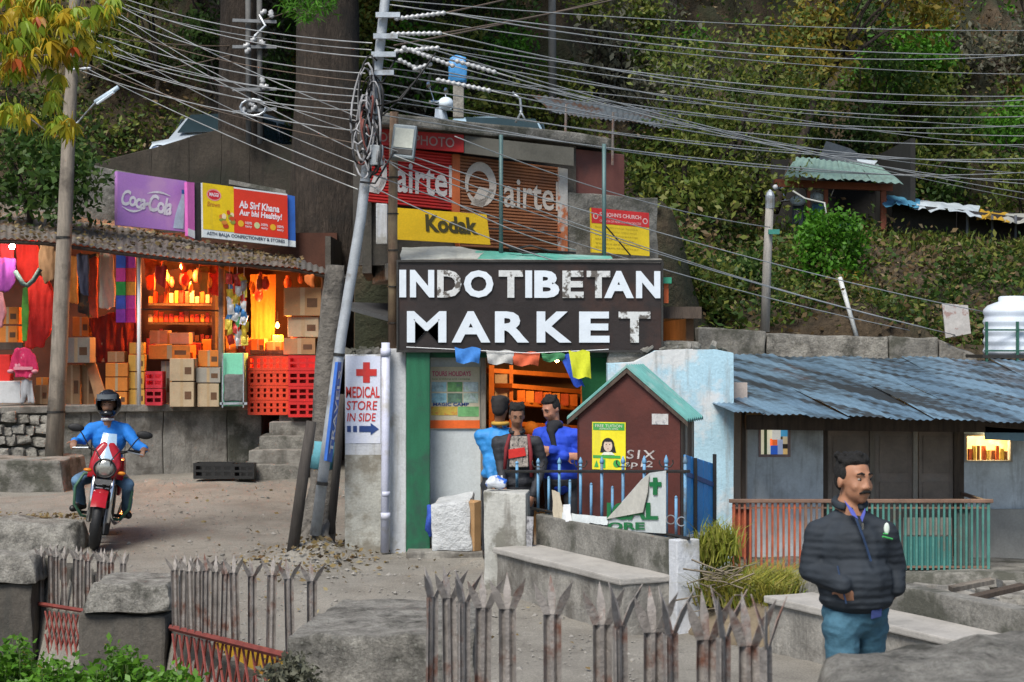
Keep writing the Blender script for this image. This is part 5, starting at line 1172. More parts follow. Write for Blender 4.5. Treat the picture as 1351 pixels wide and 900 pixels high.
CT = [('greyish carton with a round stamp standing on table boards behind the leaning pole', 82, 445, 119, 479, 25.6, 5), ('upright brown carton under the stamped one, nearest the leaning pole', 84, 481, 106, 536, 25.8, 1), ('upright pale brown carton beside the leaning slab', 107, 481, 124, 536, 25.9, 1),
      ('orange carton, topmost of the left orange stack', 139, 479, 168, 497, 25.3, 3), ('orange carton, middle of the left orange stack', 139, 498, 168, 516, 25.3, 3), ('orange carton, lowest of the left orange stack', 139, 517, 168, 536, 25.3, 3),
      ('yellow-orange carton, topmost next to the white post', 169, 468, 190, 490, 25.4, 4), ('yellow-orange carton, second from top next to the white post', 169, 491, 190, 513, 25.4, 4), ('yellow-orange carton at the bottom next to the white post', 169, 514, 190, 536, 25.4, 4),
      ('wide orange carton laid across the middle cartons', 196, 455, 251, 474, 25.7, 3), ('grey upright carton behind the small red crates', 212, 476, 224, 536, 25.8, 5), ('pale tall carton, upper one of the middle stack', 224, 473, 256, 503, 25.4, 2), ('pale tall carton, lower one of the middle stack', 224, 504, 256, 537, 25.4, 2),
      ('grey lidded carton on top, left of the mint cooler', 259, 485, 291, 505, 25.5, 5), ('pale carton at the bottom, left of the mint cooler', 260, 506, 288, 537, 25.5, 2),
      ('big brown carton with black mark, topmost above the red crates', 374, 379, 423, 417, 25.9, 0), ('pale carton, second of three above the red crates', 380, 418, 421, 445, 25.95, 2), ('brown carton, lowest of three above the red crates', 374, 446, 416, 468, 25.9, 0), ('orange carton among garments at the left edge, upper', -4, 405, 24, 428, 25.9, 3), ('orange carton among garments at the left edge, lower', -4, 430, 24, 452, 25.9, 3)]
for c in CT: carton(*c, rot=rnd(-.06, .06))
CT2 = [('brown carton on the wide orange one, left', 198, 436, 222, 454, 25.9, 0), ('pale carton on the wide orange one, right', 224, 439, 250, 454, 25.9, 2), ('orange carton, topmost over the grey lidded carton', 262, 462, 290, 484, 25.7, 3), ('small brown carton on the left orange stack', 142, 464, 164, 478, 25.5, 0), ('yellow-orange carton high next to the white post', 170, 452, 189, 467, 25.55, 4), ('orange carton low behind the white box at far left', 48, 498, 64, 534, 25.4, 3), ('brown carton low beside the leaning pole foot', 44, 508, 62, 534, 25.25, 1), ('orange carton behind the red-orange crates, left', 332, 447, 350, 469, 26.3, 3), ('red-brown carton behind the red-orange crates, right', 352, 450, 372, 469, 26.3, 0), ('orange carton in the dim back behind the stamped carton', 96, 418, 118, 444, 26.5, 3), ('pale carton in the dim back near the maroon cloth', 120, 452, 138, 478, 26.4, 2)]
for c in CT2: carton(*c, rot=rnd(-.1, .1))
# leaning slab of card
tag(MB().slab([P(112, 478, 25.9), P(124, 474, 25.9), P(145, 535, 25.5), P(128, 536, 25.5)], .05).build('card_slab', card[1], bevel=.004), 'brown cardboard slab leaning against the orange cartons', 'cardboard')
# bottle crates with hand holes and cells
def crate(label, x0, y0, x1, y1, Y, m, cells=4, group='red bottle crates'):
    q = pq(x0, y0, x1, y1, Y); w_ = q[1].x - q[0].x; h_ = q[0].z - q[3].z; d_ = .3; tt = thing('bottle_crate', label, 'crate', q[3].lerp(q[2], .5), group)
    c = V(q[0].x + w_ / 2, Y, q[3].z); mb = MB(); th_ = .012
    for zz, hh in ((.0, .2), (.44, .14), (.82, .18)): mb.box(c + V(0, th_ / 2, h_ * (zz + hh / 2)), (w_, th_, h_ * hh))
    for i in range(cells + 1): mb.box(c + V(-w_ / 2 + w_ * i / cells * .985 + .006, th_ / 2 + .003, h_ * .5), (w_ * .10 if 0 < i < cells else w_ * .07, th_, h_ * .98))
    mb.build('front', m, tt)
    mb = MB()
    for s_ in (-1, 1): mb.box(c + V(s_ * (w_ / 2 - th_ / 2), d_ / 2 + th_, h_ / 2), (th_, d_, h_ * .97))
    mb.box(c + V(0, d_ + th_, h_ / 2), (w_, th_, h_ * .97)); mb.box(c + V(0, d_ / 2 + th_, th_), (w_ - .03, d_, th_)); mb.build('shell', m, tt)
    return tt
redc = mat('crate_red', (.62, .022, .02), .45, .12, 6, .05, 40); redo = mat('crate_red_orange', (.68, .06, .02), .45, .12, 6, .05, 40); pinkc = mat('crate_pinkred', (.60, .03, .05), .45, .1, 6, .05)
for i in range(4): crate('red-orange bottle crate in the wide left stack, %s' % ('top', 'second from top', 'third from top', 'bottom')[i], 328, 470 + 19.5 * i, 379, 489 + 19.5 * i, 25.75, redo, 6)
for i in range(4): crate('deep red bottle crate by the steps, %s of its stack' % ('top', 'second', 'third', 'bottom')[i], 381, 469 + 20.5 * i, 417, 489 + 20.5 * i, 25.5, redc, 3)
for i in range(2): crate('small pinkish red crate beside the white post, %s' % ('upper', 'lower')[i], 192, 490 + 23 * i, 213, 512 + 23 * i, 25.3, pinkc, 2)
blk = mat('crate_black', (.018, .018, .018), .5, .2, 6, .05)
crate('black plastic crate lying at the foot of the platform, left one', 256, 611, 306, 632, 24.5, blk, 4, 'black crates by the steps'); crate('small black crate at the foot of the steps', 308, 612, 334, 632, 24.4, blk, 3, 'black crates by the steps')
# mint cooler
t = thing('mint_cooler', 'mint green cooler box with a grey sack in front, beside the red crates', 'cooler', P(308, 537, 25.4))
MB().slab(pq(293, 466, 322, 536, 25.5), .4).build('body', mat('cooler_mint', (.20, .62, .42), .5, .1), t, bevel=.01); MB().slab(pq(295, 494, 320, 530, 25.44), .08).build('sack', mat('sack_grey', (.13, .13, .125), .6, .4, 14, .8, 12), t, bevel=.02, cuts=3, amp=.02, freq=9, smooth=True)
for a in (293.5, 321): MB().slab(pq(a - .8, 466, a + .8, 538, 25.42), .03).build('frame', galv, t)
MB().slab(pq(290, 531, 326, 534, 25.42), .05).build('frame', galv, t)
# shelf packets
pkm = [mat('packet_%d' % i, c, .4, .2, 9, .2, 20) for i, c in enumerate(((.65, .12, .02), (.6, .3, .04), (.45, .05, .03), (.55, .5, .3), (.2, .08, .04)))]
pks = [MB().box((0, 0, .5), (1, 1, 1)).mesh('packet', m_, bevel=.06) for m_ in pkm]
for r_, yy in enumerate((400, 425, 450)):
    for i in range(13):
        px = 199 + 6.8 * i; p = P(px, yy, 26.75); o = inst('packet', pks[random.randrange(5)], None, p + V(0, 0, .001), (0, 0, rnd(-.2, .2)), (rnd(.05, .068), .05, rnd(.08, .19)))
        tag(o, 'small packet on the %s shelf in the middle of the shop' % ('top', 'middle', 'bottom')[r_], 'packet', 'packets on the %s shop shelf' % ('top', 'middle', 'bottom')[r_])
# strings of snack packets
foil = [mat('foil_%d' % i, c, .25, .2, 12, .4, 16, metal=.3) for i, c in enumerate(((.6, .62, .64), (.55, .06, .05), (.06, .22, .5), (.6, .45, .05), (.05, .3, .1), (.4, .4, .42)))]
pm = MB(); pm.hexa([V(-.05, -.004, -.075), V(.05, -.004, -.075), V(.05, .004, -.075), V(-.05, .004, -.075), V(-.05, -.004, .075), V(.05, -.004, .075), V(.05, .004, .075), V(-.05, .004, .075)]); pm.ell(V(0, 0, 0), (.042, .02, .06), 8, 6)
foilme = [pm.mesh('packet', m_) for m_ in foil]
for s_, (px, n_, lab) in enumerate(((303, 9, 'left string of shiny snack packets hanging by the wooden post'), (313, 11, 'middle string of shiny snack packets hanging by the wooden post'), (322, 10, 'right string of shiny snack packets hanging by the wooden post'))):
    t = thing('packet_string', lab, 'snack packets', P(px, 462, 25.5), 'strings of snack packets'); MB().tube([P(px, 350, 25.5), P(px, 460, 25.5)], .003, 4).build('string', white, t)
    for i in range(n_): inst('packet', foilme[random.randrange(6)], t, P(px + rnd(-2, 2), 368 + 90 * i / n_, 25.5 + rnd(-.03, .03)), (rnd(-.3, .3), rnd(-.5, .5), rnd(-1, 1)))

# goods hung under the ceiling and heaped behind the cartons, all lit orange
hm = [mat('hung_%d' % i, c, .5, .3, 10, .4, 14) for i, c in enumerate(((.62, .10, .02), (.60, .24, .03), (.40, .03, .02), (.55, .40, .10), (.25, .06, .03)))]
bagm = MB(); bagm.ell(V(0, 0, -.09), (.055, .03, .085), 9, 7); bagm.box(V(0, 0, -.005), (.05, .012, .03)); bags = [bagm.mesh('goods_bag', m_, True) for m_ in hm]
for i in range(34):
    px = rnd(192, 420); py = 346 + (px - 190) * .055 + rnd(2, 26); o = inst('hanging_bag', bags[i % 5], None, P(px, py, rnd(25.9, 27.0)), (0, 0, rnd(0, 3)), (rnd(.7, 1.3),) * 3); tag(o, 'small stuffed packet hanging under the shop ceiling', 'packet', 'packets hanging under the shop ceiling')
bx = [MB().box((0, 0, .5), (1, 1, 1)).mesh('goods_box', m_, bevel=.05) for m_ in hm]
for i in range(26):
    px = rnd(200, 420); o = inst('goods_box', bx[i % 5], None, P(px, 468, rnd(26.3, 26.9)), (0, 0, rnd(-.3, .3)), (rnd(.08, .2), .15, rnd(.08, .3))); tag(o, 'small box of goods on the dim counter behind the cartons', 'box', 'boxes on the shop counter')
MB().slab(pq(190, 468, 424, 472, 26.15), 1.1).build('counter', wooddark, bpy.data.objects['open_shop'])
# garments
def garment(name, label, pts, Y, m, cat, th_=.05, group='garments hung in the shop', extra=None, bevel=.012):
    tt = thing(name, label, cat, P(*pts[len(pts) // 2], Y), group)
    blob('cloth', MB().prism([P(x, y, Y) for x, y in pts], V(0, th_, 0)), m, tt, .016, 1, .03, (16, 6, 2.5))
    if extra: extra(tt)
    return tt
cred = mat('cloth_red', (.62, .025, .02), .85, .15, 5, .4, 12); cbrown = mat('cloth_brown', (.20, .12, .07), .85, .2, 5, .4, 12); cpink = mat('cloth_pink', (.62, .03, .12), .9, .2, 12, .5, 30, stain=(.75, .35, .42), sscale=9, slo=.58, shi=.64)
cpur = mat('cloth_purple', (.22, .04, .28), .85, .2, 6, .4, 12, stain=(.6, .05, .08), sscale=5); cgrey = mat('cloth_grey', (.33, .34, .36), .85, .15, 6, .4, 12)
garment('red_dress', 'long bright red dress hanging left of the leaning pole', [(38, 370), (50, 362), (66, 370), (72, 400), (70, 425), (58, 458), (34, 460), (36, 420), (32, 395)], 25.3, cred, 'dress')
garment('red_shawl', 'red shawl hung beside the bright bulb', [(22, 318), (48, 316), (52, 345), (46, 372), (30, 372), (20, 350)], 25.6, cred, 'shawl')
garment('brown_jacket', 'brown jacket hanging just left of the leaning pole under the eave', [(52, 322), (72, 320), (76, 345), (72, 368), (58, 376), (50, 350)], 25.2, cbrown, 'jacket')
garment('purple_garment', 'purple and red garment at the far left under the bulb', [(-6, 338), (18, 342), (21, 372), (10, 386), (-6, 384)], 25.1, cpur, 'garment')
garment('pink_garment', 'pink garment at the far left edge', [(-6, 386), (4, 384), (6, 412), (2, 432), (-6, 432)], 25.1, mat('cloth_palepink', (.6, .25, .3), .85), 'garment')
def cuffs(tt):
    for px in (14, 46): MB().ell(P(px, 490, 24.95), (.05, .05, .03), 8, 6).build('cuff', mat('cloth_palepink', (.6, .25, .3), .85), tt, smooth=True)
    MB().slab(pq(18, 484, 43, 488, 24.92), .01).build('stripe', mat('cloth_palepink', (.6, .25, .3), .85), tt)
garment('pink_cardigan', "child's pink patterned cardigan hanging over the platform edge", [(22, 460), (30, 458), (38, 460), (47, 470), (50, 490), (44, 493), (42, 482), (42, 499), (18, 499), (18, 482), (16, 492), (10, 489), (14, 470)], 24.95, cpink, 'cardigan', extra=cuffs)
garment('grey_trousers', "child's grey trousers under the pink cardigan", [(27, 500), (43, 500), (44, 532), (37, 532), (35, 510), (32, 532), (27, 532)], 25.0, cgrey, 'trousers')
garment('white_cloth', 'long off-white cloth hanging at the middle left of the shop', [(131, 332), (150, 332), (151, 405), (142, 409), (130, 406)], 25.6, mat('cloth_white', (.50, .45, .40), .85, .12, 6, .3, 12), 'cloth')
garment('dark_garment', 'dark garment hung behind the leaning pole', [(100, 335), (128, 335), (126, 390), (118, 420), (102, 410)], 26.0, mat('cloth_dark', (.03, .035, .04), .85, .3, 6, .3, 12, stain=(.14, .09, .03), sscale=6), 'garment')
garment('maroon_drape', 'maroon cloth drooping behind the cartons', [(118, 420), (180, 404), (182, 470), (160, 485), (128, 478)], 26.4, mat('cloth_maroon', (.16, .018, .014), .9, .3, 5, .4, 12), 'cloth')
for i, (px, w_, y0, y1, cc, nm) in enumerate(((8, 10, 320, 372, (.55, .03, .04), 'scarlet'), (60, 9, 372, 440, (.10, .03, .03), 'dark maroon'), (94, 9, 338, 402, (.45, .20, .05), 'amber'), (110, 8, 336, 392, (.05, .06, .12), 'navy'), (122, 7, 340, 420, (.42, .06, .03), 'brick red'), (198, 7, 348, 384, (.6, .12, .02), 'bright orange'), (212, 7, 350, 380, (.4, .03, .03), 'crimson'), (268, 8, 352, 388, (.55, .2, .03), 'tan orange'), (283, 7, 352, 392, (.35, .03, .02), 'deep red'), (408, 7, 362, 380, (.6, .15, .03), 'rust orange'))):
    garment('hung_scarf', '%s scarf hanging under the eave of the open shop' % nm, [(px - w_, y0), (px + w_, y0), (px + w_ * .8, (y0 + y1) / 2), (px + w_ * .9, y1), (px - w_ * .6, y1 - 4), (px - w_, (y0 + y1) / 2)], 25.35 + .3 * (i % 3), mat('scarf_%d' % i, cc, .85, .25, 7, .4, 14), 'scarf')
t = thing('patchwork_hanging', 'patchwork hanging of bright coloured squares beside the white post', 'hanging', P(166, 430, 25.3), 'garments hung in the shop')
pcol = [(.03, .1, .62), (.45, .05, .5), (.55, .05, .35), (.7, .06, .06), (.03, .35, .08), (.65, .3, .05), (.05, .1, .55), (.6, .06, .4), (.3, .05, .45), (.55, .03, .3)]
for i in range(10):
    a = 153 + 13 * (i % 2); y = 336 + 18 * (i // 2); MB().slab([P(a, y, 25.35), P(a + 12.5, y, 25.33), P(a + 12.5, y + 17.5, 25.33), P(a, y + 17.5, 25.35)], .02).build('square', mat('patch_%d' % i, pcol[i], .8, .2, 10, .3, 20), t)
t = thing('neck_scarf', 'striped grey scarf folded in a V with a green shiny tie below, on a hanger', 'scarf', P(35, 450, 25.0), 'garments hung in the shop')
MB().tube([P(20, 358, 24.95), P(30, 374, 24.93), P(36, 377, 24.93), P(44, 370, 24.93), P(53, 355, 24.95)], .035, 8).build('scarf', mat('scarf_stripe', (.10, .15, .16), .8, .6, 40, .2), t, smooth=True)
MB().prism([P(30, 380, 24.98), P(36, 378, 24.98), P(38, 410, 24.98), P(35, 450, 24.98), P(29, 450, 24.98), P(28, 410, 24.98)], V(0, .03, 0)).build('tie', mat('tie_green', (.12, .38, .04), .4, .3, 9, .1), t, bevel=.01)
tag(MB().slab(pq(-6, 503, 27, 532, 25.05), .3).build('white_box', paint('box_white', (.5, .51, .52)), bevel=.01), 'white box on the platform under the pink cardigan', 'box')
tag(MB().slab(pq(-6, 468, 13, 506, 25.2), .2).build('red_box', cred, bevel=.01), 'red box left of the pink cardigan', 'box')
tag(MB().slab(pq(-6, 452, 30, 462, 25.3), .3).build('goods_table', wooddark, bevel=.01), 'dark table top at the left edge of the shop', 'table')

# ------------------------------------------------------------------ signs over the shop
t = thing('sign_wall', 'grey stained cement wall carrying the shop signs above the canopy', 'wall', P(200, 320, 27.2))
MB().slab([P(84, 210, 27.0), P(204, 234, 27.6), P(204, 318, 27.6), P(84, 300, 27.0)], .3).build('wall_section', concrete_moss, t, bevel=.02, cuts=5, amp=.02, freq=3)
MB().slab([P(-80, 258, 26.8), P(84, 276, 27.0), P(84, 300, 27.0), P(-80, 290, 26.8)], .4).build('wall_section', concrete_moss, t, bevel=.02, cuts=5, amp=.02, freq=3)
MB().slab([P(204, 252, 27.75), P(400, 272, 28.2), P(400, 345, 28.2), P(204, 320, 27.75)], .3).build('wall_section', concrete_dark, t, bevel=.02, cuts=5, amp=.02, freq=3)
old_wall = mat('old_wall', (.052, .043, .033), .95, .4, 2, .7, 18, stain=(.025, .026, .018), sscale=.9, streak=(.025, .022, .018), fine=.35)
t = thing('retaining_wall', 'dark cement retaining wall rising to the parked car on the upper road', 'wall', P(280, 300, 28.4))
tp = [(-60, 262), (130, 214), (200, 196), (250, 180), (292, 170), (330, 182), (390, 192), (440, 196)]
for i in range(len(tp) - 1):
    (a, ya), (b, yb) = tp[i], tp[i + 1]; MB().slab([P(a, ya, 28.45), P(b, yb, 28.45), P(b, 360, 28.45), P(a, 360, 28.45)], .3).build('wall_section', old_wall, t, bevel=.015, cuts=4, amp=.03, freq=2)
lilac = mat('sign_lilac', (.55, .26, .68), .45, .08, 1.5, .03, 30, stain=(.62, .34, .62), sscale=1.0); slet = paint('sign_white_lettering', (.85, .80, .85))
t = thing('cola_signboard', 'lilac cola signboard with white script lettering above the shop canopy', 'sign', P(200, 303, 26.0))
q = [P(155, 226, 26.0), P(246, 239, 26.8), P(246, 306, 26.8), P(155, 297, 26.0)]
MB().slab(q, .08).build('board', lilac, t)
cv = lambda a, b: .02 * math.sin(a * 6.3)
write('Coca-', q, (.05, .36, .45, .66), slet, t, .006, .03, .28, .86, curve=cv); write('Cola', q, (.44, .30, .78, .64), slet, t, .006, .03, .28, .86, curve=cv)
n = 14; top = [(.06 + .30 * k / n, .36 - .05 * math.sin(k / n * 3.1)) for k in range(n + 1)]; shape(q, top + [(u, v - .035 * math.sin((u - .06) / .30 * 3.1) - .008) for u, v in reversed(top)], slet, t, .0065, 'flourish')
top = [(.42 + .34 * k / n, .66 + .07 * math.sin(k / n * 3.1)) for k in range(n + 1)]; shape(q, top + [(u, v - .035 * math.sin((u - .42) / .34 * 3.1) - .006) for u, v in reversed(top)], slet, t, .0065, 'flourish')
bot = [(.80, .05), (.83, .3), (.88, .52), (.92, .66), (.93, .80), (.965, .80), (.965, .66), (.97, .5), (.96, .3), (.95, .05)]
shape(q, bot, mat('bottle_print', (.55, .68, .80), .5, .2, 6, 0), t, .005, 'bottle'); shape(q, [(.925, .74), (.925, .82), (.975, .82), (.975, .74)], mat('bottle_cap', (.05, .16, .45), .5), t, .007, 'bottle')
t = thing('pink_signboard', 'narrow pink and white strip sign beside the lilac signboard', 'sign', P(252, 310, 26.7))
q = [P(247, 240, 26.6), P(256.5, 241, 26.7), P(257, 315, 26.7), P(248, 311, 26.6)]; MB().slab(q, .07).build('board', mat('sign_pink', (.70, .16, .50), .5, .08), t); patch(q, (0, 0, 1, .14), white, t, .004, 'foot')
tag(MB().slab([P(257, 241, 26.75), P(266, 241, 26.8), P(266, 318, 26.8), P(257, 316, 26.75)], .05).build('dark_board', mat('dark_board', (.03, .026, .026), .7)), 'dark upright board between pink strip and food signboard', 'board')
t = thing('food_signboard', 'yellow and red food advertisement board with white lettering above the shop canopy', 'sign', P(326, 322, 26.9))
q = [P(267, 241, 26.7), P(379, 256, 27.4), P(380, 325, 27.4), P(268, 313, 26.7)]
MB().slab(q, .07).build('board', paint('food_white', (.70, .76, .78)), t)
patch(q, (0, .15, .36, 1), paint('food_yellow', (.80, .56, .01)), t, .003, 'panel'); patch(q, (.36, .14, 1, .97), mat('food_red', (.72, .045, .02), .5, .12, 2, .03), t, .0035, 'panel')
shape(q, ringpts(.13, .80, .085, .11), paint('food_oval', (.78, .30, .28)), t, .005); shape(q, ringpts(.13, .80, .07, .085), paint('food_oval_red', (.60, .02, .03)), t, .0065)
write('MAGGI', q, (.078, .77, .182, .84), slet, t, .008, .02); write('Brown', q, (.05, .58, .20, .67), paint('food_orange_ink', (.55, .22, .02)), t, .006, .02, .2)
for i in range(14): shape(q, ringpts(.27 + rnd(-.07, .08), .22 + rnd(0, .5) * (.4 + .6 * rnd(0, 1)), rnd(.02, .045), rnd(.03, .06), k=9), paint('food_blob_%d' % (i % 4), ((.7, .25, .04), (.55, .07, .02), (.8, .65, .4), (.25, .3, .05))[i % 4]), t, .006 + .0004 * i, 'picture')
write('Ab Sirf Khana', q, (.42, .62, .90, .76), slet, t, .007, .03, .1); write('Aur bhi Healthy!', q, (.42, .45, .93, .60), slet, t, .007, .03, .1)
for i in range(3):
    shape(q, ringpts(.44 + .19 * i, .33, .035, .06, k=12), paint('food_badge_%d' % (i % 2), ((.8, .45, .03), (.55, .6, .3))[i % 2]), t, .006); write('100%', q, (.49 + .19 * i, .33, .57 + .19 * i, .38), slet, t, .007, .01); write('tasty', q, (.49 + .19 * i, .26, .57 + .19 * i, .31), slet, t, .007, .01)
write('ASTH BALJA CONFECTIONERY & STORES', q, (.04, .035, .96, .115), paint('food_navy', (.03, .05, .09)), t, .006, .02)
t = thing('blue_signboard', 'slim blue signboard behind the right end of the food signboard', 'sign', P(385, 325, 27.5))
q = [P(379, 257, 27.45), P(389, 259, 27.5), P(390, 326, 27.5), P(380, 325, 27.45)]; MB().slab(q, .05).build('board', paint('sign_blue', (.03, .12, .45)), t); patch(q, (0, 0, 1, .12), paint('food_white', (.7, .76, .78)), t, .003, 'foot')
MB().slab([P(302, 237, 27.7), P(377, 251, 27.8), P(377, 256, 27.8), P(302, 243, 27.7)], .2).build('coping', concrete_moss, bpy.data.objects['sign_wall'])
# ------------------------------------------------------------------ poles, lamps, wires
def pole(name, label, pts, rs, m, cat='pole', group=None, seg=14, amp=.0):
    t = thing(name, label, cat, pts[0], group); a, b = Vector(pts[0]), Vector(pts[-1])
    MB().tube(pts, rs, seg).build('shaft', m, t, smooth=True, amp=amp, freq=4); return t
polewood = mat('pole_wood', (.25, .215, .175), .85, .3, 5, .4, 16, stretch=(5, 5, .6), stain=(.10, .085, .07), sscale=2.2)
poledark = mat('pole_dark', (.06, .052, .046), .85, .35, 5, .5, 14, stretch=(5, 5, .6))
A = [P(71, 603, 24.0), P(77, 480, 24.0), P(88, 240, 24.0), P(100, -20, 24.0), P(104, -110, 24.0)]
t = pole('utility_pole', 'leaning grey-brown wooden utility pole in front of the shop at the left', A, [.12, .115, .095, .075, .07], polewood, amp=.008)
MB().lathe([(.125, 0), (.125, .03)], P(74, 545, 24.0), 14).build('band', darkmetal, t); MB().lathe([(.108, 0), (.108, .03)], P(84, 315, 24.0), 14).build('band', darkmetal, t)
for i in range(3): MB().tube([P(96 - i, 40 + 26 * i, 23.88), P(124 - 2 * i, 42 + 24 * i, 23.8)], .018, 6).build('cross_arm', galv, t)
MB().tube([P(92, 172, 23.9), P(104, 160, 23.9), P(126, 135, 23.8)], .012, 6).build('lamp_arm', galv, t)
t2 = thing('tube_lamp', 'slim pale blue street lamp head on an arm from the left leaning pole', 'street lamp', P(140, 126, 23.8))
MB().tube([P(126, 135, 23.8), P(141, 126, 23.75), P(156, 115, 23.7)], [.035, .042, .03], 8).build('housing', mat('lamp_head', (.52, .64, .74), .35, .1), t2, smooth=True); MB().tube([P(128, 137, 23.74), P(150, 122, 23.66)], .018, 6).build('glass', mat('lamp_glass', (.7, .8, .88), .15, .05), t2)
# main pole
B = [P(416, 706, 17.75), P(435, 560, 17.7), P(451, 440, 17.65), P(476, 290, 17.6), P(494, 130, 17.6), P(508, 0, 17.6), P(516, -80, 17.6)]
t = pole('power_pole', 'tall leaning grey steel power pole carrying a tangle of cables', B, [.056, .054, .053, .052, .050, .048, .046], polepaint)
for yy, px in ((640, 425), (470, 447), (330, 469), (160, 490)): MB().lathe([(.06, 0), (.06, .03)], P(px, yy, 17.66), 14, axis=(.11, 0, 1)).build('band', darkmetal, t)
def main_at(y): 
    pts = [(706, 416), (560, 435), (440, 451), (290, 476), (130, 494), (0, 508), (-80, 516)]
    for (a, b), (c, d) in zip(pts, pts[1:]):
        if c <= y <= a: return lerp(d, b, (y - c) / (a - c))
    return 510
cab = [black, mat('cable_grey', (.30, .30, .31), .6, .2), mat('cable_rust', (.16, .05, .04), .7, .2)]
for i in range(20):
    c = P(main_at(175) - 3 + rnd(-11, 8), rnd(115, 210), 17.5); rx, rz = rnd(.03, .13), rnd(.12, .42); a0 = rnd(0, 6.28); tl = rnd(-.2, .3)
    pts = [c + V(rx * math.cos(a0 + k * .42) + tl * rz * math.sin(a0 + k * .42), .06 * math.sin(a0 + k * .9) - .02, rz * math.sin(a0 + k * .42)) for k in range(random.choice((10, 13, 15)))]
    MB().tube(pts, rnd(.006, .013), 6).build('cable_loop', cab[(0, 0, 1, 1, 1, 2)[i % 6]], t, smooth=True)
for (a, b) in (((484, 110), (532, 60)), ((478, 150), (545, 110)), ((470, 205), (498, 130)), ((488, 235), (500, 150)), ((475, 240), (520, 200)), ((498, 140), (575, 70))):
    pa, pb = P(*a, 17.5), P(*b, 17.55); MB().tube([pa, pa.lerp(pb, .35) + V(.03, 0, -.12), pa.lerp(pb, .7) + V(0, 0, -.08), pb], .011, 6).build('cable_drop', cab[0], t, smooth=True)
for y in (20, 48, 72, 96): MB().box(P(main_at(y) + 6, y, 17.5), (.24, .05, .05)).build('bracket', galv, t)
MB().box(P(497, 205, 17.52), (.13, .1, .2)).build('junction_box', mat('junction_grey', (.3, .33, .35), .5), t, bevel=.01)
ins = mat('porcelain', (.44, .45, .46), .25, .1, 6, 0)
def insulator(label, a, b):
    d = (b - a); L = d.length; prof = [(.008, 0)]; nd = max(4, int(L / .05))
    for k in range(nd): prof += [(.014, L * (k + .1) / nd), (.025, L * (k + .45) / nd), (.025, L * (k + .6) / nd), (.014, L * (k + .95) / nd)]
    prof.append((.008, L)); return tag(MB().lathe(prof, a, 10, axis=d).build('insulator_string', ins, smooth=True), label, 'insulator', 'insulator strings on the power pole')
IS = [((520, 25), (588, 17)), ((515, 45), (583, 44)), ((520, 68), (580, 63)), ((530, 62), (600, 88)), ((600, 80), (655, 96)), ((545, 92), (570, 84)), ((575, 105), (648, 120)), ((525, 78), (560, 96))]
for (a, b), lab in zip(IS, ('topmost white insulator string', 'second white insulator string from the top', 'third white insulator string from the top', 'white insulator string slanting down right below the third', 'outer white insulator string near the blue wrapped post', 'short insulator string tucked under the others', 'lowest long insulator string above the upper shop roof', 'inner slanting insulator string close to the pole')): insulator(lab + ' beside the steel power pole', P(*a, 17.5), P(*b, 17.6))
# stub, painted trunk, strip sign
pole('stub_pole', 'short dark leaning stub post left of the painted trunk', [P(384, 742, 17.4), P(401, 620, 17.4), P(411, 556, 17.4)], [.058, .056, .05], poledark)
t = thing('painted_trunk', 'gnarled trunk with a teal painted band left of the medical store pillar', 'tree', P(425, 720, 18.1))
tb = mat('trunk_bark', (.17, .155, .135), .95, .4, 6, 1.0, 14, stain=(.06, .055, .05), sscale=4, dist=.05)
MB().tube([P(410, 745, 18.0), P(418, 700, 18.05), P(426, 640, 18.1), P(428, 560, 18.1), P(432, 470, 18.1), P(438, 400, 18.1), P(442, 350, 18.1)], [.24, .19, .135, .125, .12, .115, .10], 16).build('trunk', tb, t, smooth=True, cuts=1, amp=.018, freq=9)
o = MB().tube([P(427, 618, 18.1), P(428, 600, 18.1), P(429, 582, 18.1)], [.140, .138, .136], 16).build('painted_band', mat('band_teal', (.10, .30, .36), .8, .25, 5, .4, 20), t, smooth=True); o['label'] = 'flaking teal paint band'
for k in range(7):
    a = P(418 + rnd(-12, 14), 690, 17.95); MB().tube([a, a + V(rnd(-.2, .2), -.12, -.12), a + V(rnd(-.45, .35), -.3, -.36)], [.06, .045, .02], 7).build('root', tb, t, smooth=True, amp=.01, freq=9)
t = thing('strip_sign', 'narrow blue upright signboard with white lettering beside the painted trunk', 'sign', P(436, 608, 17.6))
q = [P(446, 478, 17.5), P(453, 478, 17.7), P(438, 610, 17.7), P(431, 608, 17.5)]; MB().slab(q, .03).build('board', mat('strip_blue', (.04, .15, .55), .5, .15), t)
qv = [q[3], q[0], q[1], q[2]]; write('TRAVELS', qv, (.08, .2, .92, .78), white, t, .006, .02)
pole('dark_post', 'dark leaning post between the blue strip sign and the medical store pillar', [P(436, 704, 17.95), P(446, 600, 17.98), P(450, 520, 18.0)], .042, poledark)
# lamp post over the sign
t = thing('lamp_post', 'rusty wooden post with a flood lamp rising at the left end of the signboard', 'lamp post', P(519, 465, 18.05))
MB().tube([P(519, 462, 18.02), P(518, 300, 18.0), P(520, 148, 18.0)], [.055, .05, .045], 10).build('shaft', mat('post_rustwood', (.20, .13, .085), .8, .35, 6, .4, 18, stretch=(5, 5, .7), stain=(.33, .25, .15), sscale=1.2), t, smooth=True)
c = P(533, 189, 17.8); Mt = Matrix.Rotation(R(-10), 3, 'X') @ Matrix.Rotation(R(6), 3, 'Y')
hd = MB().box(c, (.24, .15, .35), Mt).build('lamp_head', mat('flood_grey', (.22, .26, .28), .5, .15, 6, .1, 40, metal=.3), t, bevel=.02)
MB().box(c + Mt @ V(0, -.079, .03), (.19, .01, .2), Mt).build('lens', mat('flood_lens', (.46, .48, .42), .2, .15, 14, .1, 30), hd, bevel=.003)
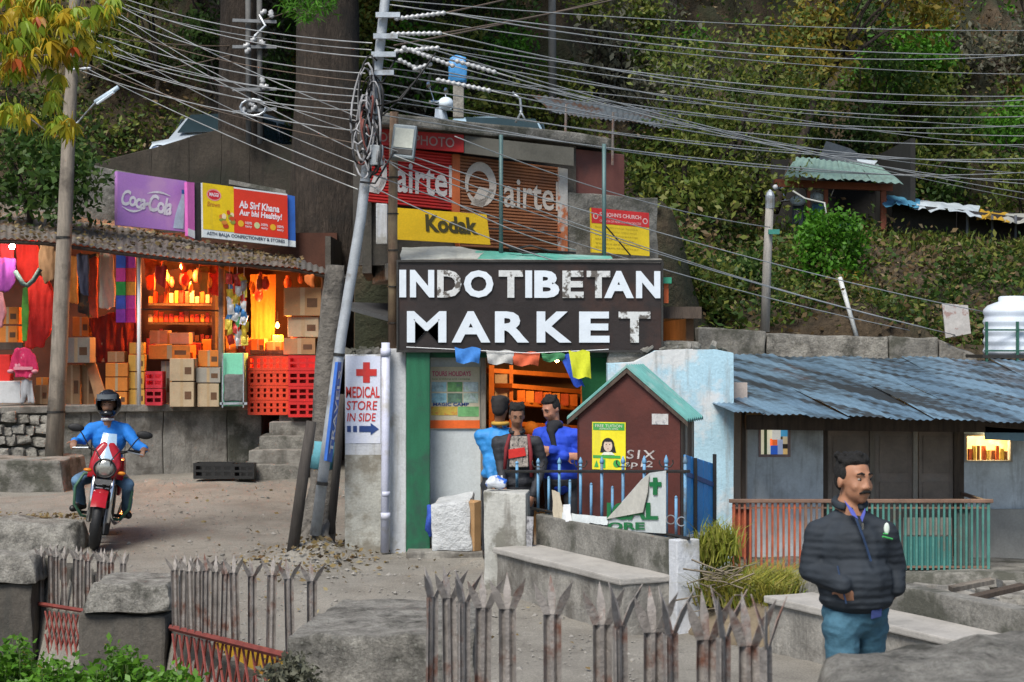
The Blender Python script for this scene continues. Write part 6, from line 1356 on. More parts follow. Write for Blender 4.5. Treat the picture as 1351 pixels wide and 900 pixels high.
MB().box(c + Mt @ V(0, -.07, -.11), (.2, .02, .06), Mt).build('trim', darkmetal, hd, bevel=.004)
MB().tube([P(521, 200, 17.98), P(528, 205, 17.9)], .02, 6).build('bracket', darkmetal, t)
for k in range(5): MB().lathe([(.058, 0), (.058, .012)], P(518.5, 235 + 48 * k, 18.0), 10).build('wire_tie', darkmetal, t)
# hillside pole, far pole, transformer poles, white pipe
t = pole('hillside_pole', 'pale weathered pole standing on the wall below the hillside bank', [P(1009, 438, 22.6), P(1012, 350, 22.6), P(1016, 258, 22.6)], [.062, .056, .05], mat('pole_pale', (.33, .31, .28), .8, .25, 5, .3, 18, stretch=(4, 4, .6)))
MB().lathe([(.06, 0), (.06, .16), (.045, .2), (.01, .24)], P(1016, 275, 22.6), 10).build('cap', galv, t); MB().box(P(1021, 306, 22.5), (.14, .05, .06)).build('bracket', mat('bracket_green', (.05, .25, .2), .5), t); MB().ell(P(1023, 247, 22.6), .035, 8, 6).build('insulator', ins, t, smooth=True)
pole('far_pole', 'thin grey pole on the hillside above the upper shop', [P(729, 150, 30.5), P(728, -80, 30.5)], [.075, .06], mat('far_pole', (.13, .13, .125), .8, .2))
t = thing('transformer_poles', 'pair of slim steel poles with cross arms in the dark wood, top left', 'pole', P(336, 186, 28.25))
for px in (328, 343): MB().tube([P(px, 190, 28.25), P(px - 1, -90, 28.25)], .045, 8).build('pole', mat('far_pole', (.13, .13, .125), .8, .2), t, smooth=True)
for y in (28, 62, 118, 146): MB().box(P(336, y, 28.15), (.7, .05, .05), Matrix.Rotation(R(rnd(-6, 6)), 3, 'Y')).build('cross_arm', mat('dull_iron', (.17, .18, .19), .6, .3), t)
for k in range(14):
    a = P(336 + rnd(-18, 24), random.choice((24, 58, 112, 140, 150)) + rnd(-6, 6), 28.1); MB().lathe([(.012, 0), (.05, .03), (.03, .05), (.05, .08), (.012, .12)], a, 8, axis=(rnd(-1, 1), 0, rnd(-.4, 1))).build('insulator', ins, t, smooth=True)
MB().tube([P(334 + 17 * math.cos(a_), 142 + 11 * math.sin(a_), 28.05) for a_ in np.linspace(0, 5.8, 12)], .02, 6).build('bracket', galv, t)
MB().tube([P(342, 20, 28.1), P(350, 34, 28.05), P(336, 48, 28.05)], .025, 6).build('bracket', galv, t)
tag(MB().tube([P(1130, 444, 22.75), P(1108, 366, 22.9)], .03, 8).build('white_pipe', mat('pipe_white', (.66, .68, .66), .5, .1), smooth=True), 'white pipe leaning on the bank below the green creeper', 'pipe')
tag(MB().tube([P(1092, 300, 25.6), P(1088, 268, 26.4), P(1062, 262, 26.5), P(1046, 252, 26.6)], .015, 8).build('bent_pipe', mat('pipe_dull', (.36, .37, .35), .6, .2), smooth=True), 'bent white pipe lying over the green creeper mound', 'pipe')
# things on the upper shop roof
t = thing('wrapped_post', 'cement stub post wrapped in blue plastic on the upper shop roof', 'post', P(605, 152, 20.0))
MB().box(P(605, 130, 20.0), (.12, .12, .44)).build('post', concrete, t, bevel=.01)
MB().box(P(604, 92, 20.0), (.19, .17, .28)).build('plastic_wrap', mat('wrap_blue', (.06, .26, .56), .35, .2, 6, .6, 10), t, bevel=.03, cuts=3, amp=.03, freq=9, smooth=True)
for px, y0, y1, lab in ((746, 138, 176, 'thin rusty rod standing on the roof of the upper shop, left one'), (808, 148, 218, 'thin rusty rod at the right corner of the upper shop roof')): tag(MB().tube([P(px, y1, 20.5), P(px + 1, y0, 20.5)], .016, 6).build('roof_rod', rustmetal), lab, 'rod')
tag(MB().tube([P(676, 122, 20.2), P(686, 130, 20.2), P(688, 148, 20.2), P(680, 162, 20.2)], .016, 6).tube([P(686, 146, 20.2), P(694, 160, 20.2)], .012, 6).build('bent_rod', galv, smooth=True), 'bent pale metal rod sticking up from the upper shop roof', 'rod')

# wires
wire_m = mat('wire_grey', (.36, .37, .37), .5, .25, 2, 0, metal=.3); wire_d = mat('wire_brown', (.16, .12, .09), .6, .25, 2, 0)
def wire(label, a, b, sag, r_=.0085, m=None, group='overhead wires', n=22):
    a, b = Vector(a), Vector(b); pts = [a.lerp(b, i / n) + V(0, 0, -4 * sag * (i / n) * (1 - i / n)) for i in range(n + 1)]
    return tag(MB().tube(pts, r_, 5).build('overhead_wire', m or wire_m, smooth=True), label, 'wire', group)
ORD = ['topmost', 'second', 'third', 'fourth', 'fifth', 'sixth', 'seventh', 'eighth', 'ninth', 'tenth', 'eleventh', 'twelfth', 'thirteenth', 'fourteenth', 'fifteenth']
LW = [(163, -2, 491, 57), (165, 6, 491, 76), (154, 22, 482, 97), (131, 46, 478, 119), (138, 68, 476, 137), (131, 76, 474, 146), (103, 92, 472, 173), (120, 60, 480, 128)]
for i, (a, b, c, d) in enumerate(LW): wire('%s wire from the top of the left leaning pole to the power pole' % ORD[i], P(a, b, 24.0), P(c, d, 17.55), .10 + .02 * (i % 3), .0068)
CW = [(158, 8, 486, 160), (157, 32, 480, 204), (135, 84, 470, 232), (110, 88, 472, 250)]
for i, (a, b, c, d) in enumerate(CW): wire('%s steeply slanting wire crossing the others left of the power pole' % ORD[i], P(a, b, 24.0), P(c, d, 17.55), .05, .0066)
RW = [(512, 6, 1400, 72), (505, 44, 1400, 126), (500, 60, 1400, 152), (498, 76, 1400, 162), (496, 96, 1400, 180), (494, 108, 1400, 190), (492, 122, 1400, 207), (490, 138, 1400, 224), (520, 50, 1400, 262), (655, 96, 1400, 246), (588, 17, 1400, 68), (583, 44, 1400, 128), (492, 150, 1400, 238), (648, 120, 1400, 215)]
for i, (a, b, c, d) in enumerate(RW): wire('%s long wire from the power pole to the right edge over the hillside' % ORD[i], P(a, b, 17.6), P(c, d, 25.0), .16 + .05 * (i % 4), .0072)
R2 = [(512, 0, 1400, 40), (508, 20, 1400, 98), (502, 50, 1400, 139), (497, 88, 1400, 170), (560, 60, 1400, 198), (600, 88, 1400, 231), (530, 62, 1400, 272), (490, 130, 1400, 215)]
for i, (a, b, c, d) in enumerate(R2): wire('%s slim wire strung between the thicker ones towards the right edge' % ORD[i], P(a, b, 17.65), P(c, d, 26.0), .10 + .06 * (i % 3), .0055)
L2 = [(168, 12, 490, 66), (140, 34, 484, 108), (128, 54, 478, 128), (118, 72, 474, 160), (105, 80, 474, 190), (160, 20, 478, 178), (150, 60, 470, 215)]
for i, (a, b, c, d) in enumerate(L2): wire('%s slim wire among those between left pole and power pole' % ORD[i], P(a, b, 24.05), P(c, d, 17.6), .08 + .03 * (i % 3), .0052, wire_d if i % 3 == 1 else None)
SW = [(480, 185, 1300, 412), (478, 200, 1260, 442), (520, 205, 1220, 432), (476, 225, 1200, 436), (478, 240, 880, 382), (500, 205, 760, 330), (600, 180, 1016, 300)]
for i, (a, b, c, d) in enumerate(SW): wire('%s slanting service wire passing before the upper shop shutters' % ORD[i], P(a, b, 17.5), P(c, d, 22.2 if c > 900 else 18.6), .12, .0062)
BW = [(588, 17, 860, -60), (583, 44, 960, -40), (520, 60, 900, -30), (343, 28, 500, -40), (343, 60, 130, 48), (343, 62, 150, 100)]
for i, (a, b, c, d) in enumerate(BW): wire('%s brown wire rising from the insulators towards the top edge' % ORD[i], P(a, b, 17.6 if a > 500 else 29), P(c, d, 27.0), .06, .0095, wire_d)

# ------------------------------------------------------------------ upper road: cars, kiosk, shelter
def car(label, c, yaw, body_m, L=3.6, W=1.5, H=1.45, cat='car'):
    """a small hatchback; local x along its length, front at +x"""
    t = thing('parked_car', label, cat, c, 'cars on the upper road'); M_ = Matrix.Translation(Vector(c)) @ Matrix.Rotation(yaw, 4, 'Z')
    sec = [(-1.8, .35, .75, .55, .9), (-1.7, .25, .85, .62, 1.15), (-1.2, .22, .92, .66, H), (0.0, .22, .92, .70, H + .03), (.45, .22, .92, .70, H - .06), (1.0, .22, .90, .74, .98), (1.65, .24, .80, .70, .82), (1.8, .35, .66, .60, .66)]
    mb = MB(); vv = []
    for (x, z0, zb, wt, zt) in sec:
        x *= L / 3.6; w2 = W / 2 * (.9 if abs(x) > 1.6 else 1)
        vv += [(x, -w2 * .92, z0), (x, -w2, zb * .7), (x, -w2 * .97, zb), (x, -wt * W / 1.5 * .93, zt - .04), (x, 0, zt), (x, wt * W / 1.5 * .93, zt - .04), (x, w2 * .97, zb), (x, w2, zb * .7), (x, w2 * .92, z0)]
    ff = [(i * 9 + k, i * 9 + (k + 1) % 9, (i + 1) * 9 + (k + 1) % 9, (i + 1) * 9 + k) for i in range(len(sec) - 1) for k in range(9)]
    ff += [tuple(range(8, -1, -1)), tuple((len(sec) - 1) * 9 + k for k in range(9))]
    mb.add(vv, ff).xf(M_).build('body', body_m, t, bevel=.03, smooth=True)
    gl = mat('car_glass', (.03, .05, .06), .05, .1, 4, 0)
    s_ = L / 3.6
    MB().hexa([(.98 * s_, -.52, 1.0), (.98 * s_, .52, 1.0), (.96 * s_, .52, .99), (.96 * s_, -.52, .99), (.52 * s_, -.5, H - .10), (.52 * s_, .5, H - .10), (.5 * s_, .5, H - .11), (.5 * s_, -.5, H - .11)]).xf(Matrix.Translation((0, 0, .045)) @ Matrix.Translation((.03, 0, 0))).xf(M_).build('windscreen', gl, t)
    for s2 in (-1, 1):
        for (xa, xb) in ((-1.25, -.45), (-.38, .55)):
            y0, y1 = s2 * W / 2 * .985, s2 * (.67 * W / 1.5) ; MB().hexa([(xa * s_, y0, .95), (xb * s_ + .15 * (xb > 0), y0, .95), (xb * s_ + .15 * (xb > 0), y0 + .015 * s2, .95), (xa * s_, y0 + .015 * s2, .95), (xa * s_ + .05, y1, H - .12), (xb * s_ - .02, y1, H - .12), (xb * s_ - .02, y1 + .02 * s2, H - .12), (xa * s_ + .05, y1 + .02 * s2, H - .12)]).xf(M_).build('side_window', gl, t)
        MB().ell((1.72 * s_, s2 * .5, .68), (.08, .14, .08), 10, 8).xf(M_).build('headlight', chrome, t, smooth=True)
        for x in (-1.15, 1.15):
            wh_ = MB().lathe([(.18, -.09), (.29, -.09), (.30, 0), (.29, .09), (.18, .09)], (x * s_, s2 * W / 2 * .9, .30), 18, axis=(0, 1, 0)).xf(M_).build('wheel', black, t, smooth=True); MB().lathe([(.02, -.1), (.17, -.095), (.17, .095), (.02, .1)], (x * s_, s2 * W / 2 * .9, .30), 14, axis=(0, 1, 0)).xf(M_).build('rim', galv, wh_)
    return t
pearl = mat('car_pearl', (.62, .70, .78), .2, .05, 3, 0, metal=.1)
a = P(268, 172, 29.8); car('pale blue-white small car parked at the edge of the upper road', (a.x + .35, 30.6, 4.72), R(-106), pearl)
a = P(650, 150, 24.0); car('pale blue car half hidden behind the upper shop roof', (a.x, 25.4, 4.05), R(-78), mat('car_paleblue', (.40, .55, .66), .2, .05, 3, 0), 3.2, 1.35, 1.4)
def scooter(label, c, yaw, m):
    """parked motor scooter; front at +x"""
    t = thing('parked_scooter', label, 'scooter', c, 'scooters on the upper road'); M_ = Matrix.Translation(Vector(c)) @ Matrix.Rotation(yaw, 4, 'Z')
    MB().prism([(.45, -.04, .25), (.52, -.04, .6), (.42, -.04, .95), (.34, -.04, .95), (.3, -.04, .35), (-.1, -.04, .28), (-.25, -.04, .62), (-.75, -.04, .66), (-.72, -.04, .4), (-.3, -.04, .22)], (0, .2, 0)).xf(Matrix.Translation((0, -.06, 0))).xf(M_).build('body', m, t, bevel=.03, smooth=True)
    MB().box((-.42, 0, .7), (.62, .24, .09)).xf(M_).build('seat', black, t, bevel=.03)
    MB().tube([(.36, -.3, 1.0), (.40, 0, 1.03), (.36, .3, 1.0)], .016, 6).xf(M_).build('handlebar', chrome, t)
    MB().ell((.46, 0, 1.0), (.10, .13, .09), 10, 8).xf(M_).build('headlight', mat('lamp_glass', (.7, .8, .88), .15, .05), t, smooth=True)
    for s_ in (-1, 1): MB().tube([(.38, .22 * s_, 1.02), (.34, .27 * s_, 1.18)], .007, 5).ell((.34, .29 * s_, 1.21), (.02, .07, .045), 8, 6).xf(M_).build('mirror', chrome, t)
    for x in (.52, -.6):
        w2 = MB().lathe([(.13, -.045), (.22, -.045), (.235, 0), (.22, .045), (.13, .045)], (x, 0, .235), 16, axis=(0, 1, 0)).xf(M_).build('wheel', black, t, smooth=True); MB().lathe([(.02, -.05), (.13, -.046), (.13, .046), (.02, .05)], (x, 0, .235), 12, axis=(0, 1, 0)).xf(M_).build('rim', galv, w2)
scooter('parked scooter behind the upper shop roof near the power pole', P(545, 172, 22.9) + V(0, 0, -.68), R(-20), mat('scooter_white', (.5, .56, .62), .25))
scooter('blue scooter parked in the shade of the red-beamed kiosk', P(1096, 300, 28.9) + V(0, 0, -.55), R(-130), mat('scooter_blue', (.12, .28, .45), .25))
scooter('dark scooter parked left of the blue one under the red-beamed kiosk', P(1060, 300, 28.9) + V(0, 0, -.6), R(-110), mat('scooter_dark', (.06, .07, .09), .25))
# red-beamed kiosk
t = thing('roadside_kiosk', 'roadside kiosk with red beams and pale mint tin roof on the upper road', 'kiosk', P(1110, 300, 29.5))
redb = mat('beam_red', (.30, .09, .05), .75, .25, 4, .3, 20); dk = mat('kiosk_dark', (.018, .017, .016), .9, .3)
MB().slab([P(1022, 236, 28.2), P(1178, 243, 28.2), P(1178, 252, 28.2), P(1022, 246, 28.2)], .12).build('beam', redb, t)
for px, w_ in ((1067, 4), (1090, 5), (1166, 7)): MB().slab(pq(px - w_ / 2, 250, px + w_ / 2, 305, 28.25), .08).build('post', redb, t)
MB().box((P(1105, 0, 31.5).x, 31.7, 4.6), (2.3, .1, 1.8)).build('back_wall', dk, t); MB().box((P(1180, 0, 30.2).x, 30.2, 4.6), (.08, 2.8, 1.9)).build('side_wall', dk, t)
mr = mat('kiosk_roof_mint', (.20, .31, .28), .5, .2, 3, .2, 20, stain=(.14, .20, .18), sscale=2)
for i in range(4):
    u0, u1 = i / 4, (i + 1.06) / 4; tl, tr, br, bl_ = P(1050, 208, 30.4), P(1160, 217, 30.4), P(1190, 242, 27.7), P(1034, 232, 27.7); q = [tl, tr, br, bl_]
    wavy([bil(q, u0, 1), bil(q, u1, 1), bil(q, u1, 0), bil(q, u0, 0)], mr, 'roof_sheet', t, .1, .014, 6, wob=.03)
MB().prism([P(1078, 216, 30.6), P(1090, 186, 30.9), P(1122, 196, 31.2), P(1150, 214, 31.2)], V(.3, 1.2, 0)).build('upper_roof', mat('slate_roof', (.055, .065, .075), .6, .3), t); MB().prism([P(1130, 210, 30.5), P(1158, 212, 30.5), P(1148, 224, 30.4), P(1138, 224, 30.4)], V(0, .05, 0)).build('gable_sheet', mat('pale_tin', (.38, .44, .48), .5), t)
# tarpaulin shelter
t = thing('tarpaulin_shelter', 'dark roadside shelter roofed with blue, white and yellow tarpaulins at the right', 'shelter', P(1270, 320, 29.6))
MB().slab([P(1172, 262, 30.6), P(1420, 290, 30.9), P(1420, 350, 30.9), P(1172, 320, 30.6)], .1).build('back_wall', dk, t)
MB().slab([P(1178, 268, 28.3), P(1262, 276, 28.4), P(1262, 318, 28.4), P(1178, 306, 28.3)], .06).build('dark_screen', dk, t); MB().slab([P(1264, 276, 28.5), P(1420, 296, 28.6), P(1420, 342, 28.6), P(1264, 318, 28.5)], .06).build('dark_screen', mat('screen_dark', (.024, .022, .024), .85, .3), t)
for px, yb in ((1276, 322), (1309, 330), (1340, 334)): MB().tube([P(px, yb + 4, 28.2), P(px, 284, 28.2)], .022, 6).build('post', mat('post_slate', (.10, .11, .13), .7), t)
for (a, b, ya, yb, c) in ((1170, 1213, 257, 262, 'tarp_blue'), (1206, 1292, 262, 272, 'tarp_white'), (1288, 1330, 276, 281, 'tarp_yellow'), (1326, 1400, 280, 288, 'tarp_pale')):
    cc = {'tarp_blue': (.08, .27, .42), 'tarp_white': (.50, .56, .60), 'tarp_yellow': (.50, .30, .03), 'tarp_pale': (.40, .40, .36)}[c]; o = drape('tarpaulin', None, [P(a, ya, 29.6), P(b, yb, 29.6)], [P(a, ya + 14, 27.9), P((a + b) / 2, (ya + yb) / 2 + 10, 27.9), P(b, yb + 15, 27.9)], mat(c, cc, .4, .25, 3, .5, 8), 16, 8, .10, parent=t)
# dark tin roofs glimpsed between
tag(MB().slab([P(440, 398, 19.6), P(512, 418, 19.2), P(512, 424, 19.2), P(440, 404, 19.6)], 1.0).build('lean_to_roof', mat('lean_to_tin', (.07, .07, .07), .6, .3, 4)), 'dark lean-to roof edge between the power pole and the signboard', 'roof')
tag(wavy([P(700, 126, 27.5), P(905, 150, 28.5), P(880, 168, 26.2), P(735, 150, 25.6)], tin3, 'far_tin_roof', None, .11, .014, 6, wob=.05), 'dark tin roof of a shed behind the upper shop', 'roof')
# ------------------------------------------------------------------ foreground fence, stones, plants
iron = mat('fence_iron', (.27, .245, .225), .6, .35, 10, .5, 40, metal=.3, stain=(.17, .08, .055), sscale=7, slo=.52, shi=.66); rail_red = mat('rail_red', (.20, .045, .035), .6, .3, 6, .3, 40)
def pale_mesh(h, W_=.075, tine=.13):
    """W-section pale with three splayed points"""
    mb = MB(); u = [(-.5, 0), (-.28, .3), (-.1, .08), (.1, .08), (.28, .3), (.5, 0)]; th_ = .004; D_ = .075
    for (a, b) in zip(u, u[1:]):
        p0 = V(a[0] * W_, a[1] * D_, 0); p1 = V(b[0] * W_, b[1] * D_, 0); n = V(0, th_, 0)
        mb.hexa([p0, p1, p1 + n, p0 + n] + [p + V(0, 0, h) for p in (p0, p1, p1 + n, p0 + n)])
    for (u0, u1, lx, ly, hh) in ((-.5, -.1, -.052, -.012, .85), (-.17, .17, 0, .05, 1.0), (.1, .5, .055, -.045, .92)):
        b0 = V(u0 * W_, .004, h); b1 = V(u1 * W_, .004, h); m0 = b0.lerp(b1, -.16) + V(lx * .45, ly * .45, tine * .5 * hh); m1 = b0.lerp(b1, 1.16) + V(lx * .45, ly * .45, tine * .5 * hh); tp = b0.lerp(b1, .5) + V(lx, ly, tine * hh); n = V(0, th_, 0)
        mb.hexa([b0, b1, b1 + n, b0 + n, m0, m1, m1 + n, m0 + n]); mb.add([m0, m1, m1 + n, m0 + n, tp, tp + n], [(0, 1, 4), (2, 3, 5), (1, 2, 5, 4), (3, 0, 4, 5)])
    return mb.mesh('pale', iron)
pm_s = pale_mesh(.50, .06); pm_l = pale_mesh(1.15, .070, .14)
def lattice(t, a, b, ztop, zbot, n):
    """diamond mesh of flat bars below the rail"""
    d = b - a; L = d.length; H_ = ztop - zbot; st = L / n
    for i in range(-3, n + 1):
        for s_ in (-1, 1):
            x0 = st * i; x1 = st * i + H_ * .55; lo, hi = max(0, x0), min(L, x1)
            if hi - lo < .03: continue
            f0, f1 = (lo - x0) / (x1 - x0), (hi - x0) / (x1 - x0)
            z0, z1 = (lerp(zbot, ztop, f0), lerp(zbot, ztop, f1)) if s_ > 0 else (lerp(ztop, zbot, f0), lerp(ztop, zbot, f1))
            MB().tube([a + d * (lo / L) + V(0, .012 * s_, z0 - a.z), a + d * (hi / L) + V(0, .012 * s_, z1 - a.z)], .009, 5).build('lattice_bar', rail_red, t)
# section 1
t = thing('spiked_fence', 'far section of rusty three-pointed spiked fence in front of the motorcycle', 'fence', P(105, 800, 16.8), 'sections of spiked fence')
for i in range(11):
    f = i / 10; Y = lerp(17.5, 15.9, f); px = 54 + 104 * f + (4 if i % 3 == 1 else 0); z = P(0, lerp(797, 812, f), Y).z; top = P(0, 717 + 8 * f + rnd(-2, 2), Y).z
    o = inst('pale', pm_s, t, V((px - 675.5) * Y / FPX, Y, z), (rnd(-.04, .04), rnd(-.03, .03), rnd(-.2, .5)), (1, 1, (top - z) / .63))
a, b = P(48, 796, 17.5), P(160, 814, 15.9); MB().tube([a, b], .022, 6).build('rail', rail_red, t); lattice(t, P(60, 806, 17.3), P(104, 812, 16.6), P(0, 806, 17.3).z, P(0, 868, 17.0).z, 7)
MB().slab([P(76, 812, 17.6), P(104, 815, 17.6), P(104, 870, 17.6), P(76, 868, 17.6)], .02).build('backing_sheet', mat('backing_red', (.50, .06, .04), .6, .2), t)
# section 2
t = thing('spiked_fence', 'middle section of spiked fence above a red lattice, between two stone posts', 'fence', P(320, 850, 12.3), 'sections of spiked fence')
for i, px in enumerate((232, 242, 252, 262, 272, 284, 296, 311, 333, 357, 383, 412)):
    f = (px - 228) / 190.0; Y = lerp(13.6, 10.2, f ** .85); z = P(0, lerp(828, 872, f), Y).z; top = P(0, 732 + 6 * f + rnd(-3, 3), Y).z
    inst('pale', pm_s, t, V((px - 675.5) * Y / FPX, Y, z), (rnd(-.03, .03), rnd(-.03, .03), rnd(-.3, .5)), (1, 1, (top - z) / .63))
a, b = P(226, 828, 13.6), P(420, 876, 10.1); MB().tube([a, b], .024, 6).build('rail', rail_red, t)
a, b = P(228, 836, 13.5), P(372, 866, 11.0); lattice(t, a, b, a.z, a.z - .62, 13)
MB().slab([P(284, 846, 13.2), P(372, 866, 11.6), P(372, 930, 11.6), P(284, 915, 13.2)], .02).build('backing_sheet', mat('backing_yellow', (.58, .34, .02), .6, .25, 5, .1, stain=(.35, .10, .02), sscale=4), t)
# section 3
t = thing('spiked_fence', 'near section of rusty spiked fence crossing the bottom centre', 'fence', P(800, 900, 6.6), 'sections of spiked fence')
for i, (px, Y, ty, rz) in enumerate(((569, 8.25, 752, .9), (597, 7.95, 752, .5), (615, 7.75, 756, .9), (634, 7.55, 762, .2), (672, 7.2, 760, .0), (730, 6.85, 764, .1), (797, 6.45, 772, .15), (826, 6.3, 772, .9), (862, 6.1, 780, .2), (892, 5.98, 780, .9), (930, 5.8, 785, .25), (958, 5.7, 780, 1.0), (992, 5.55, 788, .3), (1021, 5.45, 790, 1.2))):
    top = P(0, ty, Y).z; x = (px - 675.5) * Y / FPX; inst('pale', pm_l, t, V(x, Y, -.03), (rnd(-.02, .02), rnd(-.015, .015), rz), (1, 1, (top + .03) / 1.28))
MB().tube([V(P(560, 0, 8.3).x, 8.36, .30), V(P(1030, 0, 5.4).x, 5.48, .40)], .022, 6).build('rail', rail_red, t)
# stone posts
def block(name, label, pts_bot, pts_top, m=stone, amp=.04, cuts=7, bev=.04, group='stone posts of the roadside fence'):
    return tag(MB().hexa(list(pts_bot) + list(pts_top)).build(name, m, bevel=bev, cuts=cuts, amp=amp, freq=3.2, smooth=True), label, 'stone', group)
def blk(px0, px1, ytop, Y0, Y1, zb, shrink=.04, sk=0):
    x0, x1 = (px0 - 675.5) * Y0 / FPX, (px1 - 675.5) * Y0 / FPX; zt = P(0, ytop, Y0).z
    return [V(x0, Y0, zb), V(x1, Y0, zb), V(x1 + sk, Y1, zb), V(x0 + sk, Y1, zb)], [V(x0 + shrink, Y0 + shrink, zt), V(x1 - shrink, Y0 + shrink, zt), V(x1 + sk - shrink, Y1 - shrink, zt), V(x0 + sk + shrink, Y1 - shrink, zt)]
block('boulder', 'rounded boulder at the left edge beside the motorcycle', *blk(-40, 104, 690, 17.9, 18.6, -.2, .06), amp=.06, bev=.09)
t = thing('stone_post', 'leftmost stone post of the fence at the left edge', 'stone post', P(20, 840, 17.4), 'stone posts of the roadside fence')
MB().hexa(sum(blk(-30, 47, 734, 17.2, 17.75, -.1, .05), [])).build('cap', stone, t, bevel=.03, cuts=7, amp=.03, freq=5, smooth=True); MB().hexa(sum(blk(-30, 42, 772, 17.25, 17.7, -1.0, .0), [])).build('shaft', concrete_dark, t, bevel=.02, cuts=5, amp=.03)
t = thing('stone_post', 'stone post with overhanging cap between the far and middle fence sections', 'stone post', P(160, 870, 14.8), 'stone posts of the roadside fence')
MB().hexa(sum(blk(110, 226, 772, 14.1, 14.9, .12 - .02, .05), [])).build('cap', stone, t, bevel=.03, cuts=9, amp=.03, freq=5, smooth=True)
a_, b_ = blk(102, 218, 812, 14.15, 14.85, -.95, .0); MB().hexa(a_ + b_).build('shaft', concrete_dark, t, bevel=.03, cuts=5, amp=.03)
t = thing('stone_post', 'big square stone block at bottom centre, left of the near spiked fence', 'stone post', P(500, 900, 9.0), 'stone posts of the roadside fence')
zt = P(0, 828, 8.55).z
x0, x1 = P(372, 0, 8.5).x, P(632, 0, 8.5).x
MB().hexa([V(x0, 8.5, .1), V(x1, 8.35, .1), V(x1 + .02, 9.75, .1), V(x0 + .05, 9.9, .1), V(x0 + .02, 8.55, zt - .04), V(x1 - .02, 8.4, zt), V(x1 - .03, 9.75, zt - .04), V(x0 + .17, 9.9, zt - .05)]).build('cap', stone, t, bevel=.02, cuts=16, amp=.018, freq=7, smooth=True)
MB().hexa([V(x0 + .06, 8.6, -.6), V(x1 - .05, 8.45, -.6), V(x1 - .05, 9.6, -.6), V(x0 + .1, 9.8, -.6), V(x0 + .06, 8.6, .11), V(x1 - .05, 8.45, .11), V(x1 - .05, 9.6, .11), V(x0 + .1, 9.8, .11)]).build('shaft', concrete_dark, t, bevel=.03, cuts=5, amp=.03)
x0, x1 = P(1035, 0, 4.9).x, P(1480, 0, 4.9).x; zt = P(0, 897, 4.9).z
t = thing('stone_post', 'rough stone block filling the lower right corner', 'stone post', V(1.2, 5.2, 0), 'stone posts of the roadside fence')
MB().hexa([V(x0, 4.8, .7), V(x1, 4.5, .7), V(x1, 5.6, .7), V(x0 + .05, 5.5, .7), V(x0 + .14, 4.85, zt - .05), V(x1, 4.6, zt + .02), V(x1, 5.6, zt + .04), V(x0 + .22, 5.45, zt - .02)]).build('cap', stone, t, bevel=.04, cuts=14, amp=.035, freq=6, smooth=True)
MB().hexa([V(x0 + .08, 4.88, -.3), V(x1, 4.6, -.3), V(x1, 5.5, -.3), V(x0 + .1, 5.4, -.3), V(x0 + .08, 4.88, .705), V(x1, 4.6, .705), V(x1, 5.5, .705), V(x0 + .1, 5.4, .705)]).build('shaft', concrete_dark, t, bevel=.03, cuts=4, amp=.03)
# plants at the lower left
G_lush = leafmat('leaf_lush', [(.06, .17, .012), (.10, .26, .02), (.14, .32, .03), (.045, .12, .012)], .35, .45)
def herb(label, x0, x1, y0, y1, Y, nst, size=.055):
    base = P((x0 + x1) / 2, 905, Y); base.z = -.8; t = thing('leafy_plant', label, 'plant', base, 'plants at the lower left'); mb = MB(); cs = []
    for i in range(nst):
        px = rnd(x0, x1); f = 1 - abs((px - (x0 + x1) / 2) / ((x1 - x0) / 2)) ** 1.5; tip = P(px, lerp(y1, y0, f * rnd(.35, 1)), Y + rnd(-.35, .35)); a = V(tip.x + rnd(-.12, .12), tip.y, -.8)
        pts = limb(mb, a, tip, .008, .003, .05, 6, 4)
        for k in range(9): cs.append(tip.lerp(a, k * .05) + V(rnd(-.05, .05), rnd(-.05, .05), 0))
    mb.build('stem', mat('green_stem', (.10, .16, .04), .6), t); leaf_cloud('foliage', cs, 6, (.035, .035, .025), size, G_lush, t, flat=.35, aspect=.55, droop=-.1); return t
herb('bright green leafy plant in the lower left corner', -20, 60, 836, 905, 12.0, 55)
herb('bright green plant right of the corner one, under the far fence section', 40, 112, 862, 908, 11.6, 40)
herb('bushy green plant with upright sprig before the capped stone post', 108, 206, 850, 908, 11.2, 50)
herb('low green weeds at the bottom edge under the red lattice', 196, 262, 880, 910, 10.8, 30)
bush('grey-green tuft at the bottom left of the big square stone block', [P(rnd(345, 405), rnd(876, 905), rnd(8.2, 8.4)) for _ in range(26)], G_grey, 40, (.03, .03, .03), .035)
tag(MB().ell(P(868, 842, 13.2) + V(0, 0, .02), (.07, .05, .035), 10, 6).build('dark_stone', black, smooth=True, amp=.012, freq=14), 'small dark stone on the ground beside the end of the cement bench', 'stone')

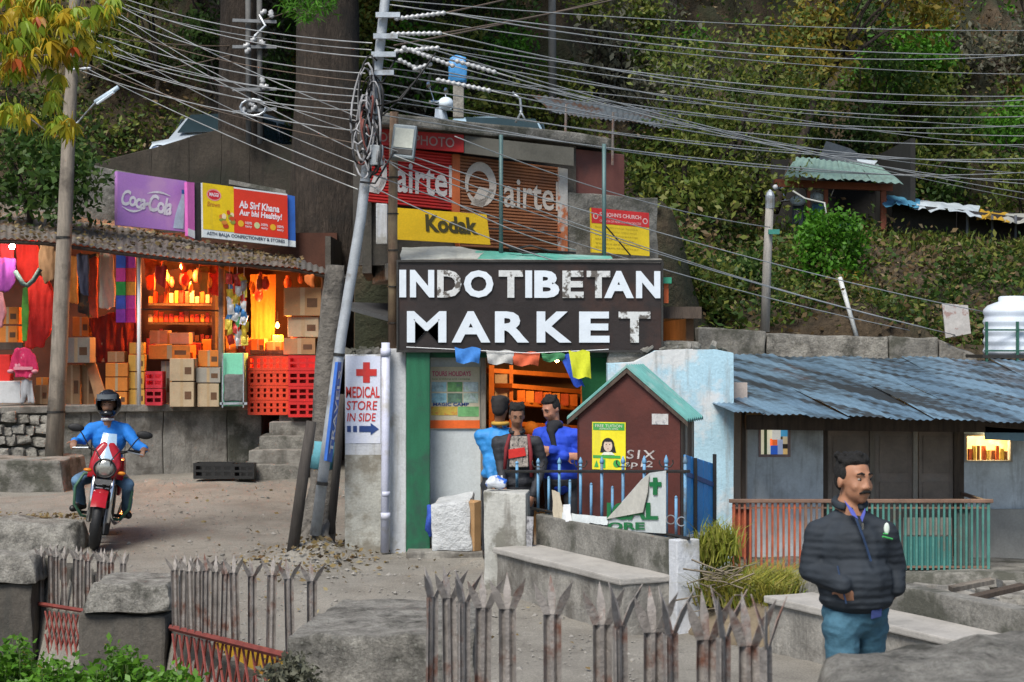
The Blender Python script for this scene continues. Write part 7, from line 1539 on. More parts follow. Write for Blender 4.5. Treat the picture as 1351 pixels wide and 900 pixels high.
# ------------------------------------------------------------------ yellowing tree at the top left
lf = [leafmat('leaf_chestnut_%d' % i, c, .45, .45) for i, c in enumerate(([(.62, .40, .02), (.70, .50, .04), (.52, .36, .03)], [(.45, .44, .03), (.58, .48, .03), (.34, .38, .03)], [(.22, .36, .03), (.32, .44, .04), (.26, .38, .03)], [(.50, .13, .02), (.45, .22, .02), (.52, .10, .03)]))]
def palmate(m, s_):
    random.seed(s_); mb = MB()
    for k in range(7):
        a = R(-105 + 35 * k + rnd(-8, 8)); L = rnd(.15, .21) * (1 - .25 * abs(k - 3) / 3); W_ = L * .20; pts = []; d = V(math.sin(a), rnd(-.35, .35), 0)
        prev = V(0, 0, 0); drop = rnd(.8, 1.4)
        rows = []
        for j in range(5):
            f = j / 4; c = V(d.x * L * f * .75, d.y * L * f, -L * drop * f * f * .75 - .0 * f + math.cos(a) * -.02 * f); wv = W_ * (math.sin(math.pi * min(1, .12 + f * .86)) ** .8); sd_ = V(math.cos(a), .25, .1) * wv
            rows.append((c - sd_ + V(0, 0, .012 * f), c, c + sd_ + V(0, 0, .012 * f)))
        vv = [p for r_ in rows for p in r_]; mb.add(vv, [(j * 3 + q_, j * 3 + q_ + 1, j * 3 + q_ + 4, j * 3 + q_ + 3) for j in range(4) for q_ in range(2)])
    mb.tube([V(0, 0, 0), V(0, .02, .10)], .003, 4)
    return mb.mesh('leaf', m, True, fix=False)
pal = [palmate(lf[i % 4], 100 + i) for i in range(8)]; random.seed(77)
t = thing('chestnut_tree', 'branches of a yellowing tree with drooping palmate leaves at the top left', 'tree', V(P(-260, 0, 17).x, 17, -.8))
mb = MB(); trunk = [V(P(-260, 0, 17).x, 17, -.9), V(P(-255, 0, 17).x, 17, 2.5), V(P(-230, 0, 17).x, 17, 5.5), V(P(-200, 0, 17).x, 17, 8)]; mb.tube(trunk, [.22, .18, .14, .06], 12); mb.build('trunk', bark, t, smooth=True)
clus = [(20, 30, 60), (60, 40, 45), (90, 30, 40), (30, 75, 45), (75, 70, 40), (120, 65, 22), (140, 20, 28), (15, 95, 20), (78, 112, 14), (72, 135, 14), (18, 155, 24), (35, 160, 16), (80, 170, 22), (95, 172, 12), (110, 35, 18), (150, 5, 14), (0, 60, 20), (45, 12, 40)]
for (bx, by, k) in (((150, 0), (70, 70), 0), ((40, 30), (95, 78), 0), ((0, 140), (60, 172), 0), ((-10, 20), (120, 60), 0), ((-10, 90), (80, 72), 0), ((60, -30), (148, 18), 0)):
    mb = MB(); a = V(P(-225, 0, 17).x, 17, 5.2 + rnd(-.6, 1.2)); b1 = P(*bx, 16.6); b2 = P(*by, 16.4); mb.tube([a, a.lerp(b1, .6) + V(0, 0, .15), b1, b1.lerp(b2, .5) + V(0, 0, .05), b2], [.05, .03, .02, .014, .006], 7); mb.build('branch', woodgrey, t, smooth=True)
cnt = 0
for (cx_, cy, sp) in clus:
    nl = max(5, int(sp / 1.6))
    for k in range(nl):
        p = P(cx_ + random.gauss(0, sp * .42), cy - 8 + random.gauss(0, sp * .30), 16.5 + rnd(-.5, .5)); v_ = random.choices(range(8), (2.4, 4, 4, .25, 2.4, 4, 3.5, .2))[0]
        inst('leaf', pal[v_], t, p, (rnd(-.35, .35), rnd(-.35, .35), rnd(0, 6.28)), (rnd(.6, 1.1),) * 3); cnt += 1
# ------------------------------------------------------------------ people and the motorcycle
def skinmat(name, c):
    if name in _M: return _M[name]
    m = mat(name, c, .55, .12, 14, .08, 60, fine=.05); b = m.node_tree.nodes['Principled BSDF']; b.inputs['Subsurface Weight'].default_value = .12; b.inputs['Subsurface Radius'].default_value = (.012, .005, .003); return m
skin_a = skinmat('skin_brown', (.34, .165, .095)); skin_d = skinmat('skin_dark', (.25, .125, .075)); skin_p = skinmat('skin_ruddy', (.42, .20, .13))
hair_m = mat('black_hair', (.012, .011, .010), .75, .3, 30, .9, 90)
def head_parts(mb, c, M_, s_=1.0):
    """skull, jaw, nose, brow, ears, lips, facing local -y"""
    e = lambda p, r, rot=None: mb.ell(c + M_ @ (V(*p) * s_), tuple(x * s_ for x in r), 14, 10, rot=M_)
    e((0, .012, .030), (.074, .093, .092)); e((0, -.022, -.045), (.060, .068, .062)); e((0, -.055, -.085), (.026, .024, .022)); e((0, -.02, -.01), (.064, .074, .06))
    for x in (-1, 1):
        e((x * .038, -.058, -.028), (.022, .022, .024)); e((x * .026, -.080, .028), (.026, .012, .010)); e((x * .076, .012, -.008), (.010, .020, .031)); e((x * .017, -.094, -.034), (.010, .011, .009))
    mb.cap(c + M_ @ (V(0, -.082, .018) * s_), c + M_ @ (V(0, -.099, -.030) * s_), .008 * s_, .0115 * s_)
    e((0, -.082, -.062), (.022, .010, .006)); e((0, -.079, -.072), (.019, .010, .007))
def face_details(t, c, M_, s_, moustache, brow_m=None):
    brow_m = brow_m or hair_m
    for x in (-1, 1):
        o = MB().ell(c + M_ @ (V(x * .029, -.077, .008) * s_), (.0115 * s_, .007 * s_, .0055 * s_), 10, 8, rot=M_).build('eye', mat('eye_white', (.30, .27, .24), .35), t, smooth=True)
        MB().ell(c + M_ @ (V(x * .029 + .001, -.0835, .008) * s_), (.0058 * s_, .003 * s_, .0062 * s_), 8, 6, rot=M_).build('iris', mat('eye_dark', (.012, .009, .008), .2), o, smooth=True)
        MB().tube([c + M_ @ (V(x * .012, -.093, .031) * s_), c + M_ @ (V(x * .028, -.092, .037) * s_), c + M_ @ (V(x * .046, -.080, .031) * s_)], [.004 * s_, .0055 * s_, .003 * s_], 6).build('eyebrow', brow_m, t)
    if moustache: MB().tube([c + M_ @ (V(-.032, -.078, -.058) * s_), c + M_ @ (V(-.014, -.094, -.050) * s_), c + M_ @ (V(0, -.097, -.049) * s_), c + M_ @ (V(.014, -.094, -.050) * s_), c + M_ @ (V(.032, -.078, -.058) * s_)], [.003 * s_, .008 * s_, .007 * s_, .008 * s_, .003 * s_], 8).build('moustache', brow_m, t, smooth=True)
def hair_parts(mb, c, M_, s_, top=.0, back=.0):
    e = lambda p, r: mb.ell(c + M_ @ (V(*p) * s_), tuple(x * s_ for x in r), 14, 10, rot=M_)
    e((0, .030, .046), (.078, .082, .080)); e((0, -.010, .088), (.064, .060, .036)); e((0, .055, .005), (.068, .056, .065)); e((-.066, .012, .035), (.016, .04, .04)); e((.066, .012, .035), (.016, .04, .04)); e((-.024, -.046, .094), (.034, .026, .018)); e((.020, -.044, .098), (.034, .026, .016)); [e((.066 * math.cos(a_), .02 + .07 * math.sin(a_), .105 + .02 * math.sin(a_ * 3)), (.018, .018, .016)) for a_ in np.linspace(0, 6, 14)]; [e((.035 * math.cos(a_), .01 + .04 * math.sin(a_), .124), (.017, .017, .014)) for a_ in np.linspace(0, 6, 7)]
def hand(mb, w, d, up_, s_=1.0, curl=.6, side=1):
    """palm, four bent fingers of different length, thumb from the side of the palm; w wrist, d pointing direction, up_ back of the hand"""
    d = Vector(d).normalized(); up_ = Vector(up_); a = d.cross(up_).normalized() * side; up_ = a.cross(d).normalized() * side; k = .0105 * s_
    pc = w + d * .05 * s_; mb.ell(pc, (.042 * s_, .05 * s_, .02 * s_), 12, 8, rot=Matrix((a, d, up_)).transposed()); mb.cap(w - d * .02, w + d * .03 * s_, .027 * s_, .03 * s_)
    for i, L in enumerate((.070, .080, .075, .058)):
        b = w + d * .088 * s_ + a * (.031 - .0205 * i) * s_; L *= s_; d2 = (d - up_ * curl).normalized(); d3 = (d - up_ * curl * 2.6).normalized()
        m_ = b + d2 * L * .5; mb.cap(b - d * .02 * s_, b, k, k, 8); mb.cap(b, m_, k, k * .92, 8); mb.cap(m_, m_ + d3 * L * .5, k * .92, k * .78, 8)
    b = w + d * .025 * s_ + a * .034 * s_; m_ = b + (d * .6 + a * .8 - up_ * .2).normalized() * .04 * s_; mb.cap(b, m_, k * 1.25, k * 1.1, 8); mb.cap(m_, m_ + (d * .9 + a * .25 - up_ * .4).normalized() * .032 * s_, k * 1.1, k * .85, 8)
def yawpitch(yaw, pitch=0, roll=0): return Matrix.Rotation(yaw, 3, 'Z') @ Matrix.Rotation(pitch, 3, 'X') @ Matrix.Rotation(roll, 3, 'Y')

def figure(label, base, J, head, HM, skin, top_m, trs_m, shoe_m, vox=.012, hs=1.0, moustache=False, hair=True, top_r=1.0, hands=(None, None), group=None, hair_mat=None, collar=True, vox_top=None, wr_=.007):
    """J: joints sh/el/wr/hip/kn/an left+right (index 0 = viewer's left), chest, belly, pelvis with radii"""
    t = thing('person', label, 'person', base, group); mb = MB()
    neck = J['neck']; head_parts(mb, head, HM, hs); mb.cap(head + HM @ (V(0, .02, -.05) * hs), neck, .052 * hs, .058 * hs)
    mb.ell(J['chest'][0], [x * .9 for x in J['chest'][1]]); mb.ell(J['belly'][0], [x * .9 for x in J['belly'][1]]); mb.ell(J['pelvis'][0], [x * .9 for x in J['pelvis'][1]])
    mb.cap(neck, J['chest'][0], .065 * hs, .10 * hs)
    for i in (0, 1):
        s_, e, w_ = J['sh'][i], J['el'][i], J['wr'][i]; mb.cap(J['chest'][0] + V(0, 0, .05), s_, .06, .055); mb.cap(s_, e, .052 * hs, .043 * hs); mb.cap(e, w_, .042 * hs, .029 * hs)
        if hands[i]: hand(mb, w_, hands[i][0], hands[i][1], hs * .98, hands[i][2], 1 if i == 0 else -1)
        h_, k_, a_ = J['hip'][i], J['kn'][i], J['an'][i]; mb.cap(J['pelvis'][0], h_, .09, .085); mb.cap(h_, k_, .080 * hs, .058 * hs); mb.cap(k_, a_, .055 * hs, .036 * hs)
        f = J['toe'][i]; mb.cap(a_ + V(0, 0, -.03), a_ + f * .14 + V(0, 0, -.045), .036, .03)
    blob('body', mb, skin, t, vox, 3)
    # jacket or jumper
    mb = MB(); k = top_r
    mb.ell(*J['chest']); mb.ell(*J['belly']); mb.cap(J['chest'][0] + V(0, 0, -.05), J['pelvis'][0] + V(0, 0, .02), min(J['chest'][1][:2]) * .95, min(J['pelvis'][1][:2]) * 1.0)
    if 'hem' in J: mb.ell(*J['hem'])
    mb.cap(neck + V(0, 0, -.02), J['chest'][0] + V(0, 0, .04), .062 * hs * k, .11 * hs * k)
    for i in (0, 1):
        s_, e, w_ = J['sh'][i], J['el'][i], J['wr'][i]; mb.cap(neck + V(0, 0, -.05), s_, .055 * k, .062 * k * hs); mb.cap(J['chest'][0] + V(0, 0, .03), s_, .085 * k, .066 * k * hs); mb.cap(s_, e, .070 * hs * k, .058 * hs * k); mb.cap(e, w_, .057 * hs * k, .044 * hs * k)
    blob('jacket', mb, top_m, t, vox_top or vox, 1, wr_)
    if collar: MB().tube([neck + V(.068 * hs * math.cos(a_), .070 * hs * math.sin(a_), .012 + .018 * math.sin(a_)) for a_ in np.linspace(-1.1, 4.25, 16)], .019 * hs * k, 8).build('collar', top_m, t, smooth=True)
    mb = MB(); mb.ell(*J['pelvis'])
    for i in (0, 1):
        h_, k_, a_ = J['hip'][i], J['kn'][i], J['an'][i]; mb.cap(J['pelvis'][0], h_, .10, .096 * hs); mb.cap(h_, k_, .086 * hs, .066 * hs); mb.cap(k_, a_ + V(0, 0, .01), .064 * hs, .054 * hs)
    blob('trousers', mb, trs_m, t, vox, 1, .007)
    for i in (0, 1):
        a_ = J['an'][i]; f = J['toe'][i]; mb = MB(); mb.cap(a_ + V(0, 0, -.035), a_ + f * .15 + V(0, 0, -.05), .047, .040); mb.cap(a_ - f * .04 + V(0, 0, -.04), a_ + V(0, 0, .0), .042, .046); blob('shoe', mb, shoe_m, t, .012, 2)
    if hair:
        mb = MB(); hair_parts(mb, head, HM, hs); blob('hair', mb, hair_mat or hair_m, t, vox * .8, 2)
    face_details(t, head, HM, hs, moustache)
    return t

def quilt(name, col, period, rough=.45):
    """padded nylon: seams run round the body"""
    m, t_, b_ = _new(name); g = t_.nodes.new('ShaderNodeNewGeometry'); w_ = t_.nodes.new('ShaderNodeTexWave'); w_.bands_direction = 'Z'; w_.wave_profile = 'SIN'; w_.inputs['Scale'].default_value = 0.314 / period; w_.inputs['Distortion'].default_value = 2.5; w_.inputs['Detail'].default_value = 2; w_.inputs['Detail Scale'].default_value = 1.5
    t_.links.new(g.outputs['Position'], w_.inputs['Vector']); n = noise_node(t_, g.outputs['Position'], 16, 4, .6)
    ad = t_.nodes.new('ShaderNodeMath'); ad.operation = 'MULTIPLY_ADD'; ad.inputs[1].default_value = .8; t_.links.new(n, ad.inputs[0]); t_.links.new(w_.outputs['Fac'], ad.inputs[2])
    bp = t_.nodes.new('ShaderNodeBump'); bp.inputs['Strength'].default_value = .32; bp.inputs['Distance'].default_value = .008; t_.links.new(ad.outputs[0], bp.inputs['Height']); t_.links.new(bp.outputs[0], b_.inputs['Normal'])
    n1 = noise_node(t_, g.outputs['Position'], 5, 4, .6); t_.links.new(ramp(t_, n1, [(.3, sc(col, .75)), (.7, sc(col, 1.25))]), b_.inputs['Base Color']); b_.inputs['Roughness'].default_value = rough; b_.inputs['Specular IOR Level'].default_value = .25; return m
jeans = mat('jeans_teal', (.045, .125, .18), .8, .25, 8, .35, 40); shoe_b = mat('shoe_black', (.015, .014, .014), .4, .2)
# ---- the man in the padded jacket
Y = 8.5; Q = lambda x, y, dy=0: P(x, y, Y) + V(0, dy, 0)
nav = quilt('padded_charcoal', (.024, .030, .038), .036, .78)
HMm = yawpitch(R(27), R(-2), R(1)); hc = Q(1127, 634)
J = dict(neck=Q(1122, 667, .02), chest=(Q(1126, 725, .02), (.178, .145, .18)), belly=(Q(1128, 766, -.005), (.188, .165, .16)), hem=(Q(1130, 790, 0), (.182, .155, .075)), pelvis=(Q(1130, 806, .03), (.165, .13, .13)),
         sh=[Q(1083, 705, .03), Q(1166, 706, .0)], el=[Q(1071, 752, .03), Q(1182, 750, .04)], wr=[Q(1104, 766, -.15), Q(1181, 774, -.02)],
         hip=[Q(1110, 826, -.02), Q(1150, 824, .05)], kn=[Q(1110, 930, -.05), Q(1152, 932, .16)], an=[Q(1112, 1046, .0), Q(1154, 1044, .32)], toe=[V(.5, -.86, 0), V(.5, -.86, 0)])
man = figure('man in a dark padded jacket and teal jeans, hand at his pocket, looking right', V(J['an'][0].x, Y, 0), J, hc, HMm, skin_a, nav, jeans, shoe_b, .0075, 1.02, True, True, 1.03, [(V(.35, .32, -.9), V(-.5, -.85, 0), .15), (V(-.6, .1, -.8), V(.8, -.6, 0), .3)], vox_top=.009, wr_=.0045)
# pocket edges, zip, badge, shirt collar
MB().tube([Q(1119, 668, -.085), Q(1124, 684, -.125), Q(1131, 705, -.150), Q(1140, 735, -.165)], .006, 6).build('zip', mat('zip_navy', (.02, .04, .09), .4), man); MB().box(Q(1130, 690, -.150), (.010, .008, .03)).build('zip_pull', chrome, man)
MB().prism([Q(1110, 658, -.070), Q(1121, 671, -.112), Q(1126, 682, -.130), Q(1117, 676, -.120)], V(0, .012, 0)).build('shirt_collar', mat('shirt_violet', (.07, .09, .38), .7), man, bevel=.003); MB().prism([Q(1129, 680, -.115), Q(1137, 668, -.085), Q(1137, 674, -.095), Q(1131, 686, -.125)], V(0, .012, 0)).build('shirt_collar', mat('shirt_violet', (.07, .09, .38), .7), man, bevel=.003)
bw = paint('badge_white', (.62, .70, .62)); bgm = paint('badge_green', (.06, .40, .10))
MB().ell(Q(1163, 694, -.118), (.014, .006, .028), 10, 8).build('badge', bw, man, smooth=True); MB().tube([Q(1157, 704, -.130), Q(1164, 706, -.120), Q(1171, 708, -.105)], .005, 6).build('badge', bgm, man); MB().tube([Q(1158, 700, -.130), Q(1164, 701, -.124)], .004, 6).build('badge', bgm, man)
MB().tube([Q(1098, 742, -.135), Q(1102, 765, -.165), Q(1108, 790, -.165)], .0045, 6).build('pocket_edge', mat('zip_navy', (.02, .04, .09), .4), man)
MB().hexa([Q(1143, 800, -.125), Q(1158, 798, -.105), Q(1158, 798, -.09), Q(1143, 800, -.11), Q(1142, 812, -.13)+V(0,0,0), Q(1157, 809, -.11), Q(1157, 809, -.095), Q(1142, 812, -.115)]).build('shirt_hem', mat('shirt_blue', (.025, .04, .14), .7), man, bevel=.004)

# ---- three people in the doorway
G3 = 'people in the market doorway'
def stander(label, hx, hy, Yp, yaw, pitch, skin, top, trs, arms, hs=.95, turn=0.0, **kw):
    """arms: elbows and wrists in photo columns/rows with depth offsets"""
    q_ = lambda x, y, dy=0: P(x, y, Yp) + V(0, dy, 0); gz = GZ(0, Yp); k = FPX / Yp; hd = q_(hx, hy); cx = hx + kw.pop('lean', 0)
    nk = q_(lerp(hx, cx, .3), hy + .155 * k, .03); fx, fy = math.sin(turn), -math.cos(turn)
    rx = .175 * abs(math.cos(turn)) + .12 * abs(math.sin(turn)); ry = .12 * abs(math.cos(turn)) + .175 * abs(math.sin(turn))
    ch = q_(lerp(hx, cx, .6), hy + .32 * k, .02); be = q_(cx, hy + .52 * k, .01); pe = q_(cx, hy + .68 * k, .02)
    sx = .185 * math.cos(turn); sy = .185 * math.sin(turn)
    J = dict(neck=nk, chest=(ch, (rx * .92, ry, .16)), belly=(be, (rx * .90, ry, .16)), hem=(q_(cx, hy + .63 * k, .01), (rx, ry, .08)), pelvis=(pe, (rx * .92, ry * .95, .13)),
             sh=[ch + V(-sx, -sy, .065), ch + V(sx, sy, .065)], el=[q_(*arms[0]), q_(*arms[2])], wr=[q_(*arms[1]), q_(*arms[3])],
             hip=[pe + V(-.085, 0, -.07), pe + V(.085, 0, -.07)], kn=[V(pe.x - .10, Yp - .03, gz + .50), V(pe.x + .10, Yp - .02, gz + .50)], an=[V(pe.x - .11, Yp + .02, gz + .085), V(pe.x + .11, Yp + .02, gz + .085)], toe=[V(fx, fy, 0), V(fx, fy, 0)])
    return figure(label, V(pe.x, Yp, gz), J, hd, yawpitch(yaw, pitch), skin, top, trs, shoe_b, .012, hs, group=G3, **kw)
blue_j = mat('jacket_sky', (.03, .24, .60), .6, .2, 6, .4, 14); blue_d = quilt('jacket_royal', (.02, .06, .46), .06, .75); blackj = mat('jacket_black', (.022, .024, .030), .7, .25, 6, .4, 16); dtr = mat('trousers_dark', (.02, .022, .028), .8, .25, 8, .3, 30)
p1 = stander('person in a sky blue jacket and dark cap with back turned in the doorway', 660, 541, 17.55, R(165), R(0), skin_d, blue_j, dtr, [(644, 600, .02), (650, 636, -.12), (683, 600, .0), (680, 632, -.1)], .95, hands=[(V(.2, -.3, -.9), V(-1, 0, 0), .3), None], hair=False, lean=-3)
mb = MB(); HM = yawpitch(R(165)); hair_parts(mb, P(660, 541, 17.55), HM, 1.04); mb.ell(P(660, 529, 17.55), (.10, .105, .06)); blob('cap', mb, mat('cap_dark', (.02, .018, .018), .85, .3), p1, .012, 2)
MB().tube([P(660, 560, 17.55) + V(.075 * math.cos(a_), .075 * math.sin(a_), .01) for a_ in np.linspace(0, 6.28, 14)], .02, 8).build('collar_lining', mat('collar_yellow', (.50, .30, .05), .8), p1, smooth=True)
p2 = stander('person in an open black jacket over a patterned jumper, looking down in the doorway', 682, 549, 17.0, R(6), R(18), skin_d, blackj, dtr, [(661, 610, .0), (664, 640, -.14), (716, 612, .02), (703, 650, -.18)], .95, hands=[(V(.3, -.4, -.8), V(-.8, -.6, 0), .5), (V(-.25, -.3, -.9), V(.6, -.8, 0), .4)])
qj = lambda x, y, d: P(x, y, 17.0) + V(0, d, 0)
MB().prism([qj(673, 575, -.135), qj(696, 575, -.135), qj(697, 615, -.150), qj(672, 615, -.150)], V(0, .05, 0)).build('jumper', mat('jumper_pattern', (.30, .27, .24), .9, .7, 40, .3, 40, stain=(.03, .03, .03), sscale=38), p2, bevel=.01)
MB().prism([qj(671, 592, -.158), qj(692, 589, -.158), qj(694, 600, -.160), qj(671, 604, -.160)], V(0, .012, 0)).build('red_stripe', mat('stripe_red', (.55, .025, .02), .8), p2, bevel=.003)
for pts in ([(673, 572, -.13), (668, 590, -.145), (666, 618, -.15)], [(697, 572, -.13), (700, 596, -.145), (701, 628, -.15)]): MB().tube([qj(*p) for p in pts], [.014, .02, .016], 8).build('lining', mat('lining_red', (.20, .02, .025), .8), p2, smooth=True)
MB().tube([qj(662, 625, -.22), qj(664, 640, -.23)], .01, 6).build('paper_roll', white, p2)
p3 = stander('person in a royal blue padded jacket with folded arms, bent towards the others', 727, 540, 17.25, R(-48), R(22), skin_p, blue_d, dtr, [(721, 600, -.10), (745, 600, -.22), (766, 603, -.02), (728, 592, -.22)], 1.0, turn=R(-25), lean=14, hands=[(V(1, -.1, .0), V(0, -1, .2), .2), (V(-1, -.2, .1), V(0, -1, .1), .2)], top_r=1.12)
mb = MB(); c = P(732, 562, 17.22); mb.ell(c + V(0, .01, .01), (.085, .09, .05)); mb.ell(c + V(-.03, -.07, -.03), (.06, .04, .05)); mb.cap(c + V(-.04, -.10, -.05), c + V(.0, -.14, -.22), .035, .025); blob('scarf', mb, mat('scarf_black', (.015, .016, .02), .9, .3), p3, .012, 2)

# ---- motorcycle and rider
by = 18.1; wc = P(124, 718, by); gz = GZ(wc.x, by); BM = Matrix.Translation(V(wc.x, by, gz)) @ Matrix.Rotation(R(9), 4, 'Z') @ Matrix.Rotation(R(7), 4, 'Y')
def bq(x, y, z): return BM @ V(x, y, z)          # bike coordinates: front wheel contact at 0, front faces -y
t = thing('motorcycle', 'red motorcycle with a small windshield coming down the road', 'motorcycle', V(wc.x, by, gz))
def bb(name, mb, m, par=None, **k): return mb.xf(BM).build(name, m, par or t, **k)
redp = mat('bike_red', (.36, .012, .02), .22, .12, 3, 0); grn2 = mat('guard_green', (.05, .13, .08), .4, .2)
for yy in (0, 1.27):
    wd = .05 if yy == 0 else .055
    wh_ = bb('wheel', MB().lathe([(.21, -wd * .7), (.25, -wd), (.285, -wd * .75), (.30, 0), (.285, wd * .75), (.25, wd), (.21, wd * .7)], (0, yy, .30), 28, axis=(1, 0, 0)), black, smooth=True)
    bb('rim', MB().lathe([(.19, -.03), (.212, -.036), (.212, .036), (.19, .03)], (0, yy, .30), 24, axis=(1, 0, 0)), galv, wh_)
    for k in range(6):
        a_ = k * math.pi / 3; bb('spoke', MB().tube([(0, yy, .30), (0, yy + .2 * math.cos(a_), .30 + .2 * math.sin(a_))], .014, 6), galv, wh_)
    bb('hub', MB().lathe([(.05, -.05), (.05, .05)], (0, yy, .3), 12, axis=(1, 0, 0)), darkmetal, wh_)
for s_ in (-1, 1):
    bb('fork', MB().tube([(.095 * s_, 0, .29), (.095 * s_, .14, .66), (.095 * s_, .24, .93)], [.026, .026, .021], 10), chrome, smooth=True)
    bb('handlebar', MB().tube([(0, .25, .96), (.12 * s_, .25, .99), (.22 * s_, .28, 1.03), (.36 * s_, .36, 1.02)], .013, 8), black, smooth=True)
    bb('grip', MB().tube([(.26 * s_, .305, 1.025), (.37 * s_, .365, 1.02)], .019, 8), black)
    bb('lever', MB().tube([(.2 * s_, .24, 1.02), (.36 * s_, .28, 1.0)], .007, 6), galv)
    mr_ = bb('mirror', MB().tube([(.20 * s_, .27, 1.03), (.27 * s_, .25, 1.14), (.31 * s_, .26, 1.19)], .007, 6), black)
    bb('mirror_head', MB().ell((.35 * s_, .25, 1.21), (.085, .02, .042), 12, 8), black, mr_, smooth=True)
    bb('indicator', MB().ell((.17 * s_, .12, .80), (.045, .025, .02), 10, 8), mat('amber', (.65, .22, .02), .2), smooth=True)
    bb('crash_guard', MB().tube([(.06 * s_, .42, .75), (.22 * s_, .36, .74), (.29 * s_, .33, .60), (.28 * s_, .34, .42), (.20 * s_, .40, .30), (.05 * s_, .5, .28)], .016, 8), grn2, smooth=True)
    bb('foot_peg', MB().tube([(.1 * s_, .74, .30), (.26 * s_, .74, .30)], .018, 8), black)
    bb('side_panel', MB().ell((.13 * s_, .86, .62), (.04, .18, .12), 12, 8), redp, smooth=True)
    bb('tank_shroud', MB().hexa([(.10 * s_, .26, .72), (.19 * s_, .36, .70), (.20 * s_, .62, .72), (.14 * s_, .62, .72), (.10 * s_, .24, .92), (.17 * s_, .34, .92), (.17 * s_, .64, .93), (.12 * s_, .64, .93)]), redp, bevel=.02, smooth=True)
bb('front_mudguard', MB().add([(x * .075, -.335 * math.cos(a_) * (1 - .06 * abs(x)), .30 + .335 * math.sin(a_) * (1 - .06 * abs(x))) for a_ in np.linspace(.55, 2.5, 12) for x in (-1, -.5, 0, .5, 1)], [(i * 5 + k, i * 5 + k + 1, i * 5 + k + 6, i * 5 + k + 5) for i in range(11) for k in range(4)]), redp, smooth=True)
bb('headlight_cowl', MB().prism([(-.11, .08, .74), (.11, .08, .74), (.16, .10, .86), (.13, .14, 1.0), (.06, .17, 1.10), (-.06, .17, 1.10), (-.13, .14, 1.0), (-.16, .10, .86)], (0, .13, .02)), redp, bevel=.03, smooth=True)
hl = bb('headlight', MB().lathe([(.01, -.02), (.06, -.015), (.10, .01), (.105, .06)], (0, .075, .835), 20, axis=(0, 1, .1)), mat('headlight_glass', (.42, .42, .38), .08, .25, 30, .2, 50, metal=.5), smooth=True)
bb('bezel', MB().tube([(.108 * math.cos(a_), .075, .835 + .092 * math.sin(a_)) for a_ in np.linspace(0, 6.28, 21)], .01, 6), black, hl)
bb('windshield', MB().add([(x * (.10 - .03 * z_), .10 + .03 * abs(x) + .11 * z_, .93 + .26 * z_) for z_ in (0, .5, 1) for x in (-1, -.5, 0, .5, 1)], [(j * 5 + k, j * 5 + k + 1, j * 5 + k + 6, j * 5 + k + 5) for j in range(2) for k in range(4)]), mat('windshield', (.40, .55, .70), .08, .1, 3, 0), smooth=True)
bb('number_plate', MB().slab([V(-.09, .055, .725), V(.09, .055, .725), V(.09, .04, .675), V(-.09, .04, .675)], .006), mat('plate_dark', (.06, .06, .06), .5))
bb('tank', MB().ell((0, .52, .86), (.145, .27, .125), 16, 12), redp, smooth=True); bb('seat', MB().ell((0, 1.0, .82), (.13, .36, .065), 14, 10), black, smooth=True); bb('tail', MB().ell((0, 1.38, .83), (.09, .16, .07), 12, 8), redp, smooth=True)
bb('engine', MB().box((0, .55, .46), (.24, .3, .34)).box((0, .48, .60), (.16, .16, .16)), darkmetal, bevel=.03); 
for k in range(5): bb('cooling_fin', MB().box((0, .46, .54 + .035 * k), (.21, .22, .012)), galv)
bb('exhaust', MB().tube([(.06, .40, .5), (.10, .34, .32), (.14, .6, .24), (.17, 1.0, .27), (.18, 1.4, .36)], [.022, .024, .026, .045, .05], 10), chrome, smooth=True)
bb('frame', MB().tube([(0, .28, .9), (0, .45, .35), (0, .8, .28), (0, 1.25, .3)], .024, 8), black); bb('number_board', MB().box((0, .42, .18), (.2, .04, .1)), black)
for s_ in (-1, 1): bb('cable', MB().tube([(.2 * s_, .27, 1.02), (.12 * s_, .12, 1.02), (.05 * s_, .06, .92), (.07 * s_, .08, .72), (.09 * s_, .06, .45)], .006, 6), black, smooth=True)
bb('brake_disc', MB().lathe([(.05, -.003), (.13, -.003), (.13, .003), (.05, .003)], (.07, 0, .30), 20, axis=(1, 0, 0)), galv); bb('caliper', MB().box((.085, .09, .39), (.04, .05, .08)), darkmetal, bevel=.008)
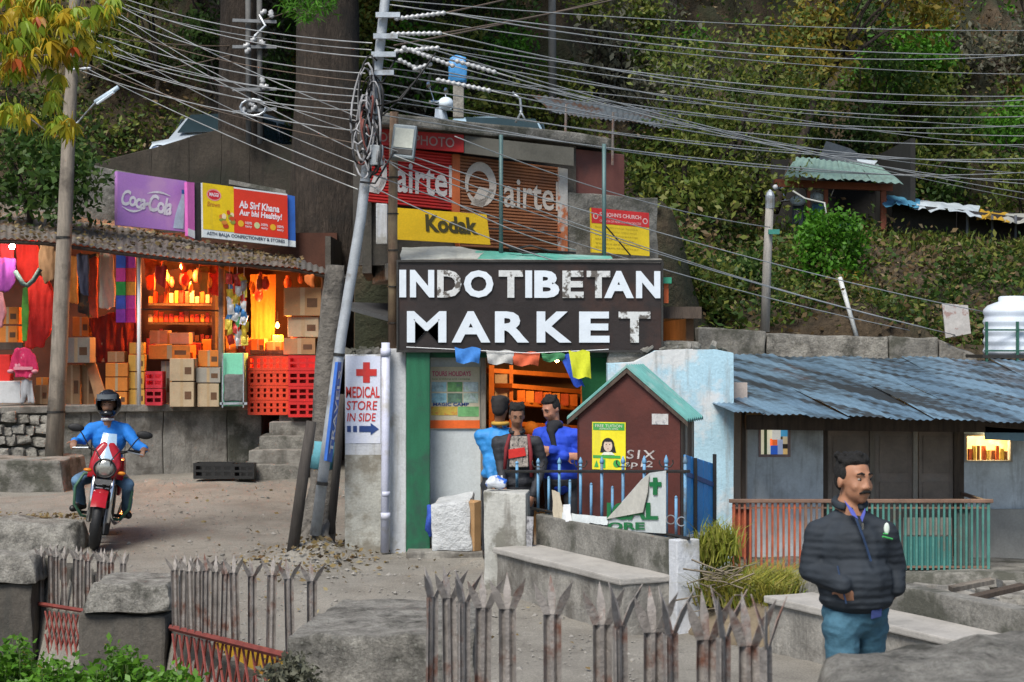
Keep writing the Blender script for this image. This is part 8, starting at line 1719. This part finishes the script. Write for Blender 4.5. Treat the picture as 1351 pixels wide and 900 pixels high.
# rider
shirt = mat('jumper_blue', (.015, .20, .66), .75, .2, 6, .45, 12); bjeans = mat('jeans_blue', (.10, .19, .30), .8, .3, 6, .4, 30)
bl3 = lambda x, y, z: bq(x, y, z)
hd = P(143, 534, by + .62)
J = dict(neck=P(143, 553, by + .68), chest=(P(144, 578, by + .72), (.195, .13, .19)), belly=(P(142, 605, by + .80), (.17, .125, .14)), pelvis=(P(137, 622, by + .92), (.165, .16, .10)),
         sh=[P(121, 566, by + .70), P(166, 567, by + .70)], el=[P(104, 585, by + .58), P(181, 588, by + .55)], wr=[bl3(-.36, .42, 1.06), bl3(.36, .42, 1.06)],
         hip=[P(126, 625, by + .85), P(150, 625, by + .85)], kn=[P(102, 634, by + .38), P(169, 640, by + .38)], an=[bl3(-.24, .74, .40), bl3(.24, .70, .38)], toe=[V(-.35, -.94, 0), V(.35, -.94, 0)])
rd = figure('motorcycle rider in a bright blue jumper, jeans and black full face helmet', V(wc.x, by + .8, gz), J, hd, yawpitch(R(4), R(4)), skin_d, shirt, bjeans, shoe_b, .012, 1.0, hair=False, collar=False, hands=[(V(.1, -.95, -.2), V(0, .3, 1), .9), (V(-.1, -.95, -.2), V(0, .3, 1), .9)])
MB().tube([J['neck'] + V(.07 * math.cos(a_), .07 * math.sin(a_), .0) for a_ in np.linspace(-2.6, -.5, 10)], .014, 6).build('collar', white, rd)
# helmet shell with an opening
HMr = yawpitch(R(4), R(4)); vv = []; ff = []; na, nr = 28, 18
for i in range(nr + 1):
    th_ = lerp(.02, 2.55, i / nr)
    for k in range(na):
        a_ = 2 * math.pi * k / na; r_ = V(.135 * math.sin(th_) * math.cos(a_), .155 * math.sin(th_) * math.sin(a_), .150 * math.cos(th_)); vv.append(hd + HMr @ (r_ + V(0, .01, .012)))
for i in range(nr):
    for k in range(na):
        am = 2 * math.pi * (k + .5) / na; thm = lerp(.02, 2.55, (i + .5) / nr)
        if math.sin(am) < -.55 and 1.22 < thm < 1.92: continue
        ff.append((i * na + k, i * na + (k + 1) % na, (i + 1) * na + (k + 1) % na, (i + 1) * na + k))
hm_ = MB().add(vv, ff).build('helmet', mat('helmet_black', (.015, .016, .02), .15, .3, 4, 0, stain=(.25, .28, .32), sscale=9, slo=.60, shi=.66), rd, smooth=True)
MB().add([hd + HMr @ V(.128 * math.cos(a_), .150 * math.sin(a_) - .02, .075 + .05 * j) for j in (0, 1) for a_ in np.linspace(-2.5, -.64, 12)], [(k, k + 1, k + 13, k + 12) for k in range(11)]).build('visor', mat('visor', (.16, .18, .20), .05, .1), hm_, smooth=True)
MB().ell(hd + HMr @ V(0, -.118, -.085), (.07, .035, .04), 12, 8).build('chin_bar', blackgloss, hm_, smooth=True)
